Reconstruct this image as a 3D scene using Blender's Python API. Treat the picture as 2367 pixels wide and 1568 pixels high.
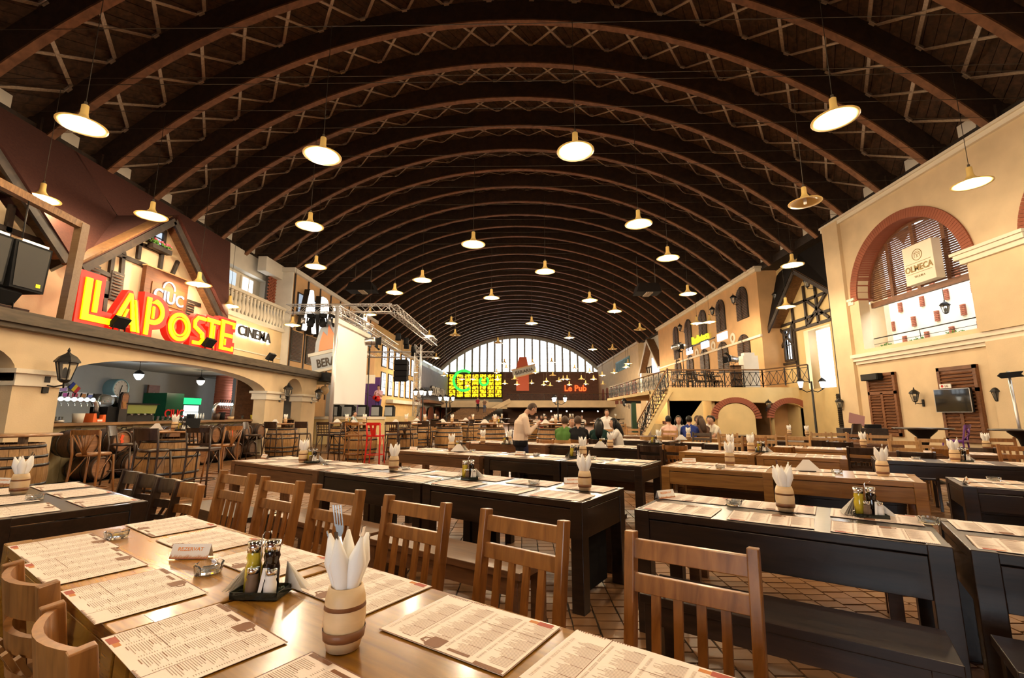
import bpy, bmesh, math, random
from mathutils import Vector, Matrix, noise
PI = math.pi
R_ = math.radians
rnd = random.Random(7)
C = bpy.context.scene.collection
S = bpy.context.scene
for o in list(bpy.data.objects): bpy.data.objects.remove(o)

# ------------------------------------------------------------------ camera
FPX, CX, CY, H = 1052.0, 1183.5, 784.0, 1.40
PITCH = math.atan((957.0-CY)/FPX)
YAW = -math.atan((1205.0-CX)/FPX*math.cos(PITCH))
cam_d = bpy.data.cameras.new('camera'); cam = bpy.data.objects.new('camera', cam_d); C.objects.link(cam)
cam_d.sensor_width = 36; cam_d.lens = 36.0*FPX/2367.0; cam_d.clip_start = .05; cam_d.clip_end = 400
cam.location = (0, 0, H); cam.rotation_euler = (PI/2+PITCH, 0, -YAW)
S.camera = cam
CF = Vector((math.sin(YAW)*math.cos(PITCH), math.cos(YAW)*math.cos(PITCH), math.sin(PITCH)))
CR = Vector((math.cos(YAW), -math.sin(YAW), 0)); CU = CR.cross(CF)
def ray(x, y): return CR*((x-CX)/FPX)+CU*(-(y-CY)/FPX)+CF
def atz(x, y, z): d = ray(x, y); t = (z-H)/d.z; return Vector((d.x*t, d.y*t, z))
def atx(x, y, X): d = ray(x, y); t = X/d.x; return Vector((X, d.y*t, H+d.z*t))
def aty(x, y, Y): d = ray(x, y); t = Y/d.y; return Vector((d.x*t, Y, H+d.z*t))

# ------------------------------------------------------------------ world, exposure
S.view_settings.view_transform = 'Standard'; S.view_settings.look = 'None'
S.view_settings.gamma = 1; S.view_settings.use_curve_mapping = False
S.view_settings.exposure = 1.0
S.cycles.use_denoising = True
S.cycles.use_adaptive_sampling = True; S.cycles.adaptive_threshold = .04; S.cycles.adaptive_min_samples = 12
S.cycles.max_bounces = 5; S.cycles.diffuse_bounces = 3; S.cycles.glossy_bounces = 3
S.cycles.transmission_bounces = 5; S.cycles.transparent_max_bounces = 4
S.cycles.caustics_reflective = False; S.cycles.caustics_refractive = False
S.cycles.sample_clamp_indirect = 6
w = bpy.data.worlds.new('sky'); S.world = w; w.use_nodes = True
bg = w.node_tree.nodes['Background']; bg.inputs[0].default_value = (.86, .94, 1, 1); bg.inputs[1].default_value = 4.0
LAMP_W = 150.0; LAMP_COL = (1.0, .77, .50)

# ------------------------------------------------------------------ materials
def newmat(name):
    m = bpy.data.materials.new(name); m.use_nodes = True
    return m, m.node_tree.nodes, m.node_tree.links, m.node_tree.nodes['Principled BSDF']
def plain(name, col, rough=.5, metal=0, emit=0, ecol=None, trans=0, ior=1.45, coat=0, alpha=1):
    m, n, l, b = newmat(name)
    b.inputs['Base Color'].default_value = (*col, 1); b.inputs['Roughness'].default_value = rough
    b.inputs['Metallic'].default_value = metal; b.inputs['IOR'].default_value = ior
    if max(col) < .06 and not metal: b.inputs['Specular IOR Level'].default_value = .25
    b.inputs['Transmission Weight'].default_value = trans; b.inputs['Coat Weight'].default_value = coat
    if emit:
        b.inputs['Emission Color'].default_value = (*(ecol or col), 1); b.inputs['Emission Strength'].default_value = emit
    return m
def ramp(n, c1, c2, p1=.3, p2=.7):
    r = n.new('ShaderNodeValToRGB'); e = r.color_ramp.elements
    e[0].position = p1; e[0].color = (*c1, 1); e[1].position = p2; e[1].color = (*c2, 1); return r
def wood(name, c1, c2, rough=.35, sc=(1.2, 14, 14), coat=0.0, bump=.05, coord='Object'):
    m, n, l, b = newmat(name)
    t = n.new('ShaderNodeTexCoord'); mp = n.new('ShaderNodeMapping'); mp.inputs['Scale'].default_value = sc
    oi = n.new('ShaderNodeObjectInfo'); add = n.new('ShaderNodeVectorMath'); add.operation = 'ADD'
    mul = n.new('ShaderNodeMath'); mul.operation = 'MULTIPLY'; mul.inputs[1].default_value = 37
    l.new(oi.outputs['Random'], mul.inputs[0]); l.new(t.outputs[coord], add.inputs[0]); l.new(mul.outputs[0], add.inputs[1])
    no = n.new('ShaderNodeTexNoise'); no.inputs['Scale'].default_value = 2.2; no.inputs['Detail'].default_value = 6; no.inputs['Distortion'].default_value = .8
    l.new(add.outputs[0], mp.inputs[0]); l.new(mp.outputs[0], no.inputs[0])
    r = ramp(n, c1, c2, .32, .68); l.new(no.outputs[0], r.inputs[0])
    hs = n.new('ShaderNodeHueSaturation'); m2 = n.new('ShaderNodeMath'); m2.operation = 'MULTIPLY_ADD'; m2.inputs[1].default_value = .3; m2.inputs[2].default_value = .85
    l.new(oi.outputs['Random'], m2.inputs[0]); l.new(m2.outputs[0], hs.inputs['Value']); l.new(r.outputs[0], hs.inputs['Color'])
    l.new(hs.outputs[0], b.inputs['Base Color'])
    bp = n.new('ShaderNodeBump'); bp.inputs['Strength'].default_value = bump; bp.inputs['Distance'].default_value = .01
    l.new(no.outputs[0], bp.inputs['Height']); l.new(bp.outputs[0], b.inputs['Normal'])
    b.inputs['Roughness'].default_value = rough; b.inputs['Coat Weight'].default_value = coat; b.inputs['Coat Roughness'].default_value = .15
    return m
def plaster(name, col, var=.08, sc=1.5, rough=.85, bump=.1):
    m, n, l, b = newmat(name)
    t = n.new('ShaderNodeTexCoord'); no = n.new('ShaderNodeTexNoise'); no.inputs['Scale'].default_value = sc; no.inputs['Detail'].default_value = 8
    l.new(t.outputs['Object'], no.inputs[0])
    r = ramp(n, tuple(c*(1-var) for c in col), tuple(min(1, c*(1+var)) for c in col)); l.new(no.outputs[0], r.inputs[0]); l.new(r.outputs[0], b.inputs['Base Color'])
    n2 = n.new('ShaderNodeTexNoise'); n2.inputs['Scale'].default_value = 40; l.new(t.outputs['Object'], n2.inputs[0])
    bp = n.new('ShaderNodeBump'); bp.inputs['Strength'].default_value = bump; bp.inputs['Distance'].default_value = .02
    l.new(n2.outputs[0], bp.inputs['Height']); l.new(bp.outputs[0], b.inputs['Normal']); b.inputs['Roughness'].default_value = rough
    return m
def bricktex(name, c1, c2, mortar, w_, h_, rough=.8):
    m, n, l, b = newmat(name)
    t = n.new('ShaderNodeTexCoord'); br = n.new('ShaderNodeTexBrick'); l.new(t.outputs['Object'], br.inputs[0])
    br.inputs['Color1'].default_value = (*c1, 1); br.inputs['Color2'].default_value = (*c2, 1); br.inputs['Mortar'].default_value = (*mortar, 1)
    br.inputs['Scale'].default_value = 1; br.inputs['Brick Width'].default_value = w_; br.inputs['Row Height'].default_value = h_; br.inputs['Mortar Size'].default_value = .012
    l.new(br.outputs[0], b.inputs['Base Color']); b.inputs['Roughness'].default_value = rough
    return m
def emis(name, col, s):
    m = bpy.data.materials.new(name); m.use_nodes = True; n = m.node_tree.nodes; n.clear()
    e = n.new('ShaderNodeEmission'); e.inputs[0].default_value = (*col, 1); e.inputs[1].default_value = s
    o = n.new('ShaderNodeOutputMaterial'); m.node_tree.links.new(e.outputs[0], o.inputs[0]); return m
def randcol(name, c1, c2, rough=.6, bump=.2, sc=6, coat=0):
    """colour mixed by object random and by noise: separate stones, bricks, tiles"""
    m, n, l, b = newmat(name)
    t = n.new('ShaderNodeTexCoord'); oi = n.new('ShaderNodeNewGeometry')
    no = n.new('ShaderNodeTexNoise'); no.inputs['Scale'].default_value = sc; no.inputs['Detail'].default_value = 6; l.new(t.outputs['Object'], no.inputs[0])
    ad = n.new('ShaderNodeMath'); ad.operation = 'MULTIPLY_ADD'; ad.inputs[1].default_value = .5
    l.new(oi.outputs['Random Per Island'], ad.inputs[0]); sb = n.new('ShaderNodeMath'); sb.operation = 'MULTIPLY'; sb.inputs[1].default_value = .5
    l.new(no.outputs[0], sb.inputs[0]); l.new(sb.outputs[0], ad.inputs[2])
    r = ramp(n, c1, c2, .2, .8); l.new(ad.outputs[0], r.inputs[0]); l.new(r.outputs[0], b.inputs['Base Color'])
    bp = n.new('ShaderNodeBump'); bp.inputs['Strength'].default_value = bump; bp.inputs['Distance'].default_value = .01
    l.new(no.outputs[0], bp.inputs['Height']); l.new(bp.outputs[0], b.inputs['Normal']); b.inputs['Roughness'].default_value = rough; b.inputs['Coat Weight'].default_value = coat
    return m
M = dict(
 cream=plaster('cream_plaster', (.70, .54, .34)), peach=plaster('peach_plaster', (.66, .40, .19)), yellow=plaster('yellow_plaster', (.76, .58, .28)),
 white=plaster('white_plaster', (.74, .70, .62)), gwhite=plaster('grey_white_plaster', (.5, .49, .45)), trim=plaster('trim_plaster', (.82, .74, .60), .03),
 ceil=wood('ceiling_plank_wood', (.035, .019, .011), (.11, .055, .030), .7, (3, 3, 3)), roofdk=plain('dark_void', (.008, .005, .004), .9),
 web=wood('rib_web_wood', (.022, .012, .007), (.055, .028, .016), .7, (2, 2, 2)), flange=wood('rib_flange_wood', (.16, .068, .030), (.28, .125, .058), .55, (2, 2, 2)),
 brace=wood('brace_wood', (.28, .21, .15), (.44, .34, .25), .6, (6, 6, 6)), steel=plain('steel', (.55, .55, .56), .3, .9), wire=plain('wire_steel', (.10, .08, .06), .6, .3),
 roofbr=wood('brown_roof_felt', (.075, .022, .016), (.11, .034, .022), .9, (9, 9, 9)),
 timber=wood('black_timber', (.018, .011, .008), (.045, .028, .018), .6, (3, 3, 3)), soffit=wood('soffit_wood', (.13, .06, .02), (.24, .12, .045), .6, (3, 12, 3)),
 tgold=wood('golden_brown_table_wood', (.19, .08, .008), (.34, .155, .018), .27, (1.1, 12, 12), .35, .02), tdark=wood('dark_wenge_wood', (.011, .006, .004), (.030, .015, .009), .3, (1.1, 14, 14), .3, .02),
 tbrown=wood('mid_brown_table_wood', (.10, .045, .02), (.18, .085, .038), .32, (1.1, 14, 14), .2, .02), thoney=wood('honey_table_wood', (.20, .088, .02), (.33, .155, .04), .3, (1.1, 14, 14), .25, .02),
 cwood=wood('walnut_chair_wood', (.17, .062, .012), (.33, .135, .032), .34, (12, 12, 1.3), .2, .02), cdark=wood('dark_chair_wood', (.022, .011, .007), (.05, .026, .015), .32, (12, 12, 1.3), .2, .02),
 clight=wood('light_oak_chair_wood', (.30, .155, .05), (.44, .24, .09), .4, (12, 12, 1.3)), cred=plain('red_lacquer', (.62, .012, .010), .3, coat=.4), cpurple=plain('purple_lacquer', (.13, .03, .22), .35),
 barrel=wood('barrel_stave_wood', (.27, .135, .045), (.48, .27, .10), .5, (16, 16, 1.2)), bdark=wood('dark_barrel_wood', (.04, .02, .01), (.10, .05, .025), .5, (8, 8, 2)), bhead=wood('barrel_head_wood', (.16, .07, .03), (.30, .14, .06), .5, (12, 1.5, 12)),
 hoop=plain('hoop_steel', (.07, .07, .075), .3, .85), vase=wood('pale_turned_wood', (.62, .42, .22), (.74, .53, .30), .45, (3, 3, 8), 0, .01), vband=wood('brown_turned_band', (.15, .055, .018), (.22, .085, .03), .45, (3, 3, 8), 0, .01),
 paper=plain('paper_white', (.88, .85, .80), .8), mat=plaster('menu_paper', (.86, .73, .65), .03, 3, .55, 0), ink=plain('menu_ink', (.20, .085, .04), .6), inkl=plain('menu_ink_light', (.36, .26, .20), .7), inko=plain('menu_orange', (.55, .19, .03), .6), inkr=plain('menu_red', (.38, .06, .03), .6),
 glass=plain('clear_glass', (.96, .98, .97), .03, trans=.92, ior=1.42), chrome=plain('chrome', (.8, .8, .8), .12, 1), oil=plain('olive_oil', (.55, .42, .03), .1, coat=.8), soy=plain('dark_vinegar', (.012, .006, .004), .06, coat=1),
 pepper=plain('ground_pepper', (.17, .11, .07), .6), salt=plain('salt', (.85, .83, .78), .6), black=plain('black_plastic', (.008, .008, .009), .8), gloss=plain('glossy_black_screen', (.006, .008, .010), .08, coat=.6),
 brick=randcol('red_brick', (.24, .065, .032), (.36, .11, .055), .8, .3), pave=randcol('clay_paver', (.15, .07, .028), (.34, .17, .075), .34, .5, 5, .15), mortar=plain('dark_mortar', (.05, .035, .022), .8),
 shut=wood('brown_shutter_wood', (.13, .05, .02), (.23, .095, .04), .5, (8, 2, 8)), dshut=plain('dark_shutter_paint', (.035, .028, .02), .5), iron=plain('black_iron', (.018, .016, .015), .45, .4),
 daypane=emis('daylit_pane', (.92, .97, 1), 2.2), yellowsign=plain('yellow_sign_face', (1, .72, .01), .5, emit=.75, ecol=(1, .68, .0)), redsign=plain('red_sign_body', (.80, .012, .008), .4, emit=.25, ecol=(1, .03, .01)),
 bulb=emis('warm_bulb', (1, .80, .50), 60), shadey=plain('enamel_shade_lit', (.75, .52, .18), .35), neonw=emis('white_letter_glow', (1, .93, .85), 1.5), neony=emis('yellow_neon', (.62, .68, .03), 1.0), neonr=emis('red_neon', (1, .10, .02), 1.2), neong=emis('green_neon', (.06, .8, .10), .7),
 lantern=emis('lantern_bulb', (1, .9, .72), 4), lanternc=emis('cool_lantern_bulb', (.85, .93, 1), 4), skin=plain('skin', (.58, .33, .22), .55), hairb=plain('brown_hair', (.06, .03, .015), .6), hairk=plain('black_hair', (.008, .007, .007), .4),
 green=plain('fridge_green', (.003, .055, .02), .4), orange=plain('orange_plastic', (.85, .16, .03), .4), screenw=plain('projection_screen_white', (.86, .87, .88), .9), truss=plain('aluminium', (.62, .60, .60), .35, .7), foliage=plain('window_box_leaves', (.08, .22, .03), .7), navy=plain('navy_cloth', (.012, .015, .05), .7))

# ------------------------------------------------------------------ mesh building
class MB:
    def __init__(s): s.v = []; s.f = []; s.m = []; s.sm = []
    def add(s, vs, fs, mi=0, sm=False):
        b = len(s.v); s.v += [tuple(p) for p in vs]; s.f += [tuple(b+i for i in f) for f in fs]; s.m += [mi]*len(fs); s.sm += [sm]*len(fs); return s
    def box(s, c, d, rz=0, mi=0, rot=None):
        x, y, z = d[0]/2, d[1]/2, d[2]/2; q = rot or Matrix.Rotation(rz, 3, 'Z'); c = Vector(c)
        vs = [c+q @ Vector(p) for p in ((-x,-y,-z),(x,-y,-z),(x,y,-z),(-x,y,-z),(-x,-y,z),(x,-y,z),(x,y,z),(-x,y,z))]
        return s.add(vs, [(0,3,2,1),(4,5,6,7),(0,1,5,4),(1,2,6,5),(2,3,7,6),(3,0,4,7)], mi)
    def b2(s, a, b, mi=0):
        return s.box([(a[i]+b[i])/2 for i in range(3)], [abs(b[i]-a[i]) for i in range(3)], 0, mi)
    def bar(s, p, q, w_, t_, up=(0, 0, 1), mi=0):
        p, q = Vector(p), Vector(q); d = (q-p); L = d.length
        if L < 1e-6: return s
        d.normalize(); up = Vector(up)
        if abs(d.dot(up)) > .99: up = Vector((0, 1, 0))
        x = d.cross(up).normalized(); y = x.cross(d)
        vs = [o+x*(i*w_/2)+y*(j*t_/2) for o in (p, q) for i, j in ((-1,-1),(1,-1),(1,1),(-1,1))]
        return s.add(vs, [(0,3,2,1),(4,5,6,7),(0,1,5,4),(1,2,6,5),(2,3,7,6),(3,0,4,7)], mi)
    def tube(s, pts, r, n=8, mi=0, cap=True):
        pts = [Vector(p) for p in pts]; rs = r if isinstance(r, (list, tuple)) else [r]*len(pts)
        vs = []; ref = None
        for i, p in enumerate(pts):
            a = pts[max(i-1, 0)]; b = pts[min(i+1, len(pts)-1)]; d = (b-a).normalized()
            if ref is None: ref = Vector((0, 0, 1)) if abs(d.z) < .9 else Vector((1, 0, 0))
            x = d.cross(ref).normalized(); y = d.cross(x).normalized(); ref = x.cross(d)*-1 if False else ref
            for k in range(n): t = 2*PI*k/n; vs.append(p+(x*math.cos(t)+y*math.sin(t))*rs[i])
        fs = [(i*n+k, i*n+(k+1) % n, (i+1)*n+(k+1) % n, (i+1)*n+k) for i in range(len(pts)-1) for k in range(n)]
        s.add(vs, fs, mi, True)
        if cap:
            b = len(s.v)-len(vs); s.f += [tuple(b+k for k in range(n))[::-1], tuple(b+(len(pts)-1)*n+k for k in range(n))]; s.m += [mi]*2; s.sm += [False]*2
        return s
    def lathe(s, prof, n=20, c=(0, 0, 0), mi=0, rot=None, sm=True, a0=0, a1=2*PI):
        c = Vector(c); q = rot or Matrix.Identity(3); vs = []
        full = abs(a1-a0-2*PI) < 1e-6; N = n if full else n+1
        for r, z in prof:
            for k in range(N): t = a0+(a1-a0)*k/n; vs.append(c+q @ Vector((r*math.cos(t), r*math.sin(t), z)))
        fs = [(i*N+k, i*N+(k+1) % N, (i+1)*N+(k+1) % N, (i+1)*N+k) for i in range(len(prof)-1) for k in range(n)]
        return s.add(vs, fs, mi, sm)
    def prism(s, poly, z0, z1, mi=0, M4=None):
        n = len(poly); vs = [Vector((x, y, z)) for z in (z0, z1) for x, y in poly]
        if M4: vs = [M4 @ v for v in vs]
        return s.add(vs, [tuple(range(n))[::-1], tuple(range(n, 2*n))]+[(i, (i+1) % n, n+(i+1) % n, n+i) for i in range(n)], mi)
    def sphere(s, c, r, n=10, mi=0):
        r = r if isinstance(r, (tuple, list)) else (r, r, r)
        k = n//2; vs = []; c = Vector(c)
        for i in range(k+1):
            a = PI*i/k-PI/2
            for j in range(n): t = 2*PI*j/n; vs.append(c+Vector((r[0]*math.cos(a)*math.cos(t), r[1]*math.cos(a)*math.sin(t), r[2]*math.sin(a))))
        return s.add(vs, [(i*n+j, i*n+(j+1) % n, (i+1)*n+(j+1) % n, (i+1)*n+j) for i in range(k) for j in range(n)], mi, True)
    def mesh(s, name):
        me = bpy.data.meshes.new(name); me.from_pydata(s.v, [], s.f); me.polygons.foreach_set('material_index', s.m); me.polygons.foreach_set('use_smooth', s.sm); me.update(); return me
    def build(s, name, mats, parent=None, loc=None, rz=None, kind=None, bev=0):
        me = s.mesh(name)
        for m in (mats if isinstance(mats, (list, tuple)) else [mats]): me.materials.append(M[m] if isinstance(m, str) else m)
        return link(name, me, parent, loc, rz, kind, bev)
def link(name, me, parent=None, loc=None, rz=None, kind=None, bev=0):
    o = bpy.data.objects.new(name, me); C.objects.link(o)
    if parent: o.parent = parent
    if loc is not None: o.location = loc
    if rz is not None: o.rotation_euler = (0, 0, rz)
    if kind: o['kind'] = kind
    if bev:
        b = o.modifiers.new('bevel', 'BEVEL'); b.width = bev; b.segments = 2; b.limit_method = 'ANGLE'
    return o
def tag(o, label, cat, group=None, kind=None):
    o['label'] = label; o['category'] = cat
    if group: o['group'] = group
    if kind: o['kind'] = kind
    return o
def thing(name, label, cat, loc=(0, 0, 0), rz=0, group=None):
    o = bpy.data.objects.new(name, None); C.objects.link(o); o.empty_display_size = .05; o.location = loc; o.rotation_euler = (0, 0, rz); return tag(o, label, cat, group)
def struct(o): o['kind'] = 'structure'; return o
def kids(o): return KID.get(o.name, [])
def dup(root, loc=None, rz=None, label=None, group=None):
    """a copy of a thing with its parts and sub-parts, mesh data shared"""
    bpych = {}
    r = root.copy(); C.objects.link(r)
    if loc is not None: r.location = loc
    if rz is not None: r.rotation_euler = (0, 0, rz)
    if label: r['label'] = label
    if group: r['group'] = group
    for ch in root.children:
        c = ch.copy(); C.objects.link(c); c.parent = r
        for g in ch.children: d = g.copy(); C.objects.link(d); d.parent = c
    return r
class Kind:
    """first placing moves the prototype, later ones copy it"""
    def __init__(s, f): s.f = f; s.o = None; s.used = False
    def put(s, loc, rz, label, group=None):
        if s.o is None: s.o = s.f()
        if not s.used: s.used = True; o = s.o; o.location = loc; o.rotation_euler = (0, 0, rz); o['label'] = label
        else: o = dup(s.o, loc, rz, label)
        if group: o['group'] = group
        elif 'group' in o: del o['group']
        return o
def flat(outer, holes, th, M4, name, mats, parent=None, kind=None):
    """a plate with holes: 2-D outline in M4's xy plane, thickness th along its z"""
    cu = bpy.data.curves.new('t', 'CURVE'); cu.dimensions = '2D'; cu.fill_mode = 'BOTH'; cu.extrude = th/2
    for poly in [outer]+holes:
        sp = cu.splines.new('POLY'); sp.points.add(len(poly)-1); sp.use_cyclic_u = True
        for p, q in zip(sp.points, poly): p.co = (q[0], q[1], 0, 1)
    t = bpy.data.objects.new('t', cu); me = bpy.data.meshes.new_from_object(t); bpy.data.objects.remove(t); bpy.data.curves.remove(cu)
    me.materials.clear(); me.materials.append(M[mats]); me.transform(M4)
    return link(name, me, parent, kind=kind)
def arc(cx, cy, rx, ry, a0, a1, n=24): return [(cx+rx*math.cos(R_(a0+(a1-a0)*i/n)), cy+ry*math.sin(R_(a0+(a1-a0)*i/n))) for i in range(n+1)]
def text(s, size, M4, mat, name='lettering', parent=None, ext=.01, off=0, sx=1, al='CENTER', thick=None):
    cu = bpy.data.curves.new(name, 'FONT'); cu.body = s; cu.size = size; cu.extrude = ext; cu.align_x = al; cu.align_y = 'BOTTOM_BASELINE'; cu.offset = off; cu.resolution_u = 3
    t = bpy.data.objects.new('t', cu); me = bpy.data.meshes.new_from_object(t); bpy.data.objects.remove(t); bpy.data.curves.remove(cu)
    me.materials.clear(); me.materials.append(M[mat] if isinstance(mat, str) else mat); me.transform(M4 @ Matrix.Diagonal((sx, 1, 1, 1)))
    return link(name, me, parent)
def MY(x, y, z): return Matrix.Translation((x, y, z)) @ Matrix.Rotation(PI/2, 4, 'X')                       # faces -Y (towards the near end)
def ML(X, y=0, z=0): return Matrix.Translation((X, y, z)) @ Matrix(((0,0,1,0),(1,0,0,0),(0,1,0,0),(0,0,0,1)))  # plane (Y,Z), faces +X
def MRt(X, y=0, z=0): return Matrix.Translation((X, y, z)) @ Matrix(((0,0,-1,0),(-1,0,0,0),(0,1,0,0),(0,0,0,1)))  # plane (-Y,Z), faces -X
ORD = ['first','second','third','fourth','fifth','sixth','seventh','eighth','ninth','tenth','eleventh','twelfth','thirteenth','fourteenth','fifteenth','sixteenth','seventeenth','eighteenth','nineteenth','twentieth']
ORD += ['twenty-'+o for o in ORD[:9]]+['thirtieth']+['thirty-'+o for o in ORD[:9]]+['fortieth']
A_ = R_(-33.5); UU = Vector((math.cos(A_), math.sin(A_), 0)); VV = Vector((-UU.y, UU.x, 0))
def G(u, v, z=0): return UU*u+VV*v+Vector((0, 0, z))
# ================================================================== THE SETTING
XC, ZC, RB, RR, DY, Y0 = -.3, -3.8, 17.5, 18.2, 1.77, 12.62
TH = 45.2
def vp(th, r, y): t = R_(th); return Vector((XC+r*math.sin(t), y, ZC+r*math.cos(t)))
YS = [Y0+DY*k for k in range(-9, 34)]            # the roof ribs, y = -3.3 ... 71
# floor: base plus separate clay pavers
fl = struct(MB().b2((-17, -5, -.1), (17, 76, -.006)).build('floor', 'mortar'))
pv = MB(); near = []
for ix in range(-52, 60):
    x = ix*.17+.085; y = .6+rnd.random()*.12
    while y < 15:
        L = .115+rnd.random()*.012
        if y > abs(x)*.95-1.0:
            c = (x+rnd.uniform(-.003, .003), y+L/2, -.012+rnd.uniform(-.002, .002)); near.append((c, (.158, L-.010, .03), rnd.uniform(-.012, .012)))
        y += L
def vis(c): return 1.5 < c[0] < 4.4 and 2.6 < c[1] < 4.5 or -.2 < c[0] < 1 and 2.9 < c[1] < 4
first = [t for t in near if vis(t[0])][:300]; fs_ = set(id(t) for t in first)
for t in near:
    if id(t) not in fs_: pv.box(t[0], t[1], t[2])
pv.build('clay_pavers', 'pave', fl, kind='stuff')
pm = [MB().box((0, 0, 0), (.158, .105, .03)).build('paver', 'pave', fl)]
pm[0].location = first[0][0]
for t in first[1:]:
    o = pm[0].copy(); C.objects.link(o); o.location = t[0]; o.rotation_euler = (0, 0, t[2])
far = MB().b2((-16, 15, -.02), (16, 74, 0)).build('far_paving', bricktex('far_clay_paving', (.15, .07, .028), (.30, .15, .065), (.07, .04, .02), .16, .11, .4), fl)
# vaulted ceiling
NS = 48
cm = MB(); vs = [vp(-TH-2+(2*TH+4)*i/NS, r, y) for y in (-5, 74) for r in (RR+.06, RR+.2) for i in range(NS+1)]
n1 = NS+1
fs = [(i, i+1, 2*n1+i+1, 2*n1+i) for i in range(NS)]+[(n1+i, 3*n1+i, 3*n1+i+1, n1+i+1) for i in range(NS)]
ceil = struct(cm.add(vs, fs, 0, True).build('ceiling', 'roofdk'))
pk = MB(); wd = .30
for k in range(len(YS)-1):                       # boards laid diagonally between the ribs
    sgn = 1; s0 = -math.radians(TH+3)*RR
    nb = int(2*math.radians(TH+3)*RR/wd) if k < 26 else 0
    for j in range(nb):
        s = s0+j*wd; jit = rnd.uniform(-.012, .012)
        def P(sv, y, r): return vp(math.degrees(sv/RR), r+jit, y)
        ya, yb = YS[k]+.06, YS[k+1]-.06; q = [P(s+.008, ya, RR), P(s+wd-.008, ya, RR), P(s+wd-.008+1.1, yb, RR), P(s+.008+1.1, yb, RR)]
        q2 = [P(s+.008, ya, RR+.04), P(s+wd-.008, ya, RR+.04), P(s+wd-.008+1.1, yb, RR+.04), P(s+.008+1.1, yb, RR+.04)]
        pk.add(q+q2, [(0, 3, 2, 1), (0, 1, 5, 4), (1, 2, 6, 5), (3, 0, 4, 7)])
pk.build('ceiling_planks', 'ceil', ceil, kind='stuff')
NE = 40
def ribmesh():
    b = MB(); vs = []
    for i in range(NE+1):
        th = -TH+2*TH*i/NE
        for r, y in ((RB, -.08), (RR+.05, -.08), (RR+.05, .08), (RB, .08)): p = vp(th, r, y); vs.append(p)
    fs = []
    for i in range(NE):
        a, c = i*4, i*4+4
        fs += [(a+j, a+(j+1) % 4, c+(j+1) % 4, c+j) for j in range(4)]
    return b.add(vs, fs).mesh('rib')
def flmesh():
    b = MB(); vs = []
    for i in range(NE+1):
        th = -TH+2*TH*i/NE
        for r, y in ((RB-.05, -.10), (RB, -.10), (RB, .10), (RB-.05, .10)): vs.append(vp(th, r, y))
    fs = []
    for i in range(NE):
        a, c = i*4, i*4+4
        fs += [(a+j, a+(j+1) % 4, c+(j+1) % 4, c+j) for j in range(4)]
    return b.add(vs, fs).mesh('flange')
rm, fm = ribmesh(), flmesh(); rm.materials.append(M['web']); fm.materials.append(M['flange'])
def vmesh(mb=None, th=0):
    """a bent flat bar: two arms rising from the back of one rib to the roof at the next"""
    b = mb or MB(); hw = math.degrees(.90/RB)
    e1, e2 = vp(th-.35, RR-.06, DY-.16), vp(th+.35, RR-.06, DY-.16)
    for sg, e in ((-1, e1), (1, e2)):
        p = vp(th+sg*hw, RB+.03, .10); b.bar(p, e, .105, .022, up=(0, .75, -.66))
    b.bar(e1, e2, .105, .022, up=(0, .75, -.66)); b.box((e1+e2)/2+Vector((0, .05, .06)), (.16, .14, .1))
    return b
bm_ = vmesh().mesh('brace'); bm_.materials.append(M['brace'])
ths = [-TH+4.6+4.27*i for i in range(20)]
for k, y in enumerate(YS):
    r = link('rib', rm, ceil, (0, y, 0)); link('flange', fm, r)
    if 6 <= k <= 20:
        for th in ths:
            b = link('brace', bm_, r); b.matrix_local = Matrix.Translation((XC, 0, ZC)) @ Matrix.Rotation(R_(th), 4, 'Y') @ Matrix.Translation((-XC, 0, -ZC))
    elif k < len(YS)-1:
        b = MB()
        for th in ths: vmesh(b, th)
        b.build('brace_lattice', 'brace', r, kind='stuff')
# side walls up to the springing: solid backing, kept behind everything that is modelled
def wallbox(name, a, b, mat): return struct(MB().b2(a, b).build(name, mat))
# near end wall behind the viewpoint, with an unseen entrance opening added for front fill daylight
struct(flat([(-17, 0), (17, 0), (17, 15), (-17, 15)], [[(-4.2, .1), (-.6, .1), (-.6, 2.5), (-4.2, 2.5)]], .3, MY(0, -5.15, 0), 'wall_near', 'roofbr'))
dn = struct(MB().b2((-4.3, -5.2, 2.5), (-.5, -5.0, 2.62)).build('door_5', 'timber'))
for i in range(4): MB().b2((-4.2+i*1.2-.05, -5.2, .1), (-4.2+i*1.2+.05, -5.05, 2.5)).build('mullion', 'timber', dn)
wallbox('wall_left', (-13.4, -5, 0), (-13.2, 72, 9.4), 'cream')
# right side: the outside shows through the arches between y = 2 and 16.4
wallbox('wall_right', (13.9, 17.3, 0), (14.1, 72, 9.6), 'cream')
# eaves beam with white blocks over both long walls
for sx, nm in ((-1, 'trim_1'), (1, 'trim_2')):
    X = 12.25 if sx > 0 else -12.85
    e = struct(MB().b2((X-.05*sx, -5, 8.62), (X+1.4*sx, 72, 8.98)).build(nm, 'timber'))
    for k, y in enumerate(YS[4:34]):
        MB().box((0, 0, 0), (.34, .5, .34)).build('bearing_block', 'white', e).location = (X+.12*sx, y+.75, 9.15)
        MB().box((0, 0, 0), (.5, .28, .5)).build('rib_foot', 'web', e).location = (X+.1*sx, y, 8.95)
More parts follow.
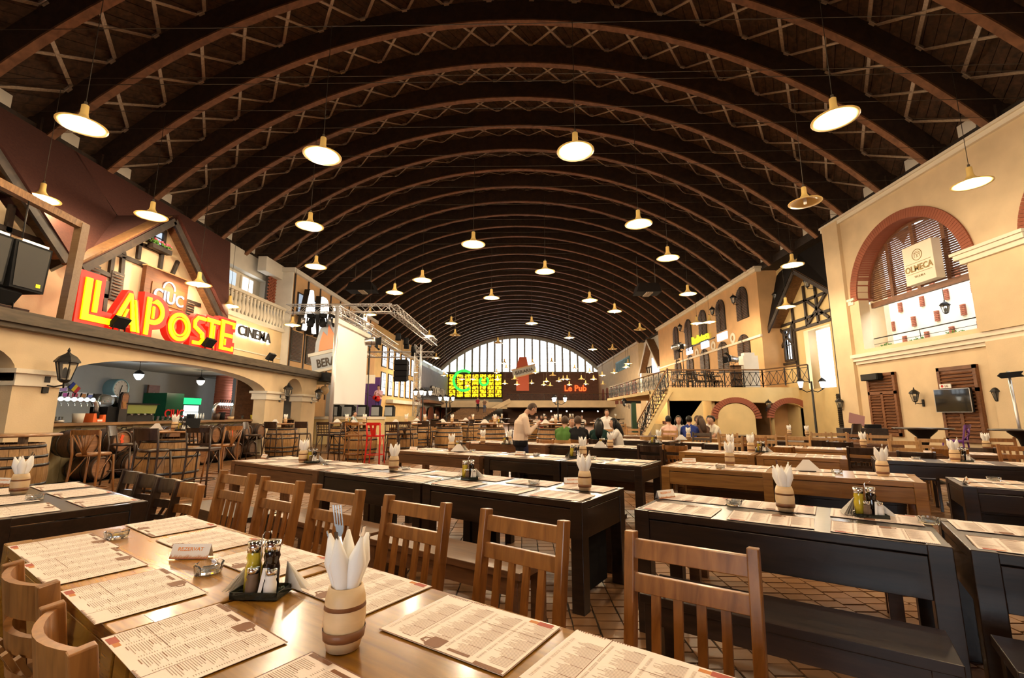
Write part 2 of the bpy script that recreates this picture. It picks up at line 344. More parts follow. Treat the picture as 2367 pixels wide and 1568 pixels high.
# ---------------------------------------------------------------- right wall: bay with the big brick arch (plane x = 12)
XR = 12.0
def PR(px, py): p = atx(px, py, XR); return (-p.y, p.z)      # (-y, z) on the plane
AC, AZ, AR = -14.0, 5.45, 2.30                    # arch centre (-y), springing, outer radius
AC2 = -8.35
Ri = AR-.30
hole = [(AC-Ri, 3.62), (AC+Ri, 3.62)]+arc(AC, AZ, Ri, Ri+.02, 0, 180, 28)
hole2 = [(AC2-Ri, 3.62), (AC2+Ri, 3.62)]+arc(AC2, AZ, Ri, Ri, 0, 180, 28)
wr = struct(flat([(-17.3, 0), (5, 0), (5, 8.62), (-17.3, 8.62)], [hole, hole2], .36, MRt(XR+.18), 'wall_right_arched', 'cream'))
struct(MB().b2((XR-.10, -5, 8.45), (XR+.1, 17.4, 8.66)).b2((XR-.16, -5, 8.58), (XR+.1, 17.4, 8.66)).build('trim_3', 'trim'))
struct(MB().b2((XR-.22, 10.2, 3.34), (XR+.5, 16.43, 3.46)).b2((XR-.15, 10.2, 3.22), (XR+.5, 16.40, 3.34)).b2((XR-.08, 10.2, 3.12), (XR, 16.37, 3.22)).build('trim_4', 'trim'))
struct(MB().b2((XR-.22, -5, 3.34), (XR+.5, 10.2, 3.46)).b2((XR-.15, -5, 3.22), (XR+.5, 10.2, 3.34)).build('trim_5', 'trim'))
# pier between the two arches, with its capital
py0, py1 = 10.35, 11.95
struct(MB().b2((XR-.28, py0, 3.46), (XR+.5, py1-.25, 5.30)).b2((XR-.28, py0+.1, 0), (XR-.0, py1-.35, 3.2)).build('pilaster_1', 'cream'))
struct(MB().b2((XR-.36, py0-.1, 5.30), (XR+.56, py1-.12, 5.42)).b2((XR-.44, py0-.16, 5.42), (XR+.56, py1-.04, 5.56)).b2((XR-.50, py0-.2, 5.54), (XR+.56, py1, 5.62)).build('trim_6', 'trim'))
struct(MB().b2((XR-.12, 16.45, 0), (XR+.3, 17.3, 8.62)).build('pilaster_2', 'cream'))
struct(MB().b2((XR-.05, 16.2, 5.28), (XR+.56, 16.45, 5.42)).b2((XR-.1, 16.1, 5.42), (XR+.56, 16.45, 5.5)).build('trim_7', 'trim'))
def brick_arch(name, c, z, ro, n, a0, a1, M4, t=.30, dep=.55, ry=1.0):
    """ring of separate bricks; local plane (a, b), depth along the plane normal"""
    root = struct(MB().add([M4 @ Vector(p) for p in ((c-.01, z, -.2), (c+.01, z, -.2), (c, z+.01, -.2))], [(0, 1, 2)]).build(name, 'brick'))
    root = bpy.data.objects[root.name]
    d = (a1-a0)/n
    me = None
    for i in range(n):
        am = R_(a0+d*(i+.5)); h = R_(d)*.46
        q = []
        for r in (ro-t, ro):
            for s_ in (-1, 1): q.append((r*math.sin(s_*h), r*math.cos(s_*h)))
        q = [q[0], q[1], q[3], q[2]]
        if me is None:
            me = MB().prism(q, -dep, .05).mesh('brick'); me.materials.append(M['brick'])
        o = link('brick', me, root); o.matrix_local = M4 @ Matrix.Translation((c, z, 0)) @ Matrix.Rotation(am-PI/2, 4, 'Z')
        if ry != 1: o.matrix_local = M4 @ Matrix.Translation((c, z, 0)) @ Matrix.Diagonal((1, ry, 1, 1)) @ Matrix.Rotation(am-PI/2, 4, 'Z')
    return root
brick_arch('trim_8', AC, AZ, AR, 76, -2, 182, MRt(XR, 0, 0))
brick_arch('trim_9', AC2, AZ, AR, 76, -2, 182, MRt(XR, 0, 0))
# louvred lunette inside the big arch (at x = 12.45)
def lunette(nm, ac):
    XL = XR+.47; Rl = Ri-.02
    L = struct(MB().b2((XL-.06, -ac-Rl, 5.08), (XL+.06, -ac+Rl, 5.26)).build(nm, 'shut'))
    for off in (-1.02, .0, 1.02):
        MB().b2((XL-.05, -ac+off-.06, 5.26), (XL+.05, -ac+off+.06, AZ+math.sqrt(Rl*Rl-off*off)-.02)).build('mullion', 'shut', L)
    z = 5.34
    while z < AZ+Rl-.1:
        wdt = math.sqrt(max(.01, Rl*Rl-(max(0, z-AZ))**2))-.02
        MB().box((XL, -ac, z), (.075, 2*wdt, .012), rot=Matrix.Rotation(R_(24), 3, 'Y')).build('slat', 'shut', L); z += .072
    pts = arc(0, 0, Rl, Rl, 0, 180, 20); b = MB()
    for i in range(20): b.bar((XL, -ac-pts[i][0], AZ+pts[i][1]), (XL, -ac-pts[i+1][0], AZ+pts[i+1][1]), .1, .08, up=(1, 0, 0))
    b.build('lunette_frame', 'shut', L)
lunette('window_1', AC); lunette('window_2', AC2)
# outside, beyond the arch opening: white wall with brick strips, planter, rail
ow = struct(MB().b2((17.5, -5, -1), (17.7, 34, 7.2)).build('wall_outside', 'white'))
for i in range(11):
    for j in range(6):
        y = 11.6+i*1.15+(.55 if j % 2 else 0); z = 2.9+j*.78
        b = MB()
        for q in range(6): b.b2((17.42, y-.09, z+q*.075), (17.5, y+.09, z+q*.075+.062))
        b.build('brick_strip', 'brick', ow)
struct(MB().b2((12.3, -5, -.6), (17.6, 17.2, -.5)).build('ground_outside', 'white'))
# ---------------------------------------------------------------- half-timbered gable recess on the right (x = 12.9, y 17.3..22.6)
XH = 13.0
def PH(px, py): p = atx(px, py, XH); return (-p.y, p.z)
dr = [(-20.9, 2.5), (-19.1, 2.5), (-19.1, 5.15), (-20.9, 5.15)]
wn1 = [(-22.35, 4.0), (-21.75, 4.0), (-21.75, 5.4), (-22.35, 5.4)]; wn2 = [(-18.35, 4.0), (-17.7, 4.0), (-17.7, 5.4), (-18.35, 5.4)]
wh = struct(flat([(-22.9, 0), (-17.2, 0), (-17.2, 8.7), (-22.9, 8.7)], [dr, wn1, wn2], .2, MRt(XH+.1), 'wall_timbered', 'yellow'))
def timber(parent, X, segs, w_=.12, face=-1, mat='timber'):
    for (a, b) in segs:
        MB().bar((X, -a[0], a[1]), (X, -b[0], b[1]), w_, .07, up=(1, 0, 0)).build('timber', mat, parent)
TB = [((-22.8, 0), (-22.8, 5.6)), ((-21.5, 2.5), (-21.5, 6.9)), ((-18.8, 2.4), (-18.8, 6.9)), ((-17.5, 3.2), (-17.5, 5.9)), ((-22.8, 3.8), (-21.5, 3.8)), ((-21.5, 5.3), (-18.8, 5.3)),
 ((-22.8, 5.7), (-17.4, 5.7)), ((-21.8, 6.5), (-18.3, 6.5)), ((-20.5, 5.3), (-20.5, 7.2)), ((-19.7, 5.3), (-19.7, 7.2)), ((-20.4, 6.5), (-19.0, 5.4)), ((-19.0, 6.5), (-20.4, 5.4)),
 ((-22.7, 4.6), (-21.6, 5.6)), ((-21.6, 4.6), (-22.7, 5.6)), ((-18.6, 4.8), (-17.6, 5.6)), ((-17.6, 4.8), (-18.6, 5.6)), ((-18.8, 3.1), (-17.4, 3.1)), ((-18.8, 3.1), (-17.3, 2.2)), ((-18.8, 1.95), (-17.2, 1.95)), ((-18.8, 0), (-18.8, 2.6)), ((-18.3, 3.1), (-18.3, 4.0))]
timber(wh, XH-.05, TB)
for nm, q in (('window_3', wn1), ('window_4', wn2)):
    y0, y1, z0, z1 = -q[1][0], -q[0][0], q[0][1], q[2][1]
    f = struct(MB().b2((XH-.08, y0-.1, z0-.1), (XH+.1, y1+.1, z0)).b2((XH-.08, y0-.1, z1), (XH+.1, y1+.1, z1+.1)).b2((XH-.08, y0-.1, z0), (XH+.1, y0, z1)).b2((XH-.08, y1, z0), (XH+.1, y1+.1, z1)).build(nm, 'timber'))
    MB().b2((XH+.08, y0, z0), (XH+.1, y1, z1)).build('pane', 'daypane', f)
    for t in (.33, .67): MB().b2((XH, y0+(y1-y0)*t-.015, z0), (XH+.05, y0+(y1-y0)*t+.015, z1)).build('glazing_bar', 'timber', f)
    MB().b2((XH, y0, (z0+z1)/2-.02), (XH+.05, y1, (z0+z1)/2+.02)).build('glazing_bar', 'timber', f)
struct(MB().b2((13.7, 19.1, 2.5), (13.75, 21.1, 5.2)).build('window_5', 'daypane'))
def gable(nm, X0, X1, yp, zp, yl, zl, yr, zr, mat='timber', rw=.17):
    """two rake boards with their soffits, from plane x0 (front) to x1 (wall)"""
    g = struct(MB().bar((X0, yp, zp), (X0, yl, zl), rw, .07, up=(1, 0, 0)).bar((X0, yp, zp), (X0, yr, zr), rw, .07, up=(1, 0, 0)).build(nm, mat))
    for (y, z) in ((yl, zl), (yr, zr)):
        b = MB(); d = Vector((0, y-yp, z-zp)); nn = Vector((0, -d.z, d.y)).normalized(); nn = nn if nn.z > 0 else -nn
        a0, a1 = Vector((X0, yp, zp)), Vector((X0, y, z)); s = (X1-X0)
        q = [a0+nn*rw*.55, a1+nn*rw*.55, a1+nn*rw*.55+Vector((s, 0, 0)), a0+nn*rw*.55+Vector((s, 0, 0))]
        b.add(q+[p+nn*.06 for p in q], [(0, 1, 2, 3), (4, 7, 6, 5), (0, 4, 5, 1), (1, 5, 6, 2), (2, 6, 7, 3), (3, 7, 4, 0)])
        b.build('soffit_board', 'soffit', g)
    return g
gable('trim_10', 12.35, 13.0, 20.1, 7.75, 17.5, 5.9, 22.8, 5.3)
struct(MB().add([(12.3, 17.35, 5.95), (12.3, 20.0, 7.85), (12.6, 20.0, 8.55), (12.6, 17.35, 8.55)], [(0, 1, 2, 3)]).add([(12.3, 20.2, 7.8), (12.3, 22.9, 5.35), (13.1, 22.9, 8.4), (12.6, 20.2, 8.5)], [(0, 1, 2, 3)]).build('roof_small_right', 'roofdk'))
# ---------------------------------------------------------------- peach façade with arched shutters (x = 12, y 22.6..39)
XF = 12.0
wf = struct(MB().b2((XF, 22.6, 0), (XF+2, 39.5, 8.7)).build('wall_right_peach', 'peach'))
struct(MB().b2((XF-.12, 22.5, 8.55), (XF+.2, 39.6, 8.8)).b2((XF-.2, 22.4, 8.7), (XF+.2, 39.7, 8.8)).b2((XF-.1, 22.55, 5.2), (XF, 39.5, 5.32)).build('trim_11', 'trim'))
def arch_shutter(px0, px1, pyb, pyt):
    a, b = atx(px0, pyb, XF), atx(px1, pyb, XF); y0, y1 = min(a.y, b.y), max(a.y, b.y); t = atx((px0+px1)/2, pyt, XF); zt = t.z
    zb = max(.0, atx((px0+px1)/2, pyb, XF).z); r = (y1-y0)/2; c = (y0+y1)/2
    return c, r, zb, zt
M['softpane'] = emis('soft_white_panel', (.8, .85, .95), .75)
SH = [(1706,1733,738,660),(1659,1680,766,690),(1619,1637,790,714),(1587,1602,812,736),(1560,1572,830,753),(1713,1742,880,770),(1664,1688,862,788),(1622,1642,862,806),(1590,1605,862,820),(1562,1576,862,831)]
for i, q in enumerate(SH):
    c, r, zb, zt = arch_shutter(*q)
    s = tag(flat([(-c-r, zb), (-c+r, zb)]+arc(-c, zt-r, r, r, 0, 180, 14), [], .06, MRt(XF-.03), 'arched_shutter', 'dshut'), 'dark arched shutter, %s from the near corner, %s row of the peach wall' % (ORD[i % 5], 'upper' if i < 5 else 'lower'), 'shutter', 'arched shutters on the peach wall')
    b = MB(); z = zb+.06
    while z < zt-.05:
        h = r if z < zt-r else math.sqrt(max(0, r*r-(z-zt+r)**2))
        if h > .06: b.box((XF-.085, c, z), (.05, 2*h-.06, .016), rot=Matrix.Rotation(R_(-30), 3, 'Y'))
        z += .085
    b.build('slats', 'shut', s, kind='stuff'); MB().b2((XF-.11, c-.03, zb), (XF-.06, c+.03, zt-.02)).build('centre_stile', 'dshut', s)
for i, (px, py, lw) in enumerate(((1671, 778, 1.3), (1631, 797, 1.2), (1595, 812, 1.1))):
    p = atx(px, py, XF); tag(flat([(-p.y-lw/2, p.z-.22), (-p.y+lw/2, p.z-.22), (-p.y+lw/2, p.z+.22), (-p.y-lw/2, p.z+.22)], [], .08, MRt(XF-.04), 'glowing_board', 'softpane'), 'white glowing panel above the %s lower arched shutter of the peach wall' % ORD[i+1], 'light', 'glowing panels on the peach wall')
for i, (px, py) in enumerate(((1695, 782), (1650, 800), (1612, 816))):
    p = atx(px, py, XF); tag(MB().lathe([(.30, -.02), (.32, 0), (.30, .02), (.16, .03), (.14, 0)], 18, (XF-.03, p.y, p.z), rot=Matrix.Rotation(-PI/2, 3, 'Y')).build('disc', 'trim'), 'round cream vinyl-like disc, %s from the near corner of the peach wall' % ORD[i], 'ornament', 'round discs on the peach wall')
p = atx(1622, 783, XF)
t = text('Radioteca', .72, MRt(XF-.12, p.y, p.z-.2), 'neony', 'neon_sign', None, .04, .012); tag(t, 'yellow neon lettering reading Radioteca on the peach wall', 'sign')
MB().b2((XF-.08, p.y-2.1, p.z-.32), (XF-.02, p.y+2.1, p.z-.26)).build('sign_rail', 'iron', t)
# further right: small blue-white gable house, then cream façade with the green sign
XG = 12.6
wg = struct(MB().b2((XG, 39.5, 0), (XG+1.4, 46.5, 8.6)).build('wall_right_gabled', 'white'))
timber(wg, XG-.05, [((-40+i*-.8, 2.6), (-40+i*-.8, 5.9)) for i in range(8)]+[((-40, 4.2), (-46, 4.2)), ((-40, 5.9), (-46, 5.9))]+[((-40-i*1.6, 4.2), (-40.8-i*1.6, 5.9)) for i in range(4)], .12)
gable('trim_12', 11.9, 12.6, 43, 8.3, 39.7, 5.4, 46.4, 5.2, 'white')
tag(MB().b2((XG-.25, 41.3, 4.6), (XG-.1, 43.1, 6.6)).build('lightbox', 'softpane'), 'white lightbox on the small blue-white gable', 'sign')
wc = struct(MB().b2((12.0, 46.5, 0), (14, 72, 8.7)).build('wall_right_far', 'cream'))
struct(MB().b2((11.85, 46.4, 8.5), (12.1, 72, 8.75)).build('trim_13', 'trim'))
gs = tag(MB().b2((11.93, 50.2, 6.5), (12.0, 57.6, 7.75)).build('green_sign', plain('green_sign_board', (.01, .13, .08), .5)), 'dark green sign board high on the far cream façade', 'sign')
for i in range(22): MB().b2((11.9, 50.4+i*.33, 6.6+.1*(i % 3)), (11.94, 50.52+i*.33, 7.65-.08*(i % 2))).build('letter_stroke', 'green', gs)
for i in range(7):
    y = 48.5+i*3.1; r = .8
    tag(flat([(-y-r, 2.6), (-y+r, 2.6)]+arc(-y, 4.2, r, r, 0, 180, 12), [], .1, MRt(11.96), 'arched_window', 'brick'), 'reddish arched window, %s from the near end of the far cream façade' % ORD[i], 'window', 'arched windows of the far façade')
# ---------------------------------------------------------------- balcony on the right (front face y = 21.5) with brick arches
BX0 = aty(1545, 893, 21.5).x; BZ = 2.62
def PB(px, py): p = aty(px, py, 21.5); return (p.x, p.z)
def bh(l, r_, zt): return [(l, .02), (r_, .02), (r_, zt-(r_-l)/2*.82)]+arc((l+r_)/2, zt-(r_-l)/2*.82, (r_-l)/2, (r_-l)/2*.82, 0, 180, 16)[1:]
h1 = bh(PB(1658, 950)[0], PB(1745, 950)[0], 1.88); h2 = bh(PB(1788, 950)[0], PB(1868, 950)[0], 1.86)
h3 = [(PB(1548, 950)[0], .04), (PB(1625, 950)[0], .04), (PB(1625, 950)[0], 2.0), (PB(1548, 950)[0], 2.0)]
wb = struct(flat([(BX0, 0), (13.0, 0), (13.0, BZ), (BX0, BZ)], [h1, h2, h3], .3, MY(0, 21.65, 0), 'wall_balcony', 'yellow'))
struct(MB().b2((BX0+.02, 21.6, BZ-.18), (13, 37, BZ-.01)).build('balcony_floor', 'yellow'))
struct(MB().b2((BX0+.02, 24.6, 0), (13, 24.8, BZ-.02)).b2((12.9, 21.7, 0), (13.1, 24.6, BZ-.2)).b2((BX0, 21.8, 0), (BX0+.1, 24.6, .9)).build('wall_under_balcony', 'yellow'))
struct(MB().b2((8.95, 21.8, 0), (9.1, 24.6, 2.44)).build('wall_niche', 'yellow'))
for nm, h in (('trim_14', h1), ('trim_15', h2)):
    l, r_ = h[0][0], h[1][0]; rad = (r_-l)/2+.28
    brick_arch(nm, (l+r_)/2, h[2][1], rad, 26, 0, 180, MY(0, 21.5, 0), .28, .1, .86)
# railing: posts, top rail, lattice panels
def railing(name, pts, h, label, group=None, step=.95, zb=None):
    r = tag(MB().tube([Vector(p)+Vector((0, 0, h)) for p in pts], .032, 8).build(name, 'soffit'), label, 'railing', group)
    for a, b in zip(pts[:-1], pts[1:]):
        a, b = Vector(a), Vector(b); n = max(1, round((b-a).length/step)); up = Vector((0, 0, 1))
        for i in range(n):
            p, q = a.lerp(b, i/n), a.lerp(b, (i+1)/n)
            MB().bar(p, p+up*h, .04, .04).build('post', 'iron', r)
            m = MB(); lo, hi = up*.08, up*(h-.12)
            m.bar(p+lo, q+lo, .025, .025); m.bar(p+hi, q+hi, .025, .025)
            for f in (0, 1/3, 2/3):
                c0, c1 = p.lerp(q, f), p.lerp(q, f+1/3); m.bar(c0+lo, c1+hi, .018, .018); m.bar(c1+lo, c0+hi, .018, .018); m.bar(c0+lo, c0+hi, .014, .014)
            m.build('lattice_panel', 'iron', r)
        MB().bar(b, b+up*h, .04, .04).build('post', 'iron', r)
    return r
railing('balcony_railing', [(BX0-.0, 21.55, BZ), (11.3, 21.55, BZ), (12.6, 20.2, BZ+.1)], .82, 'black lattice railing with a wooden handrail along the right balcony')
railing('balcony_railing', [(BX0, 22.0, BZ), (BX0, 36, BZ)], .82, 'black lattice railing on the far side of the right balcony')
# stair down from the balcony, towards the left
st = struct(MB().bar((BX0+.1, 21.6, BZ-.15), (aty(1478, 1000, 21.6).x, 21.6, .0), .12, .42, up=(0, 1, 0)).build('stair_string', 'yellow'))
x0, x1 = BX0, aty(1478, 1000, 21.6).x
for i in range(15):
    t = (i+.5)/15; MB().box((x0+(x1-x0)*t, 22.2, BZ*(1-t)), (.16, 1.1, .04)).build('step', 'soffit', st)
railing('stair_railing', [(x0, 21.5, BZ+.05), (x1-.1, 21.5, .15)], .85, 'black lattice stair railing sloping down left of the right balcony', step=.7)
tag(MB().sphere((8.0, 23.6, 2.36), .07, 10).build('ceiling_lamp', 'lantern'), 'small added lamp under the right balcony above the counter', 'lamp')  # added lamp and point light, brighten the dark counter opening
L_ = bpy.data.lights.new('added_counter_light', 'POINT'); L_.energy = 40; L_.color = LAMP_COL; L_.shadow_soft_size = .1; lo_ = bpy.data.objects.new('added_counter_light', L_); C.objects.link(lo_); lo_.location = (8.0, 23.6, 2.25)
struct(MB().b2((7.0, 22.9, 0), (9.1, 23.1, 1.05)).b2((7.0, 22.0, .0), (7.1, 23.0, 1.05)).build('wall_counter', 'brick'))
# ---------------------------------------------------------------- far wall with the great window (y = 71.6)
YF = 71.4
def PF(px, py): p = aty(px, py, YF); return (p.x, p.z)
zs = PF(1200, 860)[1]
seg = [vp(-TH+2*TH*i/30, RR, 0) for i in range(31)]; base = [(p.x, p.z) for p in seg]
opn = [(-12.7, zs), (12.2, zs)]+[(p.x, p.z) for p in [vp(44.3*(1-2*i/30), 17.05, 0) for i in range(31)] if p.z > zs+.05]
wfar = struct(flat([(-14, 0), (14, 0), (14, base[-1][1])]+base[::-1]+[(-14, base[0][1])], [opn], .4, MY(0, YF+.2, 0), 'wall_far', 'gwhite'))
wn = struct(MB().b2((-13, YF-.1, zs-.12), (12.6, YF+.25, zs+.02)).build('window_6', 'gwhite'))
xs = [-11.3+i*1.187 for i in range(20)]
for x in xs:
    zt = ZC+math.sqrt(max(1, 17.3**2-(x-XC)**2))
    MB().b2((x-.13, YF-.1, zs), (x+.13, YF+.2, zt)).build('mullion', 'gwhite', wn)
for i, x in enumerate(xs):
    zt = ZC+math.sqrt(max(1, 17.3**2-(x+.6-XC)**2))
    zz = zs+.95; j = 0
    while zz < min(zt, zs+(5.5 if i > 11 else 2.6)):
        MB().b2((x+.13, YF+.05, zz-.03), (x+1.05, YF+.1, zz+.03)).build('glazing_bar', 'gwhite', wn); zz += .95; j += 1
struct(flat([(-13, 2.5), (13, 2.5), (13, 12), (8, 14.4), (-8, 14.4), (-13, 12)], [], .02, MY(0, YF+.9, 0), 'window_7', 'daypane'))
# yellow stained glass below the window, left
def stained():
    m, n, l, b = newmat('amber_stained_glass'); t = n.new('ShaderNodeTexCoord'); v = n.new('ShaderNodeTexNoise'); v.inputs['Scale'].default_value = 3.2; v.inputs['Detail'].default_value = 4
    l.new(t.outputs['Object'], v.inputs[0]); r = ramp(n, (.10, .035, 0), (1, .66, .01), .42, .5); l.new(v.outputs[0], r.inputs[0]); l.new(r.outputs[0], b.inputs['Base Color']); l.new(r.outputs[0], b.inputs['Emission Color']); b.inputs['Emission Strength'].default_value = 1.0; return m
M['amber'] = stained()
za = aty(1100, 918, YF).z
sg = struct(MB().b2((-12.6, YF-.12, za-.3), (-2.9, YF-.04, zs-.1)).build('window_8', 'web'))
for i in range(8):
    x = -12.45+i*1.2
    for j in range(6):
        h = (zs-.3-za)/6; MB().b2((x, YF-.2, za+j*h), (x+.95, YF-.13, za+(j+1)*h-.09)).build('pane', 'amber', sg)
p = aty(1085, 880, YF-.5)
g = tag(MB().lathe([(1.35, -.08), (1.75, -.08), (1.75, .08), (1.35, .08)], 24, (p.x-.9, YF-.5, p.z), rot=Matrix.Rotation(PI/2, 3, 'X'), a0=.9, a1=2*PI-.9).build('glowing_sign', 'neong'), 'green glowing letter-like sign over the amber stained glass', 'sign')
MB().lathe([(.45, -.08), (.8, -.08), (.8, .08), (.45, .08)], 16, (p.x+2.3, YF-.5, p.z-.1), rot=Matrix.Rotation(PI/2, 3, 'X'), a0=.6-PI/2+PI, a1=2.5*PI-.6+PI/2-PI/2).build('letter', 'neong', g)
# brown board wall, right part
bw = struct(MB().b2((-2.9, YF-.3, 0), (13, YF-.02, zs-.12)).build('wall_brown_boards', wood('far_brown_board', (.13, .05, .028), (.20, .085, .05), .6, (.6, 1, 6))))
t = text('Le Pub', 1.25, MY(aty(1330, 900, YF-.4).x, YF-.42, aty(1330, 904, YF-.4).z), 'neonr', 'neon_sign', None, .05, .03); tag(t, 'red neon lettering reading Le Pub on the far brown wall', 'sign')
# banner standing sign with bottle shape: red body behind a slanted name board
YB = 58.0; p = aty(1208, 880, YB)
bs = tag(MB().prism([(-.8, -1.3), (.8, -1.3), (.8, 1.5), (.5, 3.0), (-.4, 3.0), (-.85, 1.6)], -.15, .15, 0, MY(p.x, YB, p.z)).build('standing_sign', plain('faded_red_board', (.55, .10, .04), .6)), 'tall red bottle-like sign with a slanted name board under the far window', 'sign')
rb = Matrix.Rotation(R_(14), 4, 'Z') @ Matrix.Diagonal((.58, .58, 1, 1))
MB().prism([(-2.6, -.95), (2.6, -.95), (2.6, .95), (-2.6, .95)], -.1, .1, 0, MY(p.x+.2, YB-.3, p.z+1.15) @ rb).build('name_board', 'gwhite', bs)
for s_ in (-1, 1): MB().prism([(-2.7, s_*.9-.12), (2.7, s_*.9-.12), (2.7, s_*.9+.12), (-2.7, s_*.9+.12)], .1, .2, 0, MY(p.x+.2, YB-.3, p.z+1.15) @ rb).build('board_rail', 'peach', bs)
text('BERARIA', 1.05, MY(p.x+.2, YB-.45, p.z+1.15) @ rb @ Matrix.Translation((0, -.38, 0)), 'timber', 'lettering', bs, .03, .015)
# gallery across the far end
YG = 58.5; zg0, zg1 = aty(1300, 942, YG).z, aty(1300, 926, YG).z
struct(MB().b2((-1.9, YG, zg0), (14, YG+.4, zg1)).b2((-1.9, YG+.4, zg0), (14, YF, zg0+.2)).b2((-10.2, YG, zg0), (-4.2, YG+.3, zg1)).b2((-13, YG+2, zg0+.1), (-4, YF, zg0+.25)).build('gallery', 'cream'))
struct(MB().b2((-4.4, YG+.1, zg0-.2), (-1.8, YG+.2, zg1-.2)).build('gallery_2', 'cream'))
struct(MB().b2((-2, 68, 0), (13, 68.2, 1.75)).build('wall_pub', 'shut'))
struct(MB().b2((-13, 67.5, 0), (-4.2, 67.7, 2.4)).build('wall_pub_left', 'gwhite'))
railing('gallery_railing', [(-1.8, YG+.2, zg1), (12.4, YG+.2, zg1)], .9, 'dark railing along the far gallery', step=1.6)
sr = struct(MB().bar((-1.4, YG-.2, zg1), (-6.8, YG-3, .3), .12, .5).build('stair_far', 'cream'))
for i in range(13):
    t = i/12; MB().b2((-9.2+.9*max(0, (t-.4))*3, YG-4.5+t*2.8, .02+t*1.9), (-4.6+.9*max(0, (t-.4))*3, YG-4.2+t*2.8, .18+t*1.9)).build('step', 'soffit', sr)
railing('far_stair_railing', [(-9.1, YG-4.4, .2), (-8.4, YG-3.4, .8), (-8.9, YG-1.6, 2.1)], .9, 'curved wooden railing on the far staircase', step=.8)
# ---------------------------------------------------------------- left: bar arcade (plane x = -9)
XL = -9.0
a1 = [(8.72, 2.1)]; A1 = arc(12.35, 2.1, 3.62, .62, 180, 0, 26)
o1 = [(8.74, 0), (15.97, 0)]+A1[::-1]
o2 = [(17.25, 0), (18.65, 0)]+arc(17.95, 2.12, .70, .66, 0, 180, 14)
o0 = [(5.2, 0), (7.9, 0)]+arc(6.55, 2.15, 1.35, .55, 0, 180, 16)
wl = struct(flat([(-5, 0), (19.9, 0), (19.9, 3.0), (-5, 3.0)], [o0, o1, o2], .42, ML(XL-.21), 'wall_arcade', 'cream'))
def capital(nm, y0, y1, X=XL, z=2.1):
    struct(MB().b2((X-.5, y0-.04, z-.20), (X+.05, y1+.04, z-.12)).b2((X-.5, y0-.02, z-.12), (X+.03, y1+.02, z+.02)).b2((X-.55, y0-.09, z+.02), (X+.10, y1+.09, z+.10)).build(nm, 'trim'))
capital('trim_16', 7.92, 8.74); capital('trim_17', 15.97, 17.25); capital('trim_18', 18.65, 19.9)
bm = struct(MB().b2((XL-.3, -5, 2.96), (XL+.28, 21.6, 3.18)).b2((XL-.3, -5, 2.88), (XL+.2, 21.6, 2.96)).build('trim_19', wood('beam_wood', (.055, .038, .022), (.12, .085, .05), .6, (6, 1, 6))))
# room behind the arcade
struct(MB().b2((-10.5, 16.6, 0), (-10.45, 19.3, 2.86)).build('wall_small_arch', 'shut'))
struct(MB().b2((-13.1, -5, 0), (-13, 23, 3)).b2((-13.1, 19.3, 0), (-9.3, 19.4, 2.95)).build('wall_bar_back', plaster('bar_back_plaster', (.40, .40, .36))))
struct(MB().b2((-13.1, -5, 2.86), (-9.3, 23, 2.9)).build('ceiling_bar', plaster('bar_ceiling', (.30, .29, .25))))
struct(MB().b2((-12.3, -5, 3.0), (-9.0, 21.6, 3.1)).build('floor_upper', 'timber'))
# ---------------------------------------------------------------- timbered gable façade above the bar
XT = -9.9
yg, zgp = 11.62, 6.62
wt = struct(flat([(-5, 3.1), (15.2, 3.1), (15.2, 4.2), (yg+.15, 6.85), (9.05, 4.35), (6.4, 6.85), (-5, 6.8)], [], .15, ML(XT-.08), 'wall_gable', 'cream'))
def TL(px, py): p = atx(px, py, XT); return (p.y, p.z)
TPX = [((325, 523), (316, 599)), ((379, 533), (367, 622)), ((236, 575), (431, 653)), ((189, 611), (278, 649)), ((390, 682), (460, 706)), ((222, 584), (217, 622)), ((258, 586), (252, 634)), ((281, 594), (266, 770)), ((393, 640), (387, 690)), ((410, 648), (402, 730)), ((428, 654), (420, 735)),
 ((276, 549), (283, 590)), ((409, 604), (396, 634)), ((176, 666), (272, 694)), ((190, 640), (180, 745)), ((215, 650), (205, 750)), ((243, 650), (232, 760)), ((316, 562), (376, 586))]
TBL = [(TL(*p), TL(*q)) for p, q in TPX]+[((6.2, 5.6), (8.5, 5.6)), ((7.4, 3.1), (7.4, 6.4)), ((6.5, 4.9), (8.8, 4.9)), ((7.0, 3.9), (8.7, 3.9)), ((8.1, 3.1), (8.1, 5.4)), ((6.6, 3.4), (8.7, 3.4))]
for a, b in TBL: MB().bar((XT+.03, a[0], a[1]), (XT+.03, b[0], b[1]), .10, .07, up=(1, 0, 0)).build('timber', 'timber', wt)
for nm, (y0, y1, z0, z1) in (('window_9', (TL(335, 540)[0], TL(373, 545)[0], TL(335, 558)[1]+.06, TL(335, 521)[1])), ('window_10', (7.45, 8.1, 3.95, 4.6)), ('window_11', (11.05, 11.5, 3.3, 3.95))):
    f = struct(MB().b2((XT-.0, y0-.06, z0-.06), (XT+.09, y1+.06, z0)).b2((XT, y0-.06, z1), (XT+.09, y1+.06, z1+.06)).b2((XT, y0-.06, z0), (XT+.09, y0, z1)).b2((XT, y1, z0), (XT+.09, y1+.06, z1)).build(nm, 'timber'))
    MB().b2((XT, y0, z0), (XT+.02, y1, z1)).build('pane', emis('soft_blue_pane', (.45, .52, .62), .8), f)
    MB().b2((XT, (y0+y1)/2-.015, z0), (XT+.05, (y0+y1)/2+.015, z1)).b2((XT, y0, (z0+z1)/2-.012), (XT+.05, y1, (z0+z1)/2+.012)).build('glazing_bar', 'timber', f)
fb = thing('flower_box', 'brown window box with pink flowers under the gable window', 'planter', (XT+.2, TL(354, 570)[0], TL(354, 570)[1]-.08))
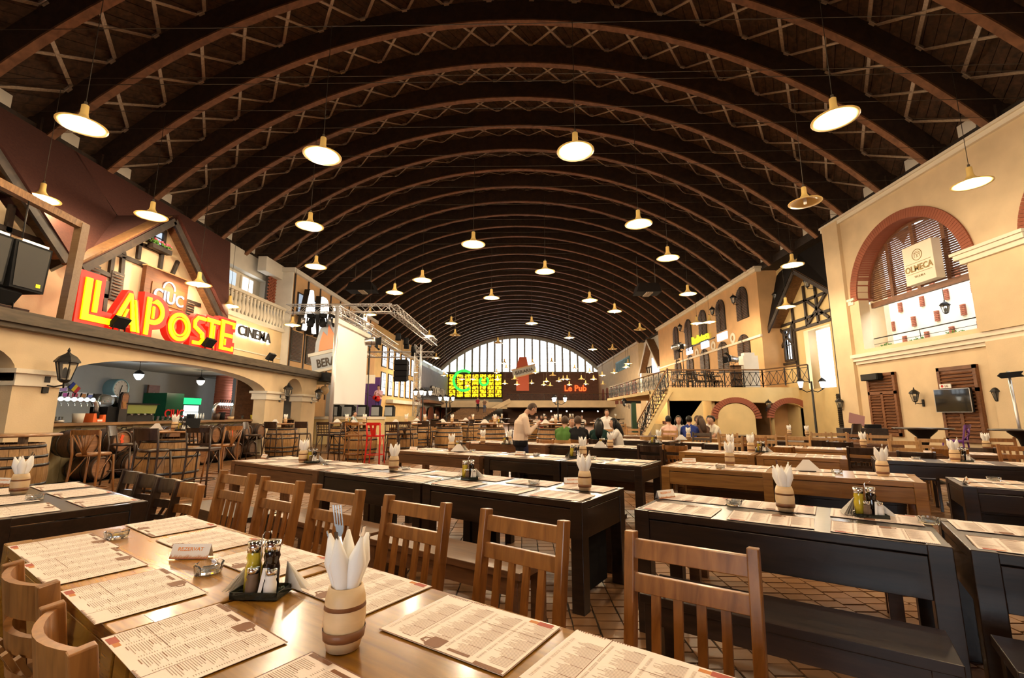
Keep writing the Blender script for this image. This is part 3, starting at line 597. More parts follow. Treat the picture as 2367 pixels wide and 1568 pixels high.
MB().box((0, 0, 0), (.16, .66, .12)).build('box', 'timber', fb)
b = MB()
for i in range(26): b.sphere((rnd.uniform(-.06, .06), rnd.uniform(-.36, .36), .1+rnd.random()*.1), .035, 6)
b.build('leaves', 'foliage', fb, kind='stuff')
M['pink'] = plain('pink_petals', (.75, .12, .18), .6)
for i in range(9): MB().sphere((.04+rnd.uniform(-.03, .03), -.33+i*.082, .15+rnd.random()*.06), .035, 6).build('flower', 'pink', fb)
for i, (y, z) in enumerate((TL(206, 645), TL(263, 661), TL(397, 705), TL(432, 722))):
    f = tag(MB().b2((XT+.03, y-.17, z-.34), (XT+.08, y+.17, z+.34)).build('small_shutter', 'timber'), 'small dark louvred shutter, %s from the left on the timbered gable' % ORD[i], 'shutter', 'small shutters on the gable')
    for k in range(8): MB().box((XT+.10, y, z-.26+k*.075), (.03, .24, .012), rot=Matrix.Rotation(R_(30), 3, 'Y')).build('slat', 'brace' if k % 2 else 'shut', f)
# rakes and the brown roof slope
gable('trim_20', -9.5, -9.9, yg, zgp, 9.30, 4.50, 14.0, 4.30)
gable('trim_21', -9.5, -9.9, 6.55, 6.9, 8.95, 4.55, 4.0, 4.3)
def SL(z): return -9.45-(z-4.5)/4.2*3.1
rf = MB()
q = [(-9.45, 9.1, 4.5), (SL(6.6), yg, 6.7), (SL(8.7), 14.0, 8.7), (SL(8.7), 4.0, 8.7), (SL(6.9), 6.4, 7.0)]
struct(MB().add([(-9.45, 9.15, 4.5), (-9.40, yg, 6.80), (SL(6.8), yg, 6.80), (-12.55, 11.6, 8.72), (-12.55, -5, 8.72), (SL(7.1), 6.5, 7.1), (-9.4, 6.5, 7.1)], [(0, 1, 2), (0, 2, 3, 4, 5), (0, 5, 6)]).build('roof_brown_slope', 'roofbr'))
struct(MB().add([(-9.45, 14.05, 4.35), (SL(6.8), yg+.05, 6.80), (-12.55, 11.5, 8.72), (-12.55, 18.5, 8.72), (-9.45, 14.2, 4.4)], [(0, 1, 2, 3, 4)]).add([(-9.40, yg, 6.80), (-9.4, 14.1, 4.45), (-10.9, yg+.1, 6.8)], [(0, 1, 2)]).build('roof_brown_slope_2', 'roofbr'))
# carved panel with the brewery letters
pn = thing('wood_sign_panel', 'orange-brown wooden panel with glowing white letters on the gable', 'sign', (0, 0, 0))
MB().b2((XT+.05, 11.2, 4.24), (XT+.16, 12.72, 5.22)).build('board', wood('orange_board', (.07, .02, .003), (.12, .036, .006), .75, (1, 1, 5)), pn)
MB().b2((XT+.04, 11.17, 5.22), (XT+.2, 12.75, 5.25)).b2((XT+.04, 11.17, 4.21), (XT+.2, 12.75, 4.24)).build('frame', 'peach', pn)
MB().b2((XT+.16, 11.42, 4.32), (XT+.18, 12.58, 4.86)).build('raised_plate', wood('lit_board', (.12, .042, .007), (.16, .06, .01), .75, (1, 1, 5)), pn)
text('CIUC', .46, ML(XT+.2, 12.02, 4.40), 'softpane', 'letters', pn, .01, .006, 1.0)
MB().lathe([(.19, 0), (.215, 0), (.215, .03), (.19, .03)], 20, (XT+.19, 11.98, 4.78), rot=Matrix.Rotation(PI/2, 3, 'Y') @ Matrix.Rotation(PI/2, 3, 'Z'), a0=0, a1=PI).build('crest_arc', 'neonw', pn)
# ---------------------------------------------------------------- the big red and yellow letters
def stroke(poly): return poly
sg = thing('large_sign_letters', 'large red sign with yellow art deco letters reading LA POSTE above the bar', 'sign', (XL+.02, 0, 3.2))
LT = [('L', 8.70, 1.02, 1.10), ('A', 9.35, .98, .98), ('P', 10.28, .82, 1.06), ('O', 11.02, .88, .86), ('S', 11.85, .66, .92), ('T', 12.42, .62, .98), ('E', 12.98, .80, 1.06)]
def glyph(c):
    """outer red outline and yellow bars in a 1 x 1 cell"""
    if c == 'L': return [(0,0),(1,0),(1,.32),(.55,.32),(.55,1),(0,1)], [[(.10,.08),(.92,.08),(.92,.2),(.24,.2),(.24,.88),(.10,.88)], [(.32,.26),(.42,.26),(.42,.88),(.32,.88)], [(.86,.12),(.93,.12),(.93,.30),(.86,.30)]]
    if c == 'A': return [(0,0),(.28,0),(.40,.12),(.66,.12),(.72,0),(1,0),(.80,.82),(.70,.84),(.62,1),(.5,1)], [[(.12,.06),(.24,.06),(.56,.80),(.68,.06),(.80,.06),(.60,.93),(.52,.93)], [(.30,.20),(.64,.20),(.63,.28),(.34,.28)], [(.84,.06),(.90,.06),(.72,.80),(.68,.80)], [(.42,.34),(.47,.34),(.55,.55),(.50,.55)]]
    if c == 'P': return [(0,0),(.42,0),(.42,.22)]+[(.42+.58*math.cos(R_(a)), .60+.40*math.sin(R_(a))) for a in range(-78, 91, 12)]+[(0,1)], [[(.10,.05),(.24,.05),(.24,.90),(.10,.90)], [(.24,.78)]+[(.36+.40*math.cos(R_(a)), .60+.30*math.sin(R_(a))) for a in range(80, -91, -12)]+[(.24,.30),(.24,.40)]+[(.36+.27*math.cos(R_(a)), .60+.19*math.sin(R_(a))) for a in range(-90, 81, 12)], [(.32,.44),(.39,.44),(.39,.72),(.32,.72)]]
    if c == 'O': return [(.5+.5*math.cos(R_(a)), .5+.5*math.sin(R_(a))) for a in range(0, 360, 12)], ['ring', (.43, .33), (.26, .20)]
    if c == 'S': return [(.05,0),(.75,0),(1,.22),(.95,.55),(.55,.72),(.95,.78),(.95,1),(.3,1),(0,.78),(.05,.45),(.5,.30),(.05,.30)], [[(.18,.08),(.62,.08),(.85,.24),(.80,.46),(.30,.64),(.30,.74),(.42,.84),(.84,.84),(.84,.94),(.36,.94),(.14,.78),(.16,.56),(.66,.38),(.68,.28),(.56,.18),(.18,.18)], [(.62,.30),(.70,.30),(.66,.44),(.58,.46)]]
    if c == 'T': return [(.22,0),(.80,0),(.80,.66),(1,.66),(1,1),(0,1),(0,.66),(.22,.66)], [[(.06,.80),(.94,.80),(.94,.92),(.06,.92)], [(.32,.06),(.48,.06),(.48,.80),(.32,.80)], [(.56,.06),(.62,.06),(.62,.74),(.56,.74)]]
    return [(0,0),(1,0),(1,.34),(.88,.34),(.88,.66),(1,.66),(1,1),(0,1)], [[(.12,.08),(.90,.08),(.90,.22),(.82,.22),(.82,.16),(.30,.16),(.30,.46),(.80,.46),(.80,.56),(.30,.56),(.30,.84),(.80,.84),(.80,.74),(.90,.74),(.90,.92),(.12,.92)], [(.38,.22),(.44,.22),(.44,.40),(.38,.40)]]
for c, y, w_, h in LT:
    out, ys = glyph(c); sc = lambda P: [(y+a*w_, b*h) for a, b in P]
    hol = [[(y+w_*(.5+.13*math.cos(R_(a))), h*(.5+.22*math.sin(R_(a)))) for a in range(0, 360, 24)]] if c == 'O' else []
    L = flat(sc(out), hol, .16, ML(0), 'letter', 'redsign', sg)
    if ys and ys[0] == 'ring':
        for r1, r2 in ((.43, .32), (.28, .235)):
            flat([(y+w_*(.5+r1*math.cos(R_(a))), h*(.5+r1*math.sin(R_(a)))) for a in range(0, 360, 12)], [[(y+w_*(.5+r2*math.cos(R_(a))), h*(.5+r2*math.sin(R_(a)))) for a in range(0, 360, 12)]], .03, ML(.1), 'yellow_face', 'yellowsign', L)
    else:
        for P in ys: flat(sc(P), [], .03, ML(.1), 'yellow_face', 'yellowsign', L)
# ---------------------------------------------------------------- balustraded building (x = -11.7) and the one beyond it
XB = -11.7
struct(MB().b2((XB-1.5, 12.4, 3.1), (XB, 21.8, 5.35)).build('wall_balustrade', plaster('warm_cream', (.80, .60, .34))))
struct(MB().b2((XB-1.5, 12.4, 5.30), (XB+.14, 21.8, 5.42)).b2((XB-.2, 12.4, 6.38), (XB+.12, 21.8, 6.52)).b2((XB-1.4, 15, 5.4), (XB-1.3, 21.8, 8.8)).b2((XB-.0, 12.4, 4.0), (XB+.04, 21.8, 4.05)).build('trim_22', 'trim'))
bl = struct(MB().b2((XB-.12, 12.4, 5.42), (XB+.1, 21.8, 5.5)).build('balustrade', 'trim'))
prof = [(.05, 0), (.05, .08), (.10, .2), (.11, .32), (.07, .5), (.045, .62), (.06, .7), (.05, .78), (.07, .88)]
bme = MB().lathe(prof, 8, (0, 0, 0)).mesh('baluster'); bme.materials.append(M['trim'])
y = 14.4
while y < 21.7: link('baluster', bme, bl, (XB, y, 5.5)); y += .27
for nm, y0, y1 in (('window_12', 18.3, 19.6), ('window_13', 20.15, 20.9)):
    f = struct(MB().b2((XB-1.28, y0-.08, 6.75), (XB-1.2, y1+.08, 7.75)).build(nm, 'trim')); MB().b2((XB-1.2, y0, 6.82), (XB-1.17, y1, 7.68)).build('pane', emis('pale_pane', (.55, .62, .66), .7) if nm == 'window_12' else M['daypane'], f)
    MB().b2((XB-1.17, (y0+y1)/2-.03, 6.82), (XB-1.14, (y0+y1)/2+.03, 7.68)).build('glazing_bar', 'trim', f)
struct(MB().b2((XB-1.29, 14.8, 7.85), (XB-.9, 21.8, 8.75)).b2((XB-.6, 20.2, 8.0), (XB-.2, 21.8, 8.7)).build('wall_upper_white', 'white'))
bp = struct(MB().b2((XB-.62, 21.0, 6.5), (XB-.5, 21.75, 8.1)).build('brick_pier', 'mortar'))
for j in range(20):
    for i in range(3): MB().b2((XB-.5, 21.02+i*.245-(.1 if j % 2 else 0)+.05, 6.52+j*.079), (XB-.47, 21.25+i*.245-(.1 if j % 2 else 0), 6.59+j*.079)).build('brick', 'brick', bp)
M['glowtube_'] = emis('glow_tube', (1, .9, .7), 3.5)
t = text('CINEMA', .58, ML(XB+.12, 19.3, 4.62), 'timber', 'backlit_letters', None, .03, .006, 1.15); tag(t, 'backlit letters reading CINEMA on the cream wall below the balustrade', 'sign')
text('CINEMA', .58, ML(XB+.04, 19.3, 4.62), 'glowtube_', 'glow_tube', t, .01, .05, 1.15)
XA = -11.4
def LA(px, py): p = atx(px, py, XA); return (p.y, p.z)
wa = struct(MB().b2((-13.2, 21.8, 0), (XA, 35, 8.45)).build('wall_left_panelled', 'peach'))
struct(MB().b2((XA-1.9, 21.6, 8.4), (XA+.15, 35.1, 8.62)).b2((-13.2, 21.7, 3), (XA+.02, 21.8, 8.45)).b2((XA, 21.8, 5.68), (XA+.08, 35, 5.82)).build('trim_23', 'white'))
for k in range(9):
    y = 21.95+k*1.45; MB().b2((XA, y-.05, 2.2), (XA+.05, y+.05, 8.4)).build('timber', 'timber', wa)
for i in range(5):
    y0 = 21.95+i*1.65; f = tag(MB().b2((XA, y0, 4.0), (XA+.07, y0+1.15, 5.5)).build('louvred_shutter', 'dshut'), 'dark louvred shutter, %s from the near corner of the panelled wall' % ORD[i], 'shutter', 'dark shutters on the panelled wall')
    for k in range(20): MB().box((XA+.09, y0+.575, 4.08+k*.07), (.045, 1.0, .014), rot=Matrix.Rotation(R_(30), 3, 'Y')).build('slat', 'shut', f)
for i in range(4):
    y0 = 22.3+i*3.0; f = struct(MB().b2((XA, y0, 6.35), (XA+.06, y0+2.6, 7.55)).build('window_%d' % (14+i), 'timber')); MB().b2((XA+.05, y0+.08, 6.43), (XA+.08, y0+2.52, 7.47)).build('pane', emis('grey_pane', (.36, .42, .50), .6), f)
aw = thing('tall_sign_letters', 'tall white glowing letters high on the panelled wall behind the truss', 'sign', (0, 0, 0))
for c, y in (('A', 22.7), ('R', 24.4), ('C', 26.0)):
    t = text(c, 3.0, ML(XA+.5, y, 5.6), 'neonw', 'letter', aw, .12, .06, .62); text(c, 3.0, ML(XA+.36, y, 5.6), 'dshut', 'letter_side', t, .14, .10, .62)
# slanting board sign, flame above
sx = thing('tavern_sign', 'blue-grey slanted sign reading BERARIA with an orange flame above', 'sign', (0, 0, 0))
Yb = 20.6; p = aty(752, 835, Yb)
MS = MY(p.x, Yb, p.z) @ Matrix.Rotation(R_(12), 4, 'Z') @ Matrix.Diagonal((.85, .85, 1, 1))
M['bluegrey'] = plain('blue_grey_board', (.32, .36, .42), .5); M['flame'] = plain('flame_paint', (.75, .22, .10), .5)
MB().prism([(-.75, -.42), (1.3, -.42), (1.3, .42), (-.75, .42)], -.05, .05, 0, MS).build('board', 'bluegrey', sx)
MB().prism([(-.85, .38), (1.35, .38), (1.35, .56), (-.85, .56)], -.08, .08, 0, MS).prism([(-.85, -.54), (1.35, -.54), (1.35, -.40), (-.85, -.40)], -.08, .08, 0, MS).build('edge_rail', 'gwhite', sx)
text('BERARI', .62, MS @ Matrix.Translation((.25, -.28, .07)), 'timber', 'lettering', sx, .02, .012, .72)
MB().prism([(-.5, .5), (1.2, .5), (1.25, 1.2), (.8, 1.9), (.45, 2.2), (.0, 1.8), (-.35, 1.1)], -.06, .04, 0, MS).build('flame_back', 'bluegrey', sx)
MB().prism([(-.25, .58), (1.05, .58), (1.1, 1.1), (.85, 1.5), (.75, 1.2), (.5, 1.95), (.35, 1.3), (.15, 1.6), (-.1, 1.1)], .04, .08, 0, MS).build('flame', 'flame', sx)
# amber building with tall small-paned windows (x = -11.4, y 36..50)
XW = -11.4
ww = struct(MB().b2((-13.3, 35, 0), (XW, 50, 7.2)).b2((-13.3, 35, 7.2), (XW-.3, 50, 8.6)).build('wall_left_amber', plaster('amber_plaster', (.72, .50, .22))))
struct(MB().b2((XW-.4, 35, 7.1), (XW+.15, 50, 7.3)).b2((XW-.1, 38.5, 2.3), (XW+.6, 50, 2.6)).build('trim_24', 'white'))
n = 14
for row, (z0, z1) in enumerate(((5.3, 6.9), (3.0, 4.7))):
    for i in range(6):
        y0 = 36.8+i*2.0; f = struct(MB().b2((XW, y0-.1, z0-.1), (XW+.08, y0+1.1, z1+.1)).build('window_%d' % (18+row*6+i), 'timber')); MB().b2((XW+.07, y0, z0), (XW+.09, y0+1.0, z1)).build('pane', 'daypane', f)
        b = MB()
        for t in (.33, .67): b.b2((XW+.08, y0+t-.03, z0), (XW+.12, y0+t+.03, z1))
        for t in (.33, .67): b.b2((XW+.08, y0, z0+(z1-z0)*t-.02), (XW+.12, y0+1, z0+(z1-z0)*t+.02))
        b.build('glazing_bar', 'timber', f)
cw = struct(MB().b2((-13.3, 50, 0), (-11.6, 71, 7.6)).build('wall_left_far', 'gwhite'))
struct(MB().b2((-11.7, 50, 3.1), (-11.3, 70, 6.9)).build('facade_grey', plaster('blue_grey_plaster', (.30, .30, .34))))
M['tube'] = emis('white_tube', (.85, 1, .98), 2.5)
for i in range(3): tag(MB().tube([(-11.1, 51.5+i*6, 7.35), (-11.1, 56.2+i*6, 7.35)], .07, 6).build('light_tube', 'tube'), 'white tube light, %s along the far left roof edge' % ORD[i], 'light', 'tube lights on the far left')
t = text('COOPERATIVA', 1.5, ML(-10.2, 56.0, 3.5), 'timber', 'sign_letters', None, .1, .05, .95); tag(t, 'white-faced capital letters reading COOPERATIVA on the far left', 'sign')
text('COOPERATIVA', 1.5, ML(-10.05, 56.0, 3.5), 'white', 'letter_face', t, .02, .01, .95)
struct(MB().b2((-11.3, 49, 2.6), (-9.9, 62, 2.9)).build('trim_25', 'shut'))
for i in range(4): struct(flat([(51+i*4.6, 0), (54+i*4.6, 0)]+arc(52.5+i*4.6, 1.5, 1.5, .75, 0, 180, 12), [], .1, ML(-11.25), 'door_%d' % (i+1), 'brick'))
# ================================================================== FURNITURE
def table_proto(L, D, mat, az=.50):
    def f():
        t = thing('dining_table', 'x', 'table'); hx, hy = L/2, D/2; lw = .095
        MB().b2((-hx+.0, -hy+lw*.0, .712), (hx, hy, .76)).build('tabletop', mat, t, bev=.004)
        for sx in (-1, 1):
            for sy in (-1, 1): MB().b2((sx*(hx+.002), sy*(hy+.004), 0), (sx*(hx-lw), sy*(hy-lw), .763)).build('leg', mat, t, bev=.004)
        for sy in (-1, 1): MB().b2((-hx+lw, sy*(hy-.005), az), (hx-lw, sy*(hy-.035), .705)).build('apron', mat, t, bev=.003)
        for sx in (-1, 1): MB().b2((sx*(hx-.005), -hy+lw, az), (sx*(hx-.035), hy-lw, .705)).build('apron', mat, t, bev=.003)
        return t
    return f
def bench_proto(L, mat):
    def f():
        t = thing('bench', 'x', 'bench'); hx, hy = L/2, .18
        MB().b2((-hx, -hy, .41), (hx, hy, .455)).build('seat', mat, t, bev=.004)
        for sx in (-1, 1):
            for sy in (-1, 1): MB().b2((sx*(hx-.02), sy*(hy-.01), 0), (sx*(hx-.10), sy*(hy-.08), .41)).build('leg', mat, t, bev=.003)
        for sy in (-1, 1): MB().b2((-hx+.1, sy*(hy-.015), .31), (hx-.1, sy*(hy-.045), .405)).build('rail', mat, t)
        return t
    return f
WOODN = {'tgold': 'golden-brown', 'tdark': 'dark brown', 'tbrown': 'mid-brown', 'thoney': 'honey-coloured'}
KT = {}; TABS = []
def table(u0, u1, v0, v1, mat, label):
    k = (round(u1-u0, 2), round(v1-v0, 2), mat, .56 if v0 > 5 else .50)
    if k not in KT: KT[k] = Kind(table_proto(k[0]-.012, k[1], mat, k[3]))
    c = G((u0+u1)/2, (v0+v1)/2); TABS.append((u0, u1, v0, v1)); return KT[k].put(c, A_, label, 'long wooden tables in slanting rows')
KBN = {}
def bench(u0, u1, v, mat, label):
    k = (round(u1-u0, 2), mat)
    if k not in KBN: KBN[k] = Kind(bench_proto(k[0], mat))
    return KBN[k].put(G((u0+u1)/2, v), A_, label, 'wooden benches between the tables')
table(-3.45, -1.78, .54, 1.33, 'tgold', 'golden-brown table at the very front left, with two ashtrays and a tent card')
table(-1.77, -.10, .54, 1.33, 'tgold', 'golden-brown table at the very front, carrying the nearest cutlery barrel')
table(-6.0, -4.22, .58, 1.36, 'tdark', 'dark table at the left edge of the picture with light menus')
for i, (a, b, m, l) in enumerate([(-6.88, -4.83, 'tbrown', 'mid-brown table in the second row with a white tent card at its far end'), (-4.81, -3.19, 'tdark', 'dark table in the middle of the second row'), (-3.17, -1.54, 'tdark', 'dark table at the right end of the second row left of the aisle'),
    (-1.16, .43, 'tdark', 'large dark table right of the aisle behind the rightmost front chair'), (.48, 2.08, 'tdark', 'dark table at the right edge of the picture in the second row')]): table(a, b, 3.13, 3.95, m, l)
for a, b, v0, v1, m, l in [(-6.4, -4.47, 5.6, 6.38, 'tbrown', 'mid-brown table in the third row near the barrel tables'), (-4.43, -3.12, 5.66, 6.46, 'tdark', 'dark table in the third row with a tent card, left half'), (-3.10, -1.97, 5.66, 6.46, 'tdark', 'dark table in the third row ending at the aisle, right half'),
    (-1.79, -.58, 5.82, 6.58, 'thoney', 'honey-coloured table in the third row just right of the aisle'), (-.56, .68, 5.82, 6.58, 'thoney', 'honey-coloured table in the third row with a folded white napkin pile'), (.90, 2.6, 5.76, 6.5, 'tdark', 'dark table at the right edge in the third row with a tent card'),
    (-7.0, -4.87, 8.25, 9.0, 'tbrown', 'mid-brown table beside the standing waiter'), (-4.85, -2.51, 8.40, 9.15, 'tdark', 'dark table in the fourth row in front of the four seated guests'), (-2.19, -1.04, 8.15, 8.9, 'thoney', 'honey-coloured table in the fourth row, left half'), (-1.02, .14, 8.15, 8.9, 'thoney', 'honey-coloured table in the fourth row, right half'),
    (.44, 2.4, 8.28, 9.0, 'tdark', 'long dark table in the fourth row at the right'), (-4.95, -3.1, 10.85, 11.6, 'tdark', 'dark table in the fifth row behind the seated guests'), (-2.9, -1.15, 10.5, 11.2, 'tdark', 'dark table in the fifth row with a grey end'), (-1.0, .6, 10.2, 10.9, 'thoney', 'honey-coloured table in the fifth row beyond the aisle'),
    (.75, 2.3, 10.2, 10.9, 'tbrown', 'brown table in the fifth row near the right wall'), (2.6, 4.4, 8.3, 9.0, 'tdark', 'dark table at the far right edge under the signpost'), (-3.4, -1.8, 12.9, 13.6, 'thoney', 'honey-coloured table of the guests by the counter'), (-1.6, .1, 12.6, 13.3, 'tdark', 'dark table in the sixth row before the brick arches'),
    (.2, 1.2, 12.6, 13.3, 'tbrown', 'brown table in the sixth row before the till'), (-5.2, -3.7, 13.0, 13.7, 'tbrown', 'brown table beside the stair foot'), (-3.4, -1.8, 15.2, 15.9, 'tdark', 'dark table just before the left brick arch'), (-1.4, .2, 15.0, 15.7, 'thoney', 'honey-coloured table just before the right brick arch')]:
    table(a, b, v0, v1, m, l)
bench(-5.78, -4.5, 2.34, 'tdark', 'dark bench behind the leftmost front chairs')
bench(-4.45, -3.12, 2.60, 'tbrown', 'brown bench behind the third front chair')
bench(-3.05, -1.62, 2.60, 'tbrown', 'brown bench with a bright top behind the two middle front chairs')
bench(-.93, .33, 2.72, 'tdark', 'dark bench in front of the large dark table')
bench(.48, 1.75, 2.78, 'tdark', 'dark bench in the bottom right corner')
for i, (a, b, v, m, l) in enumerate([(-4.4, -3.2, 6.72, 'tdark', 'bench seen below the third-row dark table, left'), (-3.1, -2.0, 6.72, 'tbrown', 'bench seen below the third-row dark table, right'), (-1.75, -.6, 6.85, 'tbrown', 'bench behind the left honey table of the third row'), (-.5, .6, 6.85, 'tdark', 'bench behind the right honey table of the third row'),
    (-4.7, -3.3, 4.22, 'tdark', 'bench on the far side of the second-row middle table'), (-3.1, -1.7, 4.22, 'tdark', 'bench on the far side of the second-row right table'), (-1.1, .3, 4.3, 'tbrown', 'bench on the far side of the large dark table'), (.5, 1.9, 4.3, 'tbrown', 'bench on the far side of the second-row table at the right edge'), (-6.3, -4.6, 5.25, 'tdark', 'bench before the third-row brown table'), (.95, 2.4, 6.8, 'tdark', 'bench behind the third-row dark table at the right edge'),
    (-1.6, -.3, 5.45, 'tdark', 'bench before the honey tables of the third row')]): bench(a, b, v, m, l)
# end panel with slots on the dark table by the aisle
e = tag(MB().b2((-.02, -.26, .05), (.02, .26, .52)).build('folded_stand', 'black'), 'black perforated folded panel under the end of the dark aisle table', 'panel'); e.location = G(-1.68, 3.54); e.rotation_euler = (0, 0, A_)
for k in range(6): MB().lathe([(.0, 0), (.011, 0)], 8, (.023, -.2, .12+k*.07), rot=Matrix.Rotation(PI/2, 3, 'Y')).build('hole', 'brace', e)
# ---- chairs
def chair_proto(mat, curved=False):
    def f():
        t = thing('dining_chair', 'x', 'chair'); W = .46
        for sx in (-1, 1):
            MB().bar((sx*.205, -.20, .44), (sx*.205, -.257 if curved else -.275, .845 if curved else .965), .036, .055, up=(0, 1, 0)).bar((sx*.205, -.235, 0), (sx*.205, -.20, .45), .036, .045, up=(0, 1, 0)).build('back_post', mat, t, bev=.004)
            MB().b2((sx*.185-.02, .16, 0), (sx*.185+.02, .20, .43)).build('leg', mat, t, bev=.003)
            MB().b2((sx*.19-.012, -.19, .36), (sx*.19+.012, .17, .42)).build('side_rail', mat, t)
        MB().b2((-.22, -.21, .43), (.22, .215, .455)).build('seat', mat, t, bev=.006)
        def rail(z0, z1, nm):
            b = MB(); n = 8 if curved else 1; dy = .05 if curved else 0
            for i in range(n):
                xa, xb = -.19+.38*i/n, -.19+.38*(i+1)/n; ya = lambda x: -dy*(1-(x/.19)**2)
                y_ = lambda z: -.20-.075*(z-.44)/.525
                b.add([(xa, y_(z0)+ya(xa)-.011, z0), (xb, y_(z0)+ya(xb)-.011, z0), (xb, y_(z0)+ya(xb)+.011, z0), (xa, y_(z0)+ya(xa)+.011, z0), (xa, y_(z1)+ya(xa)-.011, z1), (xb, y_(z1)+ya(xb)-.011, z1), (xb, y_(z1)+ya(xb)+.011, z1), (xa, y_(z1)+ya(xa)+.011, z1)], [(0,3,2,1),(4,5,6,7),(0,1,5,4),(1,2,6,5),(2,3,7,6),(3,0,4,7)])
            b.build(nm, mat, t, bev=0 if curved else .003)
        if curved: rail(.72, .835, 'top_rail'); rail(.60, .665, 'mid_rail')
        else: rail(.875, .94, 'top_rail'); rail(.765, .825, 'mid_rail')
        rail(.50, .54, 'low_rail')
        for i in range(4):
            x = -.114+.076*i; dy = -.05*(1-(x/.19)**2) if curved else 0; zt = .605 if curved else .775
            MB().bar((x, -.212+dy*.9, .53), (x, -.248+dy, zt), .030, .016, up=(0, 1, 0)).build('slat', mat, t)
        return t
    return f
KC = {m: Kind(chair_proto(m)) for m in ('cwood', 'cdark', 'clight')}; KCC = {m: Kind(chair_proto(m, True)) for m in ('cwood', 'cdark', 'clight')}
for i, u in enumerate((-3.73, -3.10, -2.48, -1.81, -1.16, -.45)):
    KC['cwood'].put(G(u, 1.48), A_+PI+rnd.uniform(-.05, .05), 'walnut slat-back chair, %s from the left behind the golden front table' % ORD[i], 'front row of slat-back chairs')
KCC['cwood'].put(atz(62, 1325, .84)+VV*.26-Vector((0, 0, .84)), A_+.05, 'curved-back chair at the lower left edge, the farther of the two before the front table', 'curved-back chairs at the lower left')
KCC['cwood'].put(atz(150, 1452, .84)+VV*.26-Vector((0, 0, .84)), A_-.06, 'curved-back chair at the lower left corner, the nearer of the two before the front table', 'curved-back chairs at the lower left')
for i, u in enumerate((-5.65, -5.2, -4.75, -4.35)):
    KCC['cdark' if i < 3 else 'cwood'].put(G(u, 1.42), A_+PI, 'curved dark chair back, %s from the left behind the dark left-edge table' % ORD[i], 'chairs behind the dark left-edge table')
CH = [(1500, 1005, 'clight', 1, 11.5), (1528, 1008, 'clight', 1, 12.0), (1550, 997, 'clight', 0, 13.0), (1405, 1000, 'clight', 0, 14), (1462, 995, 'clight', 0, 14.5), (1600, 1024, 'cdark', 1, 0), (1560, 1030, 'cwood', 1, 0), (1500, 1030, 'cdark', 1, 0), (1680, 1002, 'clight', 0, 0), (1685, 1010, 'clight', 0, 0),
      (1770, 1005, 'clight', 0, 0), (1840, 1008, 'clight', 0, 0), (1800, 1033, 'cwood', 1, 0), (1895, 1000, 'clight', 0, 0), (1935, 1000, 'clight', 0, 0), (1985, 1003, 'cwood', 0, 0), (2030, 1005, 'clight', 0, 0), (2095, 1018, 'clight', 0, 0), (2150, 1013, 'clight', 0, 0), (1890, 1018, 'cdark', 1, 0), (1940, 1022, 'cdark', 1, 0),
      (2120, 1045, 'cdark', 1, 0), (1995, 1035, 'cdark', 1, 0), (2190, 1038, 'cwood', 1, 0), (2310, 1012, 'cwood', 0, 0), (2355, 1030, 'cwood', 0, 0), (1740, 1010, 'cwood', 0, 0), (1620, 1000, 'cdark', 0, 0), (2260, 1035, 'cdark', 1, 0), (1262, 1032, 'cwood', 1, 10.2), (1336, 1030, 'cwood', 1, 10.3), (1296, 1030, 'clight', 1, 10.2), (1382, 1034, 'cdark', 1, 10.4)]
for i, (px, py, m, near_, Y) in enumerate(CH):
    z = .955 if not near_ else .84; p = atz(px, py, z) if not Y else aty(px, py, Y); p.z = 0
    # back towards the camera (1) or on the far side of its table (0)
    r = A_ if near_ else A_+PI; d = Vector((-math.sin(r), math.cos(r), 0))*.27
    (KCC if near_ else KC)[m].put(p+d, r+rnd.uniform(-.12, .12), '%s %s chair, %s from the left beyond the aisle' % ({'clight': 'light oak', 'cwood': 'brown', 'cdark': 'dark'}[m], 'low curved-back' if near_ else 'slat-back', ORD[sum(1 for q in CH if q[2] == m and q[3] == near_ and q[0] < px)]), 'chairs of the right dining area')
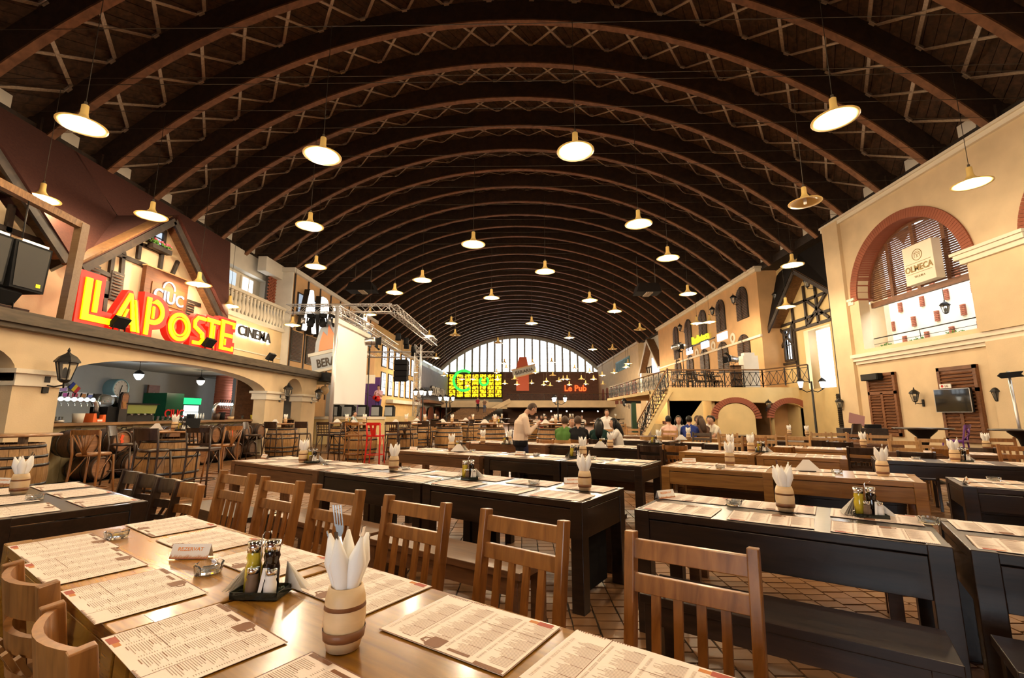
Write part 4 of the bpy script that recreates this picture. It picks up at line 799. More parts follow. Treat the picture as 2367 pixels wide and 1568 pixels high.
# ---- bar stools
def stool_proto(kind, mat):
    def f():
        t = thing('bar_stool', 'x', 'stool'); SH_ = .78
        for sx in (-1, 1):
            MB().tube([(sx*.21, -.24, 0), (sx*.185, -.19, SH_*.6), (sx*.18, -.18, SH_), (sx*.19, -.25, 1.14)], .017 if kind != 'splat' else .024, 8).build('back_post', mat, t)
            MB().tube([(sx*.22, .22, 0), (sx*.17, .16, SH_-.02)], .016, 8).build('leg', mat, t)
        if kind in ('round', 'solid', 'fan'): MB().lathe([(0, SH_-.02), (.20, SH_-.02), (.215, SH_), (.20, SH_+.025), (0, SH_+.03)], 20).build('seat', mat, t)
        else: MB().b2((-.2, -.2, SH_-.02), (.2, .2, SH_+.03)).build('seat', mat, t, bev=.01)
        b = MB(); rr = .22
        for i in range(16): a = 2*PI*i/16; b.tube([(rr*math.cos(a), rr*math.sin(a)*.95, .27), (rr*math.cos(a+2*PI/16), rr*math.sin(a+2*PI/16)*.95, .27)], .011, 6, cap=False)
        b.build('foot_ring', mat, t)
        for sx in (-1, 1): MB().tube([(sx*.19, -.2, .45), (sx*.17, -.02, .62), (sx*.16, .12, SH_-.03)], .009, 6).build('curved_brace', mat, t)
        def rail(z0, z1, nm, th=.012, inset=0):
            b = MB(); n = 8
            for i in range(n):
                xa, xb = -.19+inset+(.38-2*inset)*i/n, -.19+inset+(.38-2*inset)*(i+1)/n; c = lambda x: -.05*(1-(x/.19)**2)
                y_ = lambda z: -.18-.07*(z-SH_)/.36
                b.add([(xa, y_(z0)+c(xa)-th, z0), (xb, y_(z0)+c(xb)-th, z0), (xb, y_(z0)+c(xb)+th, z0), (xa, y_(z0)+c(xa)+th, z0), (xa, y_(z1)+c(xa)-th, z1), (xb, y_(z1)+c(xb)-th, z1), (xb, y_(z1)+c(xb)+th, z1), (xa, y_(z1)+c(xa)+th, z1)], [(0,3,2,1),(4,5,6,7),(0,1,5,4),(1,2,6,5),(2,3,7,6),(3,0,4,7)])
            b.build(nm, mat, t)
        if kind == 'solid': rail(.96, 1.16, 'backrest')
        else: rail(1.08, 1.16, 'top_rail')
        if kind == 'fan':
            for i in range(6): MB().tube([(-.15+.06*i, -.28, 1.09), (-.03+.012*i, -.235, .85), (-.02+.008*i, -.20, SH_)], .010, 6).build('spindle', mat, t)
        if kind == 'slat':
            rail(.86, .90, 'low_rail', .01)
            for i in range(5): MB().bar((-.13+.065*i, -.215, .88), (-.13+.065*i, -.275, 1.09), .022, .010, up=(0, 1, 0)).build('slat', mat, t)
        if kind == 'cross':
            for s_ in (-1, 1): MB().tube([(s_*.17, -.25, 1.09), (0, -.262, .95), (-s_*.17, -.2, .83)], .012, 6).build('cross_bar', mat, t)
        if kind == 'grid':
            for z in (.86, .94, 1.02): rail(z-.012, z+.012, 'grid_rail', .008)
            for i in range(4): MB().bar((-.12+.08*i, -.215, .82), (-.12+.08*i, -.275, 1.09), .018, .010, up=(0, 1, 0)).build('slat', mat, t)
        if kind == 'splat':
            MB().prism([(-.055, 0), (.055, 0), (.10, .30), (.035, .30), (0, .12), (-.035, .30), (-.10, .30)], -.01, .01, 0, Matrix.Translation((0, -.21, .80)) @ Matrix.Rotation(R_(90+12), 4, 'X')).build('splat', mat, t)
        return t
    return f
KS = {}
def stool(p, kind, mat, rz, label):
    if (kind, mat) not in KS: KS[(kind, mat)] = Kind(stool_proto(kind, mat))
    KS[(kind, mat)].put(p, rz, label, 'bar stools around the barrel tables')
def SP(px, pyb): return atz(px, pyb, 0)
# px of the middle, y of the feet, kind, material, turn, label
SN = {'fan': 'fan-backed', 'solid': 'solid curved-back', 'slat': 'slat-back', 'cross': 'cross-back', 'grid': 'grid-back', 'splat': 'splat-back'}
for px, py, k, m, r, l in [(200, 1172, 'fan', 'cwood', .2, 'brown fan-backed bar chair right of the nearest barrel table'), (275, 1120, 'solid', 'cdark', -1.2, 'dark bar stool seen from the side before the bar kegs'), (342, 1152, 'solid', 'cdark', .1, 'dark bar stool with a solid curved back left of the barrel table with laptop'), (460, 1146, 'slat', 'cdark', .15, 'dark slat-back bar stool right of the barrel table with laptop'),
    (505, 1125, 'fan', 'cwood', 1.3, 'brown bentwood bar stool turned sideways beside the slat-back stool'), (580, 1070, 'solid', 'cdark', -1.4, 'dark bar stool sideways before the bar kegs with orange paint'), (628, 1064, 'solid', 'cdark', 0, 'dark solid-back stool left of the second barrel table'), (697, 1062, 'solid', 'cdark', .1, 'dark solid-back stool before the light barrel, left of the grid-back stool'),
    (749, 1068, 'grid', 'cdark', 0, 'dark bar stool with a grid back'), (782, 1066, 'slat', 'cdark', 1.2, 'dark stool sideways between the grid-back and cross-back stools'), (815, 1072, 'cross', 'cwood', .05, 'brown cross-back bar stool left of the red one'), (865, 1074, 'splat', 'cred', 0, 'red lacquered bar chair with a splat back'),
    (905, 1066, 'slat', 'cdark', .1, 'dark stool just right of the red chair'), (937, 1062, 'fan', 'cdark', 0, 'dark spindle-back stool, second right of the red chair'), (975, 1052, 'solid', 'cdark', .3, 'dark stool with a shiny grey-white back'), (1008, 1050, 'solid', 'cdark', 0, 'dark stool left of the far fan-backed chair'), (1080, 1032, 'slat', 'cdark', 1.0, 'dark stool behind the brown table left of the waiter'), (1143, 1036, 'fan', 'cwood', 0, 'brown fan-backed bar chair just left of the waiter'),
    (1050, 1030, 'cross', 'cdark', 0, 'dark cross-back stool among the far barrel tables'), (1105, 1025, 'solid', 'cdark', 0, 'dark stool far behind the fan-backed chair'), (1255, 1022, 'slat', 'cdark', .4, 'dark stool right of the waiter behind the green shirt'), (655, 1040, 'slat', 'cdark', 3.1, 'dark stool behind the second barrel table')]:
    stool(SP(px, py), k, m, r, l)
stool(Vector((9.95, 10.9, 0)), 'cross', 'cpurple', .6, 'purple cross-back stool beside the right wall bar table')
stool(Vector((8.0, 11.6, 0)), 'solid', 'cdark', .5, 'dark stool in front of the left brown wall shutter')
# ---- barrels
def barrel_mesh(b, R0, R1, h, n, mi=0):
    prof = [(R0+(R1-R0)*math.sin(PI*i/8), h*i/8) for i in range(9)]
    return prof
def barrel_table():
    t = thing('barrel_table', 'x', 'table'); R0, R1, h, n = .42, .50, .95, 26
    prof = barrel_mesh(None, R0, R1, h, n); me = MB()
    for r_ in (0,):
        w2 = PI/n*.96; vs = []
        for r, z in prof:
            for rr in (r, r-.03):
                for s_ in (-1, 1): vs.append((rr*math.cos(s_*w2), rr*math.sin(s_*w2), z))
        fs = []
        for i in range(len(prof)-1):
            a, c = i*4, i*4+4; fs += [(a, a+1, c+1, c), (a, c, c+2, a+2), (a+1, a+3, c+3, c+1)]
        me.add(vs, fs)
    sm = me.mesh('stave'); sm.materials.append(M['barrel'])
    for k in range(n):
        o = link('stave', sm, t); o.rotation_euler = (0, 0, 2*PI*k/n)
    for z in (.05, .20, .33, .62, .75, .90):
        r = R0+(R1-R0)*math.sin(PI*z/h)+.004; MB().lathe([(r-.004, z-.022), (r+.003, z-.022), (r+.003, z+.022), (r-.004, z+.022)], 28).build('hoop', 'hoop', t)
    MB().lathe([(0, .92), (R0-.02, .92)], 24).build('barrel_head', 'bhead', t)
    for s_ in (-1, 1): MB().b2((s_*.18-.04, -.05, .92), (s_*.18+.04, .05, 1.06)).build('top_support', 'barrel', t)
    MB().lathe([(0, 1.055), (.60, 1.055), (.61, 1.07), (.60, 1.09), (0, 1.09)], 36).build('round_top', wood('round_top_wood', (.22, .10, .04), (.34, .17, .07), .3, (1, 12, 1), .3, .02), t)
    return t
KB = Kind(barrel_table)
BT = [((-7.9, 7.0), 'barrel table at the left edge of the picture with a white napkin triangle'), ((-6.65, 8.7), 'barrel table with the open laptop and a cutlery pot'), ((-7.9, 15.2), 'barrel table before the right pillar of the bar'), ((-5.0, 14.4), 'barrel table behind the cross-back stool'), ((-3.9, 15.2), 'barrel table behind the red chair'), ((-6.4, 16.6), 'barrel table with two cutlery pots under the white screen'),
      ((-2.6, 16.6), 'barrel table behind the shiny-backed stool'), ((-1.0, 15.5), 'barrel table left of the waiter'), ((1.0, 15.2), 'barrel table right of the waiter'), ((-4.3, 20), 'barrel table far behind the red chair'), ((-2.4, 21.8), 'far barrel table left of the waiter'), ((1.6, 20.5), 'far barrel table behind the green shirt'), ((-3.2, 24.5), 'barrel table near the stage end'), ((.4, 25), 'barrel table in the middle of the far floor'), ((4.2, 23), 'barrel table near the stair of the balcony'), ((3.2, 17.5), 'barrel table behind the dark-haired guest')]
for (x, y), l in BT: KB.put((x, y, 0), rnd.random()*3, l, 'barrel tables with round tops')
# ---- bar counter, kegs stacked before it
bc = thing('bar_counter', 'long bar counter with a brown top and pale plank front', 'counter', (0, 0, 0))
MB().b2((-10.15, 8.85, 1.15), (-9.35, 15.9, 1.21)).b2((-10.15, 15.9, 1.15), (-9.45, 17.28, 1.21)).b2((-10.15, 17.28, 1.15), (-9.35, 18.62, 1.21)).build('counter_top', wood('counter_wood', (.16, .08, .03), (.28, .15, .06), .35, (1, 1, 3)), bc)
M['plank_'] = wood('pale_plank', (.50, .40, .20), (.62, .52, .30), .6, (3, 3, 1))
for i in range(21): MB().b2((-9.62, 8.9+i*.333, 0), (-9.58, 9.225+i*.333, 1.15)).build('front_plank', 'plank_', bc)
for i in range(8): MB().tube([(-9.5, 9.6+i*1.15, 1.0), (-9.45, 9.66+i*1.15, 1.08), (-9.45, 9.75+i*1.15, 1.08), (-9.48, 9.78+i*1.15, 1.0), (-9.5, 9.68+i*1.15, .92)], .014, 6).build('coat_hook', 'iron', bc)
def keg():
    t = thing('keg', 'x', 'barrel'); Rk, h = .29, .62; q = Matrix.Rotation(PI/2, 3, 'Y')
    prof = [(.23+.06*math.sin(PI*i/8), -h/2+h*i/8) for i in range(9)]
    MB().lathe(prof, 24, rot=q).build('staves', 'bdark', t)
    MB().lathe([(0, h/2-.03), (.215, h/2-.03)], 24, rot=q).build('head', 'bhead', t)
    MB().lathe([(.215, h/2-.05), (.235, h/2-.02), (.235, h/2), (.21, h/2)], 24, rot=q).build('rim', 'bdark', t)
    for z in (-.24, -.12, .12, .24):
        r = .23+.06*math.sin(PI*(z+h/2)/h)+.003; MB().lathe([(r, z-.015), (r+.004, z-.015), (r+.004, z+.015), (r, z+.015)], 24, rot=q).build('hoop', 'hoop', t)
    return t
KK = Kind(keg)
def kegpaint(root, col):
    MB().prism([(-.03, -.1), (.03, -.1), (.05, .02), (.02, .03), (.05, .13), (-.02, .15), (-.05, .03), (-.02, .02)], .285, .29, 0, Matrix(((0,0,1,0),(1,0,0,0),(0,1,0,0),(0,0,0,1)))).build('orange_mark', col, root)
M['omark'] = plain('orange_paint', (.80, .09, .02), .6)
ky = 9.75
for i in range(9):
    y = 9.35+i*.78; k = KK.put((-9.12, y, .80), rnd.uniform(-.06, .1), 'dark keg lying in the upper row under the bar counter, %s from the left' % ORD[i], 'kegs stacked before the bar')
    if i in (1, 6): kegpaint(k, 'omark')
    if i < 8: KK.put((-9.15, y+.39, .27), rnd.uniform(-.06, .1), 'dark keg lying in the lower row under the bar counter, %s from the left' % ORD[i], 'kegs stacked before the bar')
# ================================================================== THINGS ON THE TABLES
def menu():
    t = thing('menu_mat', 'x', 'menu'); w2, h2 = .225, .155
    MB().b2((-w2, -h2, 0), (w2, h2, .0012)).build('sheet', 'mat', t)
    r = random.Random(3); b = MB(); Z = .0016
    def q(x0, y0, x1, y1, mi): b.add([(x0, y0, Z), (x1, y0, Z), (x1, y1, Z), (x0, y1, Z)], [(0, 1, 2, 3)], mi)
    for c in range(4):
        x0 = -w2+.012+c*.109
        for j in range(46):
            y = h2-.022-j*.0058
            if c in (0, 1) and y > .125: continue
            if c == 3 and y < -.10: continue
            if j % 9 == 0: q(x0, y-.0012, x0+.028+r.random()*.02, y+.0012, 0); continue
            wd_ = .045+r.random()*.035; q(x0, y-.0007, x0+wd_, y+.0007, 1); q(x0+.088, y-.0007, x0+.097, y+.0007, 1)
    q(-w2+.01, h2-.018, -w2+.10, h2-.005, 0); q(-w2+.125, h2-.03, -w2+.20, h2-.018, 0); q(.11, -h2, .112, h2-.03, 0); q(-w2, -.055, .0, -.0535, 0)
    q(-w2, h2-.004, w2, h2, 0); q(-w2, -h2, -w2+.003, h2, 0)
    for k in range(22): b.add([(w2-.17+k*.0075, -h2+.0, Z), (w2-.163+k*.0075, -h2, Z), (w2-.167+k*.0075, -h2+.004+r.random()*.008, Z)], [(0, 1, 2)], 0)
    q(-w2+.02, -h2+.004, -w2+.07, -h2+.028, 3); q(-w2+.07, -h2+.008, -w2+.10, -h2+.024, 2)
    b.build('print', ['ink', 'inkl', 'inko', 'inkr'], t)
    mg = MB().prism([(.0, 0), (.05, 0), (.055, .012), (.055, .045), (.045, .052), (.008, .052), (0, .042)], .0018, .002).prism([(.055, .012), (.075, .016), (.078, .036), (.055, .042), (.055, .037), (.070, .032), (.068, .020), (.055, .017)], .0018, .002)
    mg.build('mug_logo', 'ink', t).location = (.0, h2-.058, 0)
    return t
KM = Kind(menu)
def menusimple():
    t = thing('menu_mat', 'x', 'menu'); MB().b2((-.225, -.155, 0), (.225, .155, .0015)).build('sheet', 'mat', t)
    b = MB(); Z = .0022
    for c in range(4): b.add([(-.21+c*.109, -.14, Z), (-.125+c*.109, -.14, Z), (-.125+c*.109, .12, Z), (-.21+c*.109, .12, Z)], [(0, 1, 2, 3)], 1)
    b.add([(-.215, .13, Z), (-.12, .13, Z), (-.12, .148, Z), (-.215, .148, Z)], [(0, 1, 2, 3)], 0); b.add([(0, .10, Z), (.05, .10, Z), (.05, .148, Z), (0, .148, Z)], [(0, 1, 2, 3)], 0); b.add([(-.2, -.15, Z), (-.14, -.15, Z), (-.14, -.125, Z), (-.2, -.125, Z)], [(0, 1, 2, 3)], 2)
    b.build('print', ['ink', plain('faint_print', (.66, .52, .41), .7), 'inko'], t); return t
KM2 = Kind(menusimple)
TZ = .7635
for i, (u, v) in enumerate([(-3.2, 1.16), (-2.66, 1.14), (-2.09, 1.16), (-1.51, 1.18), (-.95, 1.155), (-.46, 1.17)]):
    KM.put(G(u, v, TZ), A_+PI+rnd.uniform(-.03, .03), 'printed menu on the far side of the front table, %s from the left' % ORD[i], 'paper menus on the front table')
for i, (u, v) in enumerate([(-3.12, .69), (-2.68, .67), (-2.13, .68), (-1.55, .65), (-.99, .65)]):
    KM.put(G(u, v, TZ), A_+rnd.uniform(-.04, .03), 'printed menu on the near side of the front table, %s from the left' % ORD[i], 'paper menus on the front table')
for ti, (u0, u1, v0, v1) in enumerate(TABS[2:]):
    far_ = v0 > 8; n = max(2, int((u1-u0)/.52)); P_ = (u1-u0)/n
    nm = ['left-edge dark', 'second-row brown', 'second-row middle', 'second-row aisle', 'large dark', 'right-edge second-row', 'third-row brown', 'third-row dark left', 'third-row dark right', 'third-row honey left', 'third-row honey right', 'third-row right-edge']+['far %s' % ORD[k] for k in range(20)]
    if v0 > 12: continue
    for side in (0, 1):
        for i in range(n):
            u, v = u0+P_*(i+.5), (v0+.185 if side == 0 else v1-.185)
            (KM if v0 < 4 else KM2).put(G(u, v, TZ), A_+(PI if side else 0)+rnd.uniform(-.04, .04), 'paper menu, %s side of the %s table, %s from its left end' % ('far' if side else 'near', nm[ti], ORD[i]), 'paper menus on the %s table' % nm[ti])
def vase():
    t = thing('cutlery_barrel', 'x', 'cutlery holder')
    MB().lathe([(0, 0), (.044, 0), (.052, .03), (.057, .08), (.054, .13), (.046, .16), (.040, .16), (.040, .10), (0, .10)], 24).build('barrel_pot', 'vase', t)
    for z0, z1 in ((.028, .053), (.106, .131)):
        f_ = lambda z: .0445+.0135*math.sin(PI*min(1, (z+.012)/.17)); MB().lathe([(f_(z0), z0), (f_(z0)+.0012, z0), (f_(z1)+.0012, z1), (f_(z1), z1)], 24).build('band', 'vband', t)
    r = random.Random(5)
    for k in range(5):
        a = 2*PI*k/5+.4; d = Vector((math.cos(a), math.sin(a), 0)); b = MB(); tip = d*.055+Vector((0, 0, .27+r.random()*.035))
        b.tube([d*.012+Vector((0, 0, .11)), d*.022+Vector((0, 0, .17)), d*.038+Vector((0, 0, .225)), tip], [.016, .021, .027, .004], 8)
        b.build('rolled_napkin', 'paper', t)
        MB().bar(d*.03+Vector((0, 0, .2)), d*.062+Vector((0, 0, .285+.01*k)), .010, .003).build('cutlery_tip', 'chrome', t)
    return t
KV = Kind(vase)
def ashtray():
    t = thing('ashtray', 'x', 'ashtray'); n = 32; b = MB(); vs = []
    for r, z in ((.048, 0), (.054, .034), (.047, .036), (.041, .010), (0, .008)):
        for k in range(n):
            a = 2*PI*k/n; dz = -.008 if (k % 8 == 0 and z > .03) else 0; vs.append((r*math.cos(a), r*math.sin(a), z+dz))
    fs = [(i*n+k, i*n+(k+1) % n, (i+1)*n+(k+1) % n, (i+1)*n+k) for i in range(4) for k in range(n)]+[tuple(range(n))[::-1]]
    b.add(vs, fs, 0, False).build('bowl', 'glass', t); return t
KA = Kind(ashtray)
def cond():
    t = thing('condiment_stand', 'x', 'condiments')
    b = MB(); b.b2((-.085, -.05, 0), (.085, .05, .006)); b.b2((-.085, -.05, .006), (.085, -.047, .024)).b2((-.085, .047, .006), (.085, .05, .024)).b2((-.085, -.05, .006), (-.082, .05, .024)).b2((.082, -.05, .006), (.085, .05, .024)); b.build('glass_tray', plain('smoked_glass', (.10, .12, .10), .06, trans=.7), t)
    def bottle(x, y, h, r, cont, cap, nm, fill):
        b = MB().lathe([(0, .006), (r, .006), (r, h*.5), (r*.80, h*.62), (r*.95, h*.70), (r*.8, h*.80), (r*.8, h*.82), (0, h*.82)], 16, (x, y, 0)).build(nm, cont, t)
        MB().lathe([(r*.85, h*.80), (r*.9, h*.80), (r*.92, h), (0, h)], 16, (x, y, 0)).build('cap', cap, t)
    bottle(-.045, .016, .175, .029, 'oil', 'chrome', 'oil_bottle', 1); bottle(.020, .016, .180, .030, 'soy', 'chrome', 'vinegar_bottle', 1)
    bottle(-.02, -.028, .100, .021, 'pepper', 'chrome', 'pepper_shaker', 1); bottle(.045, -.026, .095, .021, 'salt', 'chrome', 'salt_shaker', 1)
    MB().tube([(-.012, .0, .006), (-.012, .0, .20), (-.004, 0, .212), (.012, 0, .212), (.022, 0, .205), (.018, 0, .216)], .0022, 6).build('wire_handle', 'chrome', t)
    for k in range(4): MB().add([(-.10-.014*k, -.02+.004*k, .008), (-.10-.014*k+.01, .11, .008), (-.058, .045, .115)], [(0, 1, 2), (0, 2, 1)]).build('paper_napkin', 'paper', t)
    for k in range(3): MB().add([(.05, .06, .008), (.14+.008*k, .02+.02*k, .008), (.06, .05, .10)], [(0, 1, 2), (0, 2, 1)]).build('paper_napkin', 'paper', t)
    MB().add([(.01, -.045, .01), (.022, -.045, .01), (.035, -.035, .10), (.02, -.035, .10)], [(0, 1, 2, 3)]).build('sugar_stick', 'paper', t)
    return t
KCd = Kind(cond)
def tent():
    t = thing('tent_card', 'x', 'tent card'); w2, h = .085, .058; b = MB()
    b.add([(-w2, -.022, 0), (w2, -.022, 0), (w2, 0, h), (-w2, 0, h), (-w2, .022, 0), (w2, .022, 0), (-w2, -.0205, 0), (w2, -.0205, 0), (w2, 0, h-.003), (-w2, 0, h-.003)], [(0, 1, 2, 3), (3, 2, 5, 4), (6, 9, 8, 7)]); b.build('card', 'paper', t)
    MX = Matrix.Translation((0, -.0222, 0)) @ Matrix.Rotation(math.atan2(h, .022), 4, 'X')
    text('REZERVAT', .021, MX @ Matrix.Translation((0, .034, .0006)), M['rezer'], 'lettering', t, .0002, .0003, 1.15)
    b = MB(); r = random.Random(2)
    for k in range(34): x = -w2+k*.005; b.add([MX @ Vector(p) for p in ((x, .003, .0006), (x+.005, .003, .0006), (x+.0035, .012+r.random()*.009, .0006))], [(0, 1, 2)])
    b.build('printed_flames', 'inko', t)
    MB().add([MX @ Vector(p) for p in ((-w2, 0.001, .0005), (w2, 0.001, .0005), (w2, .004, .0005), (-w2, .004, .0005))], [(0, 1, 2, 3)]).build('printed_edge', 'inkr', t)
    return t
M['rezer'] = plain('orange_print', (.85, .30, .05), .6)
KTt = Kind(tent)
def napkin():
    t = thing('napkin_holder', 'x', 'napkin holder'); MB().b2((-.08, -.03, 0), (.08, .03, .012)).build('base', 'timber', t)
    for k in range(4): MB().add([(-.14+.01*k, -.02+.012*k, .012), (.14-.01*k, -.02+.012*k, .012), (.03, -.005+.005*k, .13), (-.03, -.005+.005*k, .13)], [(0, 1, 2, 3)]).build('napkin', 'paper', t)
    return t
KN = Kind(napkin)
KV.put(G(-1.17, .87, TZ), .3, 'pale wooden cutlery barrel with two brown bands, nearest, on the front table', 'cutlery barrels')
KCd.put(G(-1.73, .93, TZ), A_+.55, 'condiment tray with oil and dark vinegar on the front table', 'condiment trays')
KA.put(G(-2.15, .93, TZ), 0, 'clear glass ashtray beside the tent card on the front table', 'glass ashtrays'); KA.put(G(-3.12, .89, TZ), .3, 'clear glass ashtray at the far left of the front table', 'glass ashtrays')
KTt.put(G(-2.42, .97, TZ), A_+.62, 'white tent card reading REZERVAT on the front table', 'tent cards')
# fork standing in the nearest pot
fk = thing('fork', 'steel fork standing upright in the nearest cutlery barrel', 'fork', G(-1.17, .87, TZ), 0)
d = Vector((-.52, .1, 1)).normalized()
o_ = Vector((-.005, 0, .20)); e_ = o_+Vector((-.025, .01, .085)); e2 = e_+Vector((-.012, .004, .045))
MB().bar(Vector((.012, 0, .13)), e_, .009, .003, up=(0, 1, 0)).build('handle', 'chrome', fk)
MB().add([tuple(e_+Vector(p)) for p in ((-.004, 0, 0), (.004, 0, 0), (.009, 0, .03), (-.017, 0, .036), (-.013, 0, .018), (.009, 0, .016))], [(0, 1, 5, 4), (4, 5, 2, 3)]).build('fork_head', 'chrome', fk)
for k in range(4): MB().bar(e_+Vector((.007-.0075*k, 0, .030)), e_+Vector((-.003-.0075*k, 0, .088)), .0032, .002, up=(0, 1, 0)).build('tine', 'chrome', fk)
def on(px, py, z=TZ): return atz(px, py, z)
VS = [(1352, 1134, 'at the aisle end of the second row'), (910, 1088, 'in the middle of the second row'), (700, 1070, 'at the left end of the second row'), (1817, 1182, 'on the large dark table right of the aisle'), (2042, 1102, 'on the right honey table of the third row'), (1688, 1077, 'on the left honey table of the third row'), (1348, 1057, 'on the third-row dark table'), (1043, 1043, 'on the third-row brown table'), (42, 1143, 'on the dark table at the left edge'),
      (1116, 1026, 'on the brown table left of the waiter'), (1177, 1026, 'close to the left of the waiter'), (1411, 1037, 'beside the woman in white'), (1737, 1046, 'on the fourth-row honey table'), (1690, 1045, 'left on the fourth-row honey table'), (2209, 1068, 'on the long dark table at the right'), (1524, 1025, 'on the fifth-row dark table'), (1592, 1016, 'before the guest in blue'), (1997, 1035, 'on the fifth-row table near the till'), (2282, 1040, 'under the signpost by the right wall'), (1825, 1006, 'before the right brick arch'), (1866, 1008, 'right before the right brick arch')]
for px, py, l in VS: KV.put(on(px, py), rnd.random()*3, 'pale wooden cutlery barrel with white napkins %s' % l, 'cutlery barrels')
for px, py, l in [(1085, 1108, 'on the second-row dark table'), (722, 1070, 'at the left end of the second row'), (2012, 1196, 'on the large dark table right of the aisle'), (1330, 1058, 'on the third-row dark table'), (1062, 1043, 'on the third-row brown table'), (1762, 1046, 'on the fourth-row honey table'), (2228, 1068, 'on the long dark table at the right'), (1392, 1035, 'between the seated guests and the waiter'), (1170, 1028, 'beside the waiter'), (1514, 1026, 'on the fifth-row dark table')]:
    KCd.put(on(px, py), A_+rnd.uniform(-.3, .8), 'condiment stand with bottles and napkins %s' % l, 'condiment trays')
for px, py, l in [(1235, 1120, 'right on the second-row dark table'), (938, 1086, 'beside the middle pot of the second row'), (750, 1074, 'at the left end of the second row'), (1697, 1168, 'left on the large dark table'), (2148, 1210, 'right on the large dark table'), (1935, 1094, 'on the right honey table'), (1665, 1083, 'on the left honey table'), (2298, 1112, 'on the third-row table at the right edge'), (1240, 1053, 'on the third-row dark table'), (80, 1155, 'on the dark table at the left edge'), (2118, 1062, 'on the long dark table at the right'), (1370, 1060, 'right on the third-row dark table'), (1092, 1044, 'on the third-row brown table'), (1480, 1033, 'on the fourth-row dark table')]:
    KA.put(on(px, py), rnd.random(), 'clear glass ashtray %s' % l, 'glass ashtrays')
for px, py, l in [(612, 1060, 'at the left end of the second row'), (1325, 1119, 'behind the aisle-end cutlery barrel'), (1538, 1151, 'at the left end of the large dark table'), (1203, 1052, 'on the third-row dark table'), (1593, 1070, 'on the left honey table of the third row'), (1610, 1041, 'on the fourth-row honey table'), (2234, 1118, 'on the third-row table at the right edge'), (956, 1041, 'on the third-row brown table'), (1098, 1026, 'on the brown table left of the waiter'), (12, 1120, 'on the dark table at the left edge')]:
    KTt.put(on(px, py), A_+rnd.uniform(-.1, .7)+(.9 if px in (1538, 2234) else 0), 'small white tent card %s' % l, 'tent cards')
for px, py, z, l in [(1866, 1091, TZ, 'on the right honey table of the third row'), (1060, 1045, TZ, 'on the third-row brown table'), (1388, 1037, TZ, 'beside the woman in white'), (1575, 1018, TZ, 'before the guest in blue')]:
    KN.put(on(px, py, z), A_+.3, 'wide fold of white napkins standing %s' % l, 'folded napkin stands')
BTN = [('at the left edge', 0), ('with the laptop', 1), ('before the bar pillar', 2), ('behind the cross-back stool', 3), ('behind the red chair', 4), ('under the screen', 5), ('behind the shiny stool', 6), ('left of the waiter', 7), ('right of the waiter', 8), ('far behind the red chair', 9), ('far left of the waiter', 10), ('far behind the green shirt', 11)]
for l, i in BTN:
    x, y = BT[i][0]; z = 1.092
    if i: KV.put((x+.12, y-.1, z), 1, 'cutlery barrel with napkins on the round barrel table %s' % l, 'cutlery barrels')
    KN.put((x-.22, y-.1, z), .1, 'white napkin triangle on the round barrel table %s' % l, 'folded napkin stands')
    if i in (1, 5, 7): KCd.put((x+.3, y-.15, z), .2, 'condiment stand on the round barrel table %s' % l, 'condiment trays')
lp = thing('laptop', 'black open laptop on the second barrel table', 'laptop', (-6.25, 8.55, 1.092), .5)
MB().b2((-.17, -.12, 0), (.17, .12, .016)).build('keyboard_base', 'black', lp); MB().bar((0, .12, .01), (0, .24, .22), .34, .012, up=(0, 1, 0)).build('screen_lid', 'black', lp)
# ================================================================== RIGHT WALL FITTINGS
def louvre_shutter(nm, y0, y1, z0, z1, label, split=True):
    X = XR-.06
    s = tag(MB().b2((X, y0, z0), (X+.06, y1, z1)).build(nm, 'shut'), label, 'shutter')
    b = MB(); b.b2((X-.04, y0, z0), (X, y0+.09, z1)).b2((X-.04, y1-.09, z0), (X, y1, z1)).b2((X-.04, y0, z1-.1), (X, y1, z1)).b2((X-.04, y0, z0), (X, y1, z0+.1)); zm = z0+(z1-z0)*.68
    b.b2((X-.04, y0, zm-.05), (X, y1, zm+.05)); ym = (y0+y1)/2
    if split: b.b2((X-.04, ym-.05, z0), (X, ym+.05, zm))
    b.build('frame', 'shut', s)
    z = z0+.15
    while z < z1-.12:
        if abs(z-zm) > .08:
            parts = ((y0+.1, ym-.06), (ym+.06, y1-.1)) if (z < zm and split) else ((y0+.1, y1-.1),)
            for a, c in parts: MB().box((X-.02, (a+c)/2, z), (.075, c-a, .016), rot=Matrix.Rotation(R_(-35), 3, 'Y')).build('slat', 'shut', s)
        z += .095
    return s
def span(px0, px1, pyt, pyb): a, b = atx(px0, pyt, XR), atx(px1, pyb, XR); return a, b
a, b = atx(2007, 867, XR), atx(2091, 1005, XR); louvre_shutter('wall_shutter', b.y, a.y, atx(2019, 1005, XR).z, atx(2005, 867, XR).z, 'tall brown louvred shutter with a black speaker at its top')
a, b = atx(2170, 850, XR), atx(2285, 1015, XR); louvre_shutter('wall_shutter', b.y-.05, a.y, atx(2190, 1020, XR).z, atx(2168, 852, XR).z, 'tall brown louvred shutter behind the television')
a, b = atx(1912, 885, 12.7), atx(1950, 1000, 12.7)
s = tag(MB().b2((12.8, 18.0, .3), (12.88, 18.9, 2.2)).build('wall_shutter', 'dshut'), 'narrow black louvred shutter beside the double street lamp', 'shutter')
for k in range(22): MB().box((12.77, 18.45, .4+k*.083), (.06, .8, .014), rot=Matrix.Rotation(R_(-35), 3, 'Y')).build('slat', 'dshut', s)
MB().b2((12.73, 18.2, 1.2), (12.75, 18.5, 1.27)).build('red_label', 'cred', s)
tv = thing('television', 'flat television with a thin silver frame on the right brown shutter', 'television', (XR-.2, 12.8, 1.76))
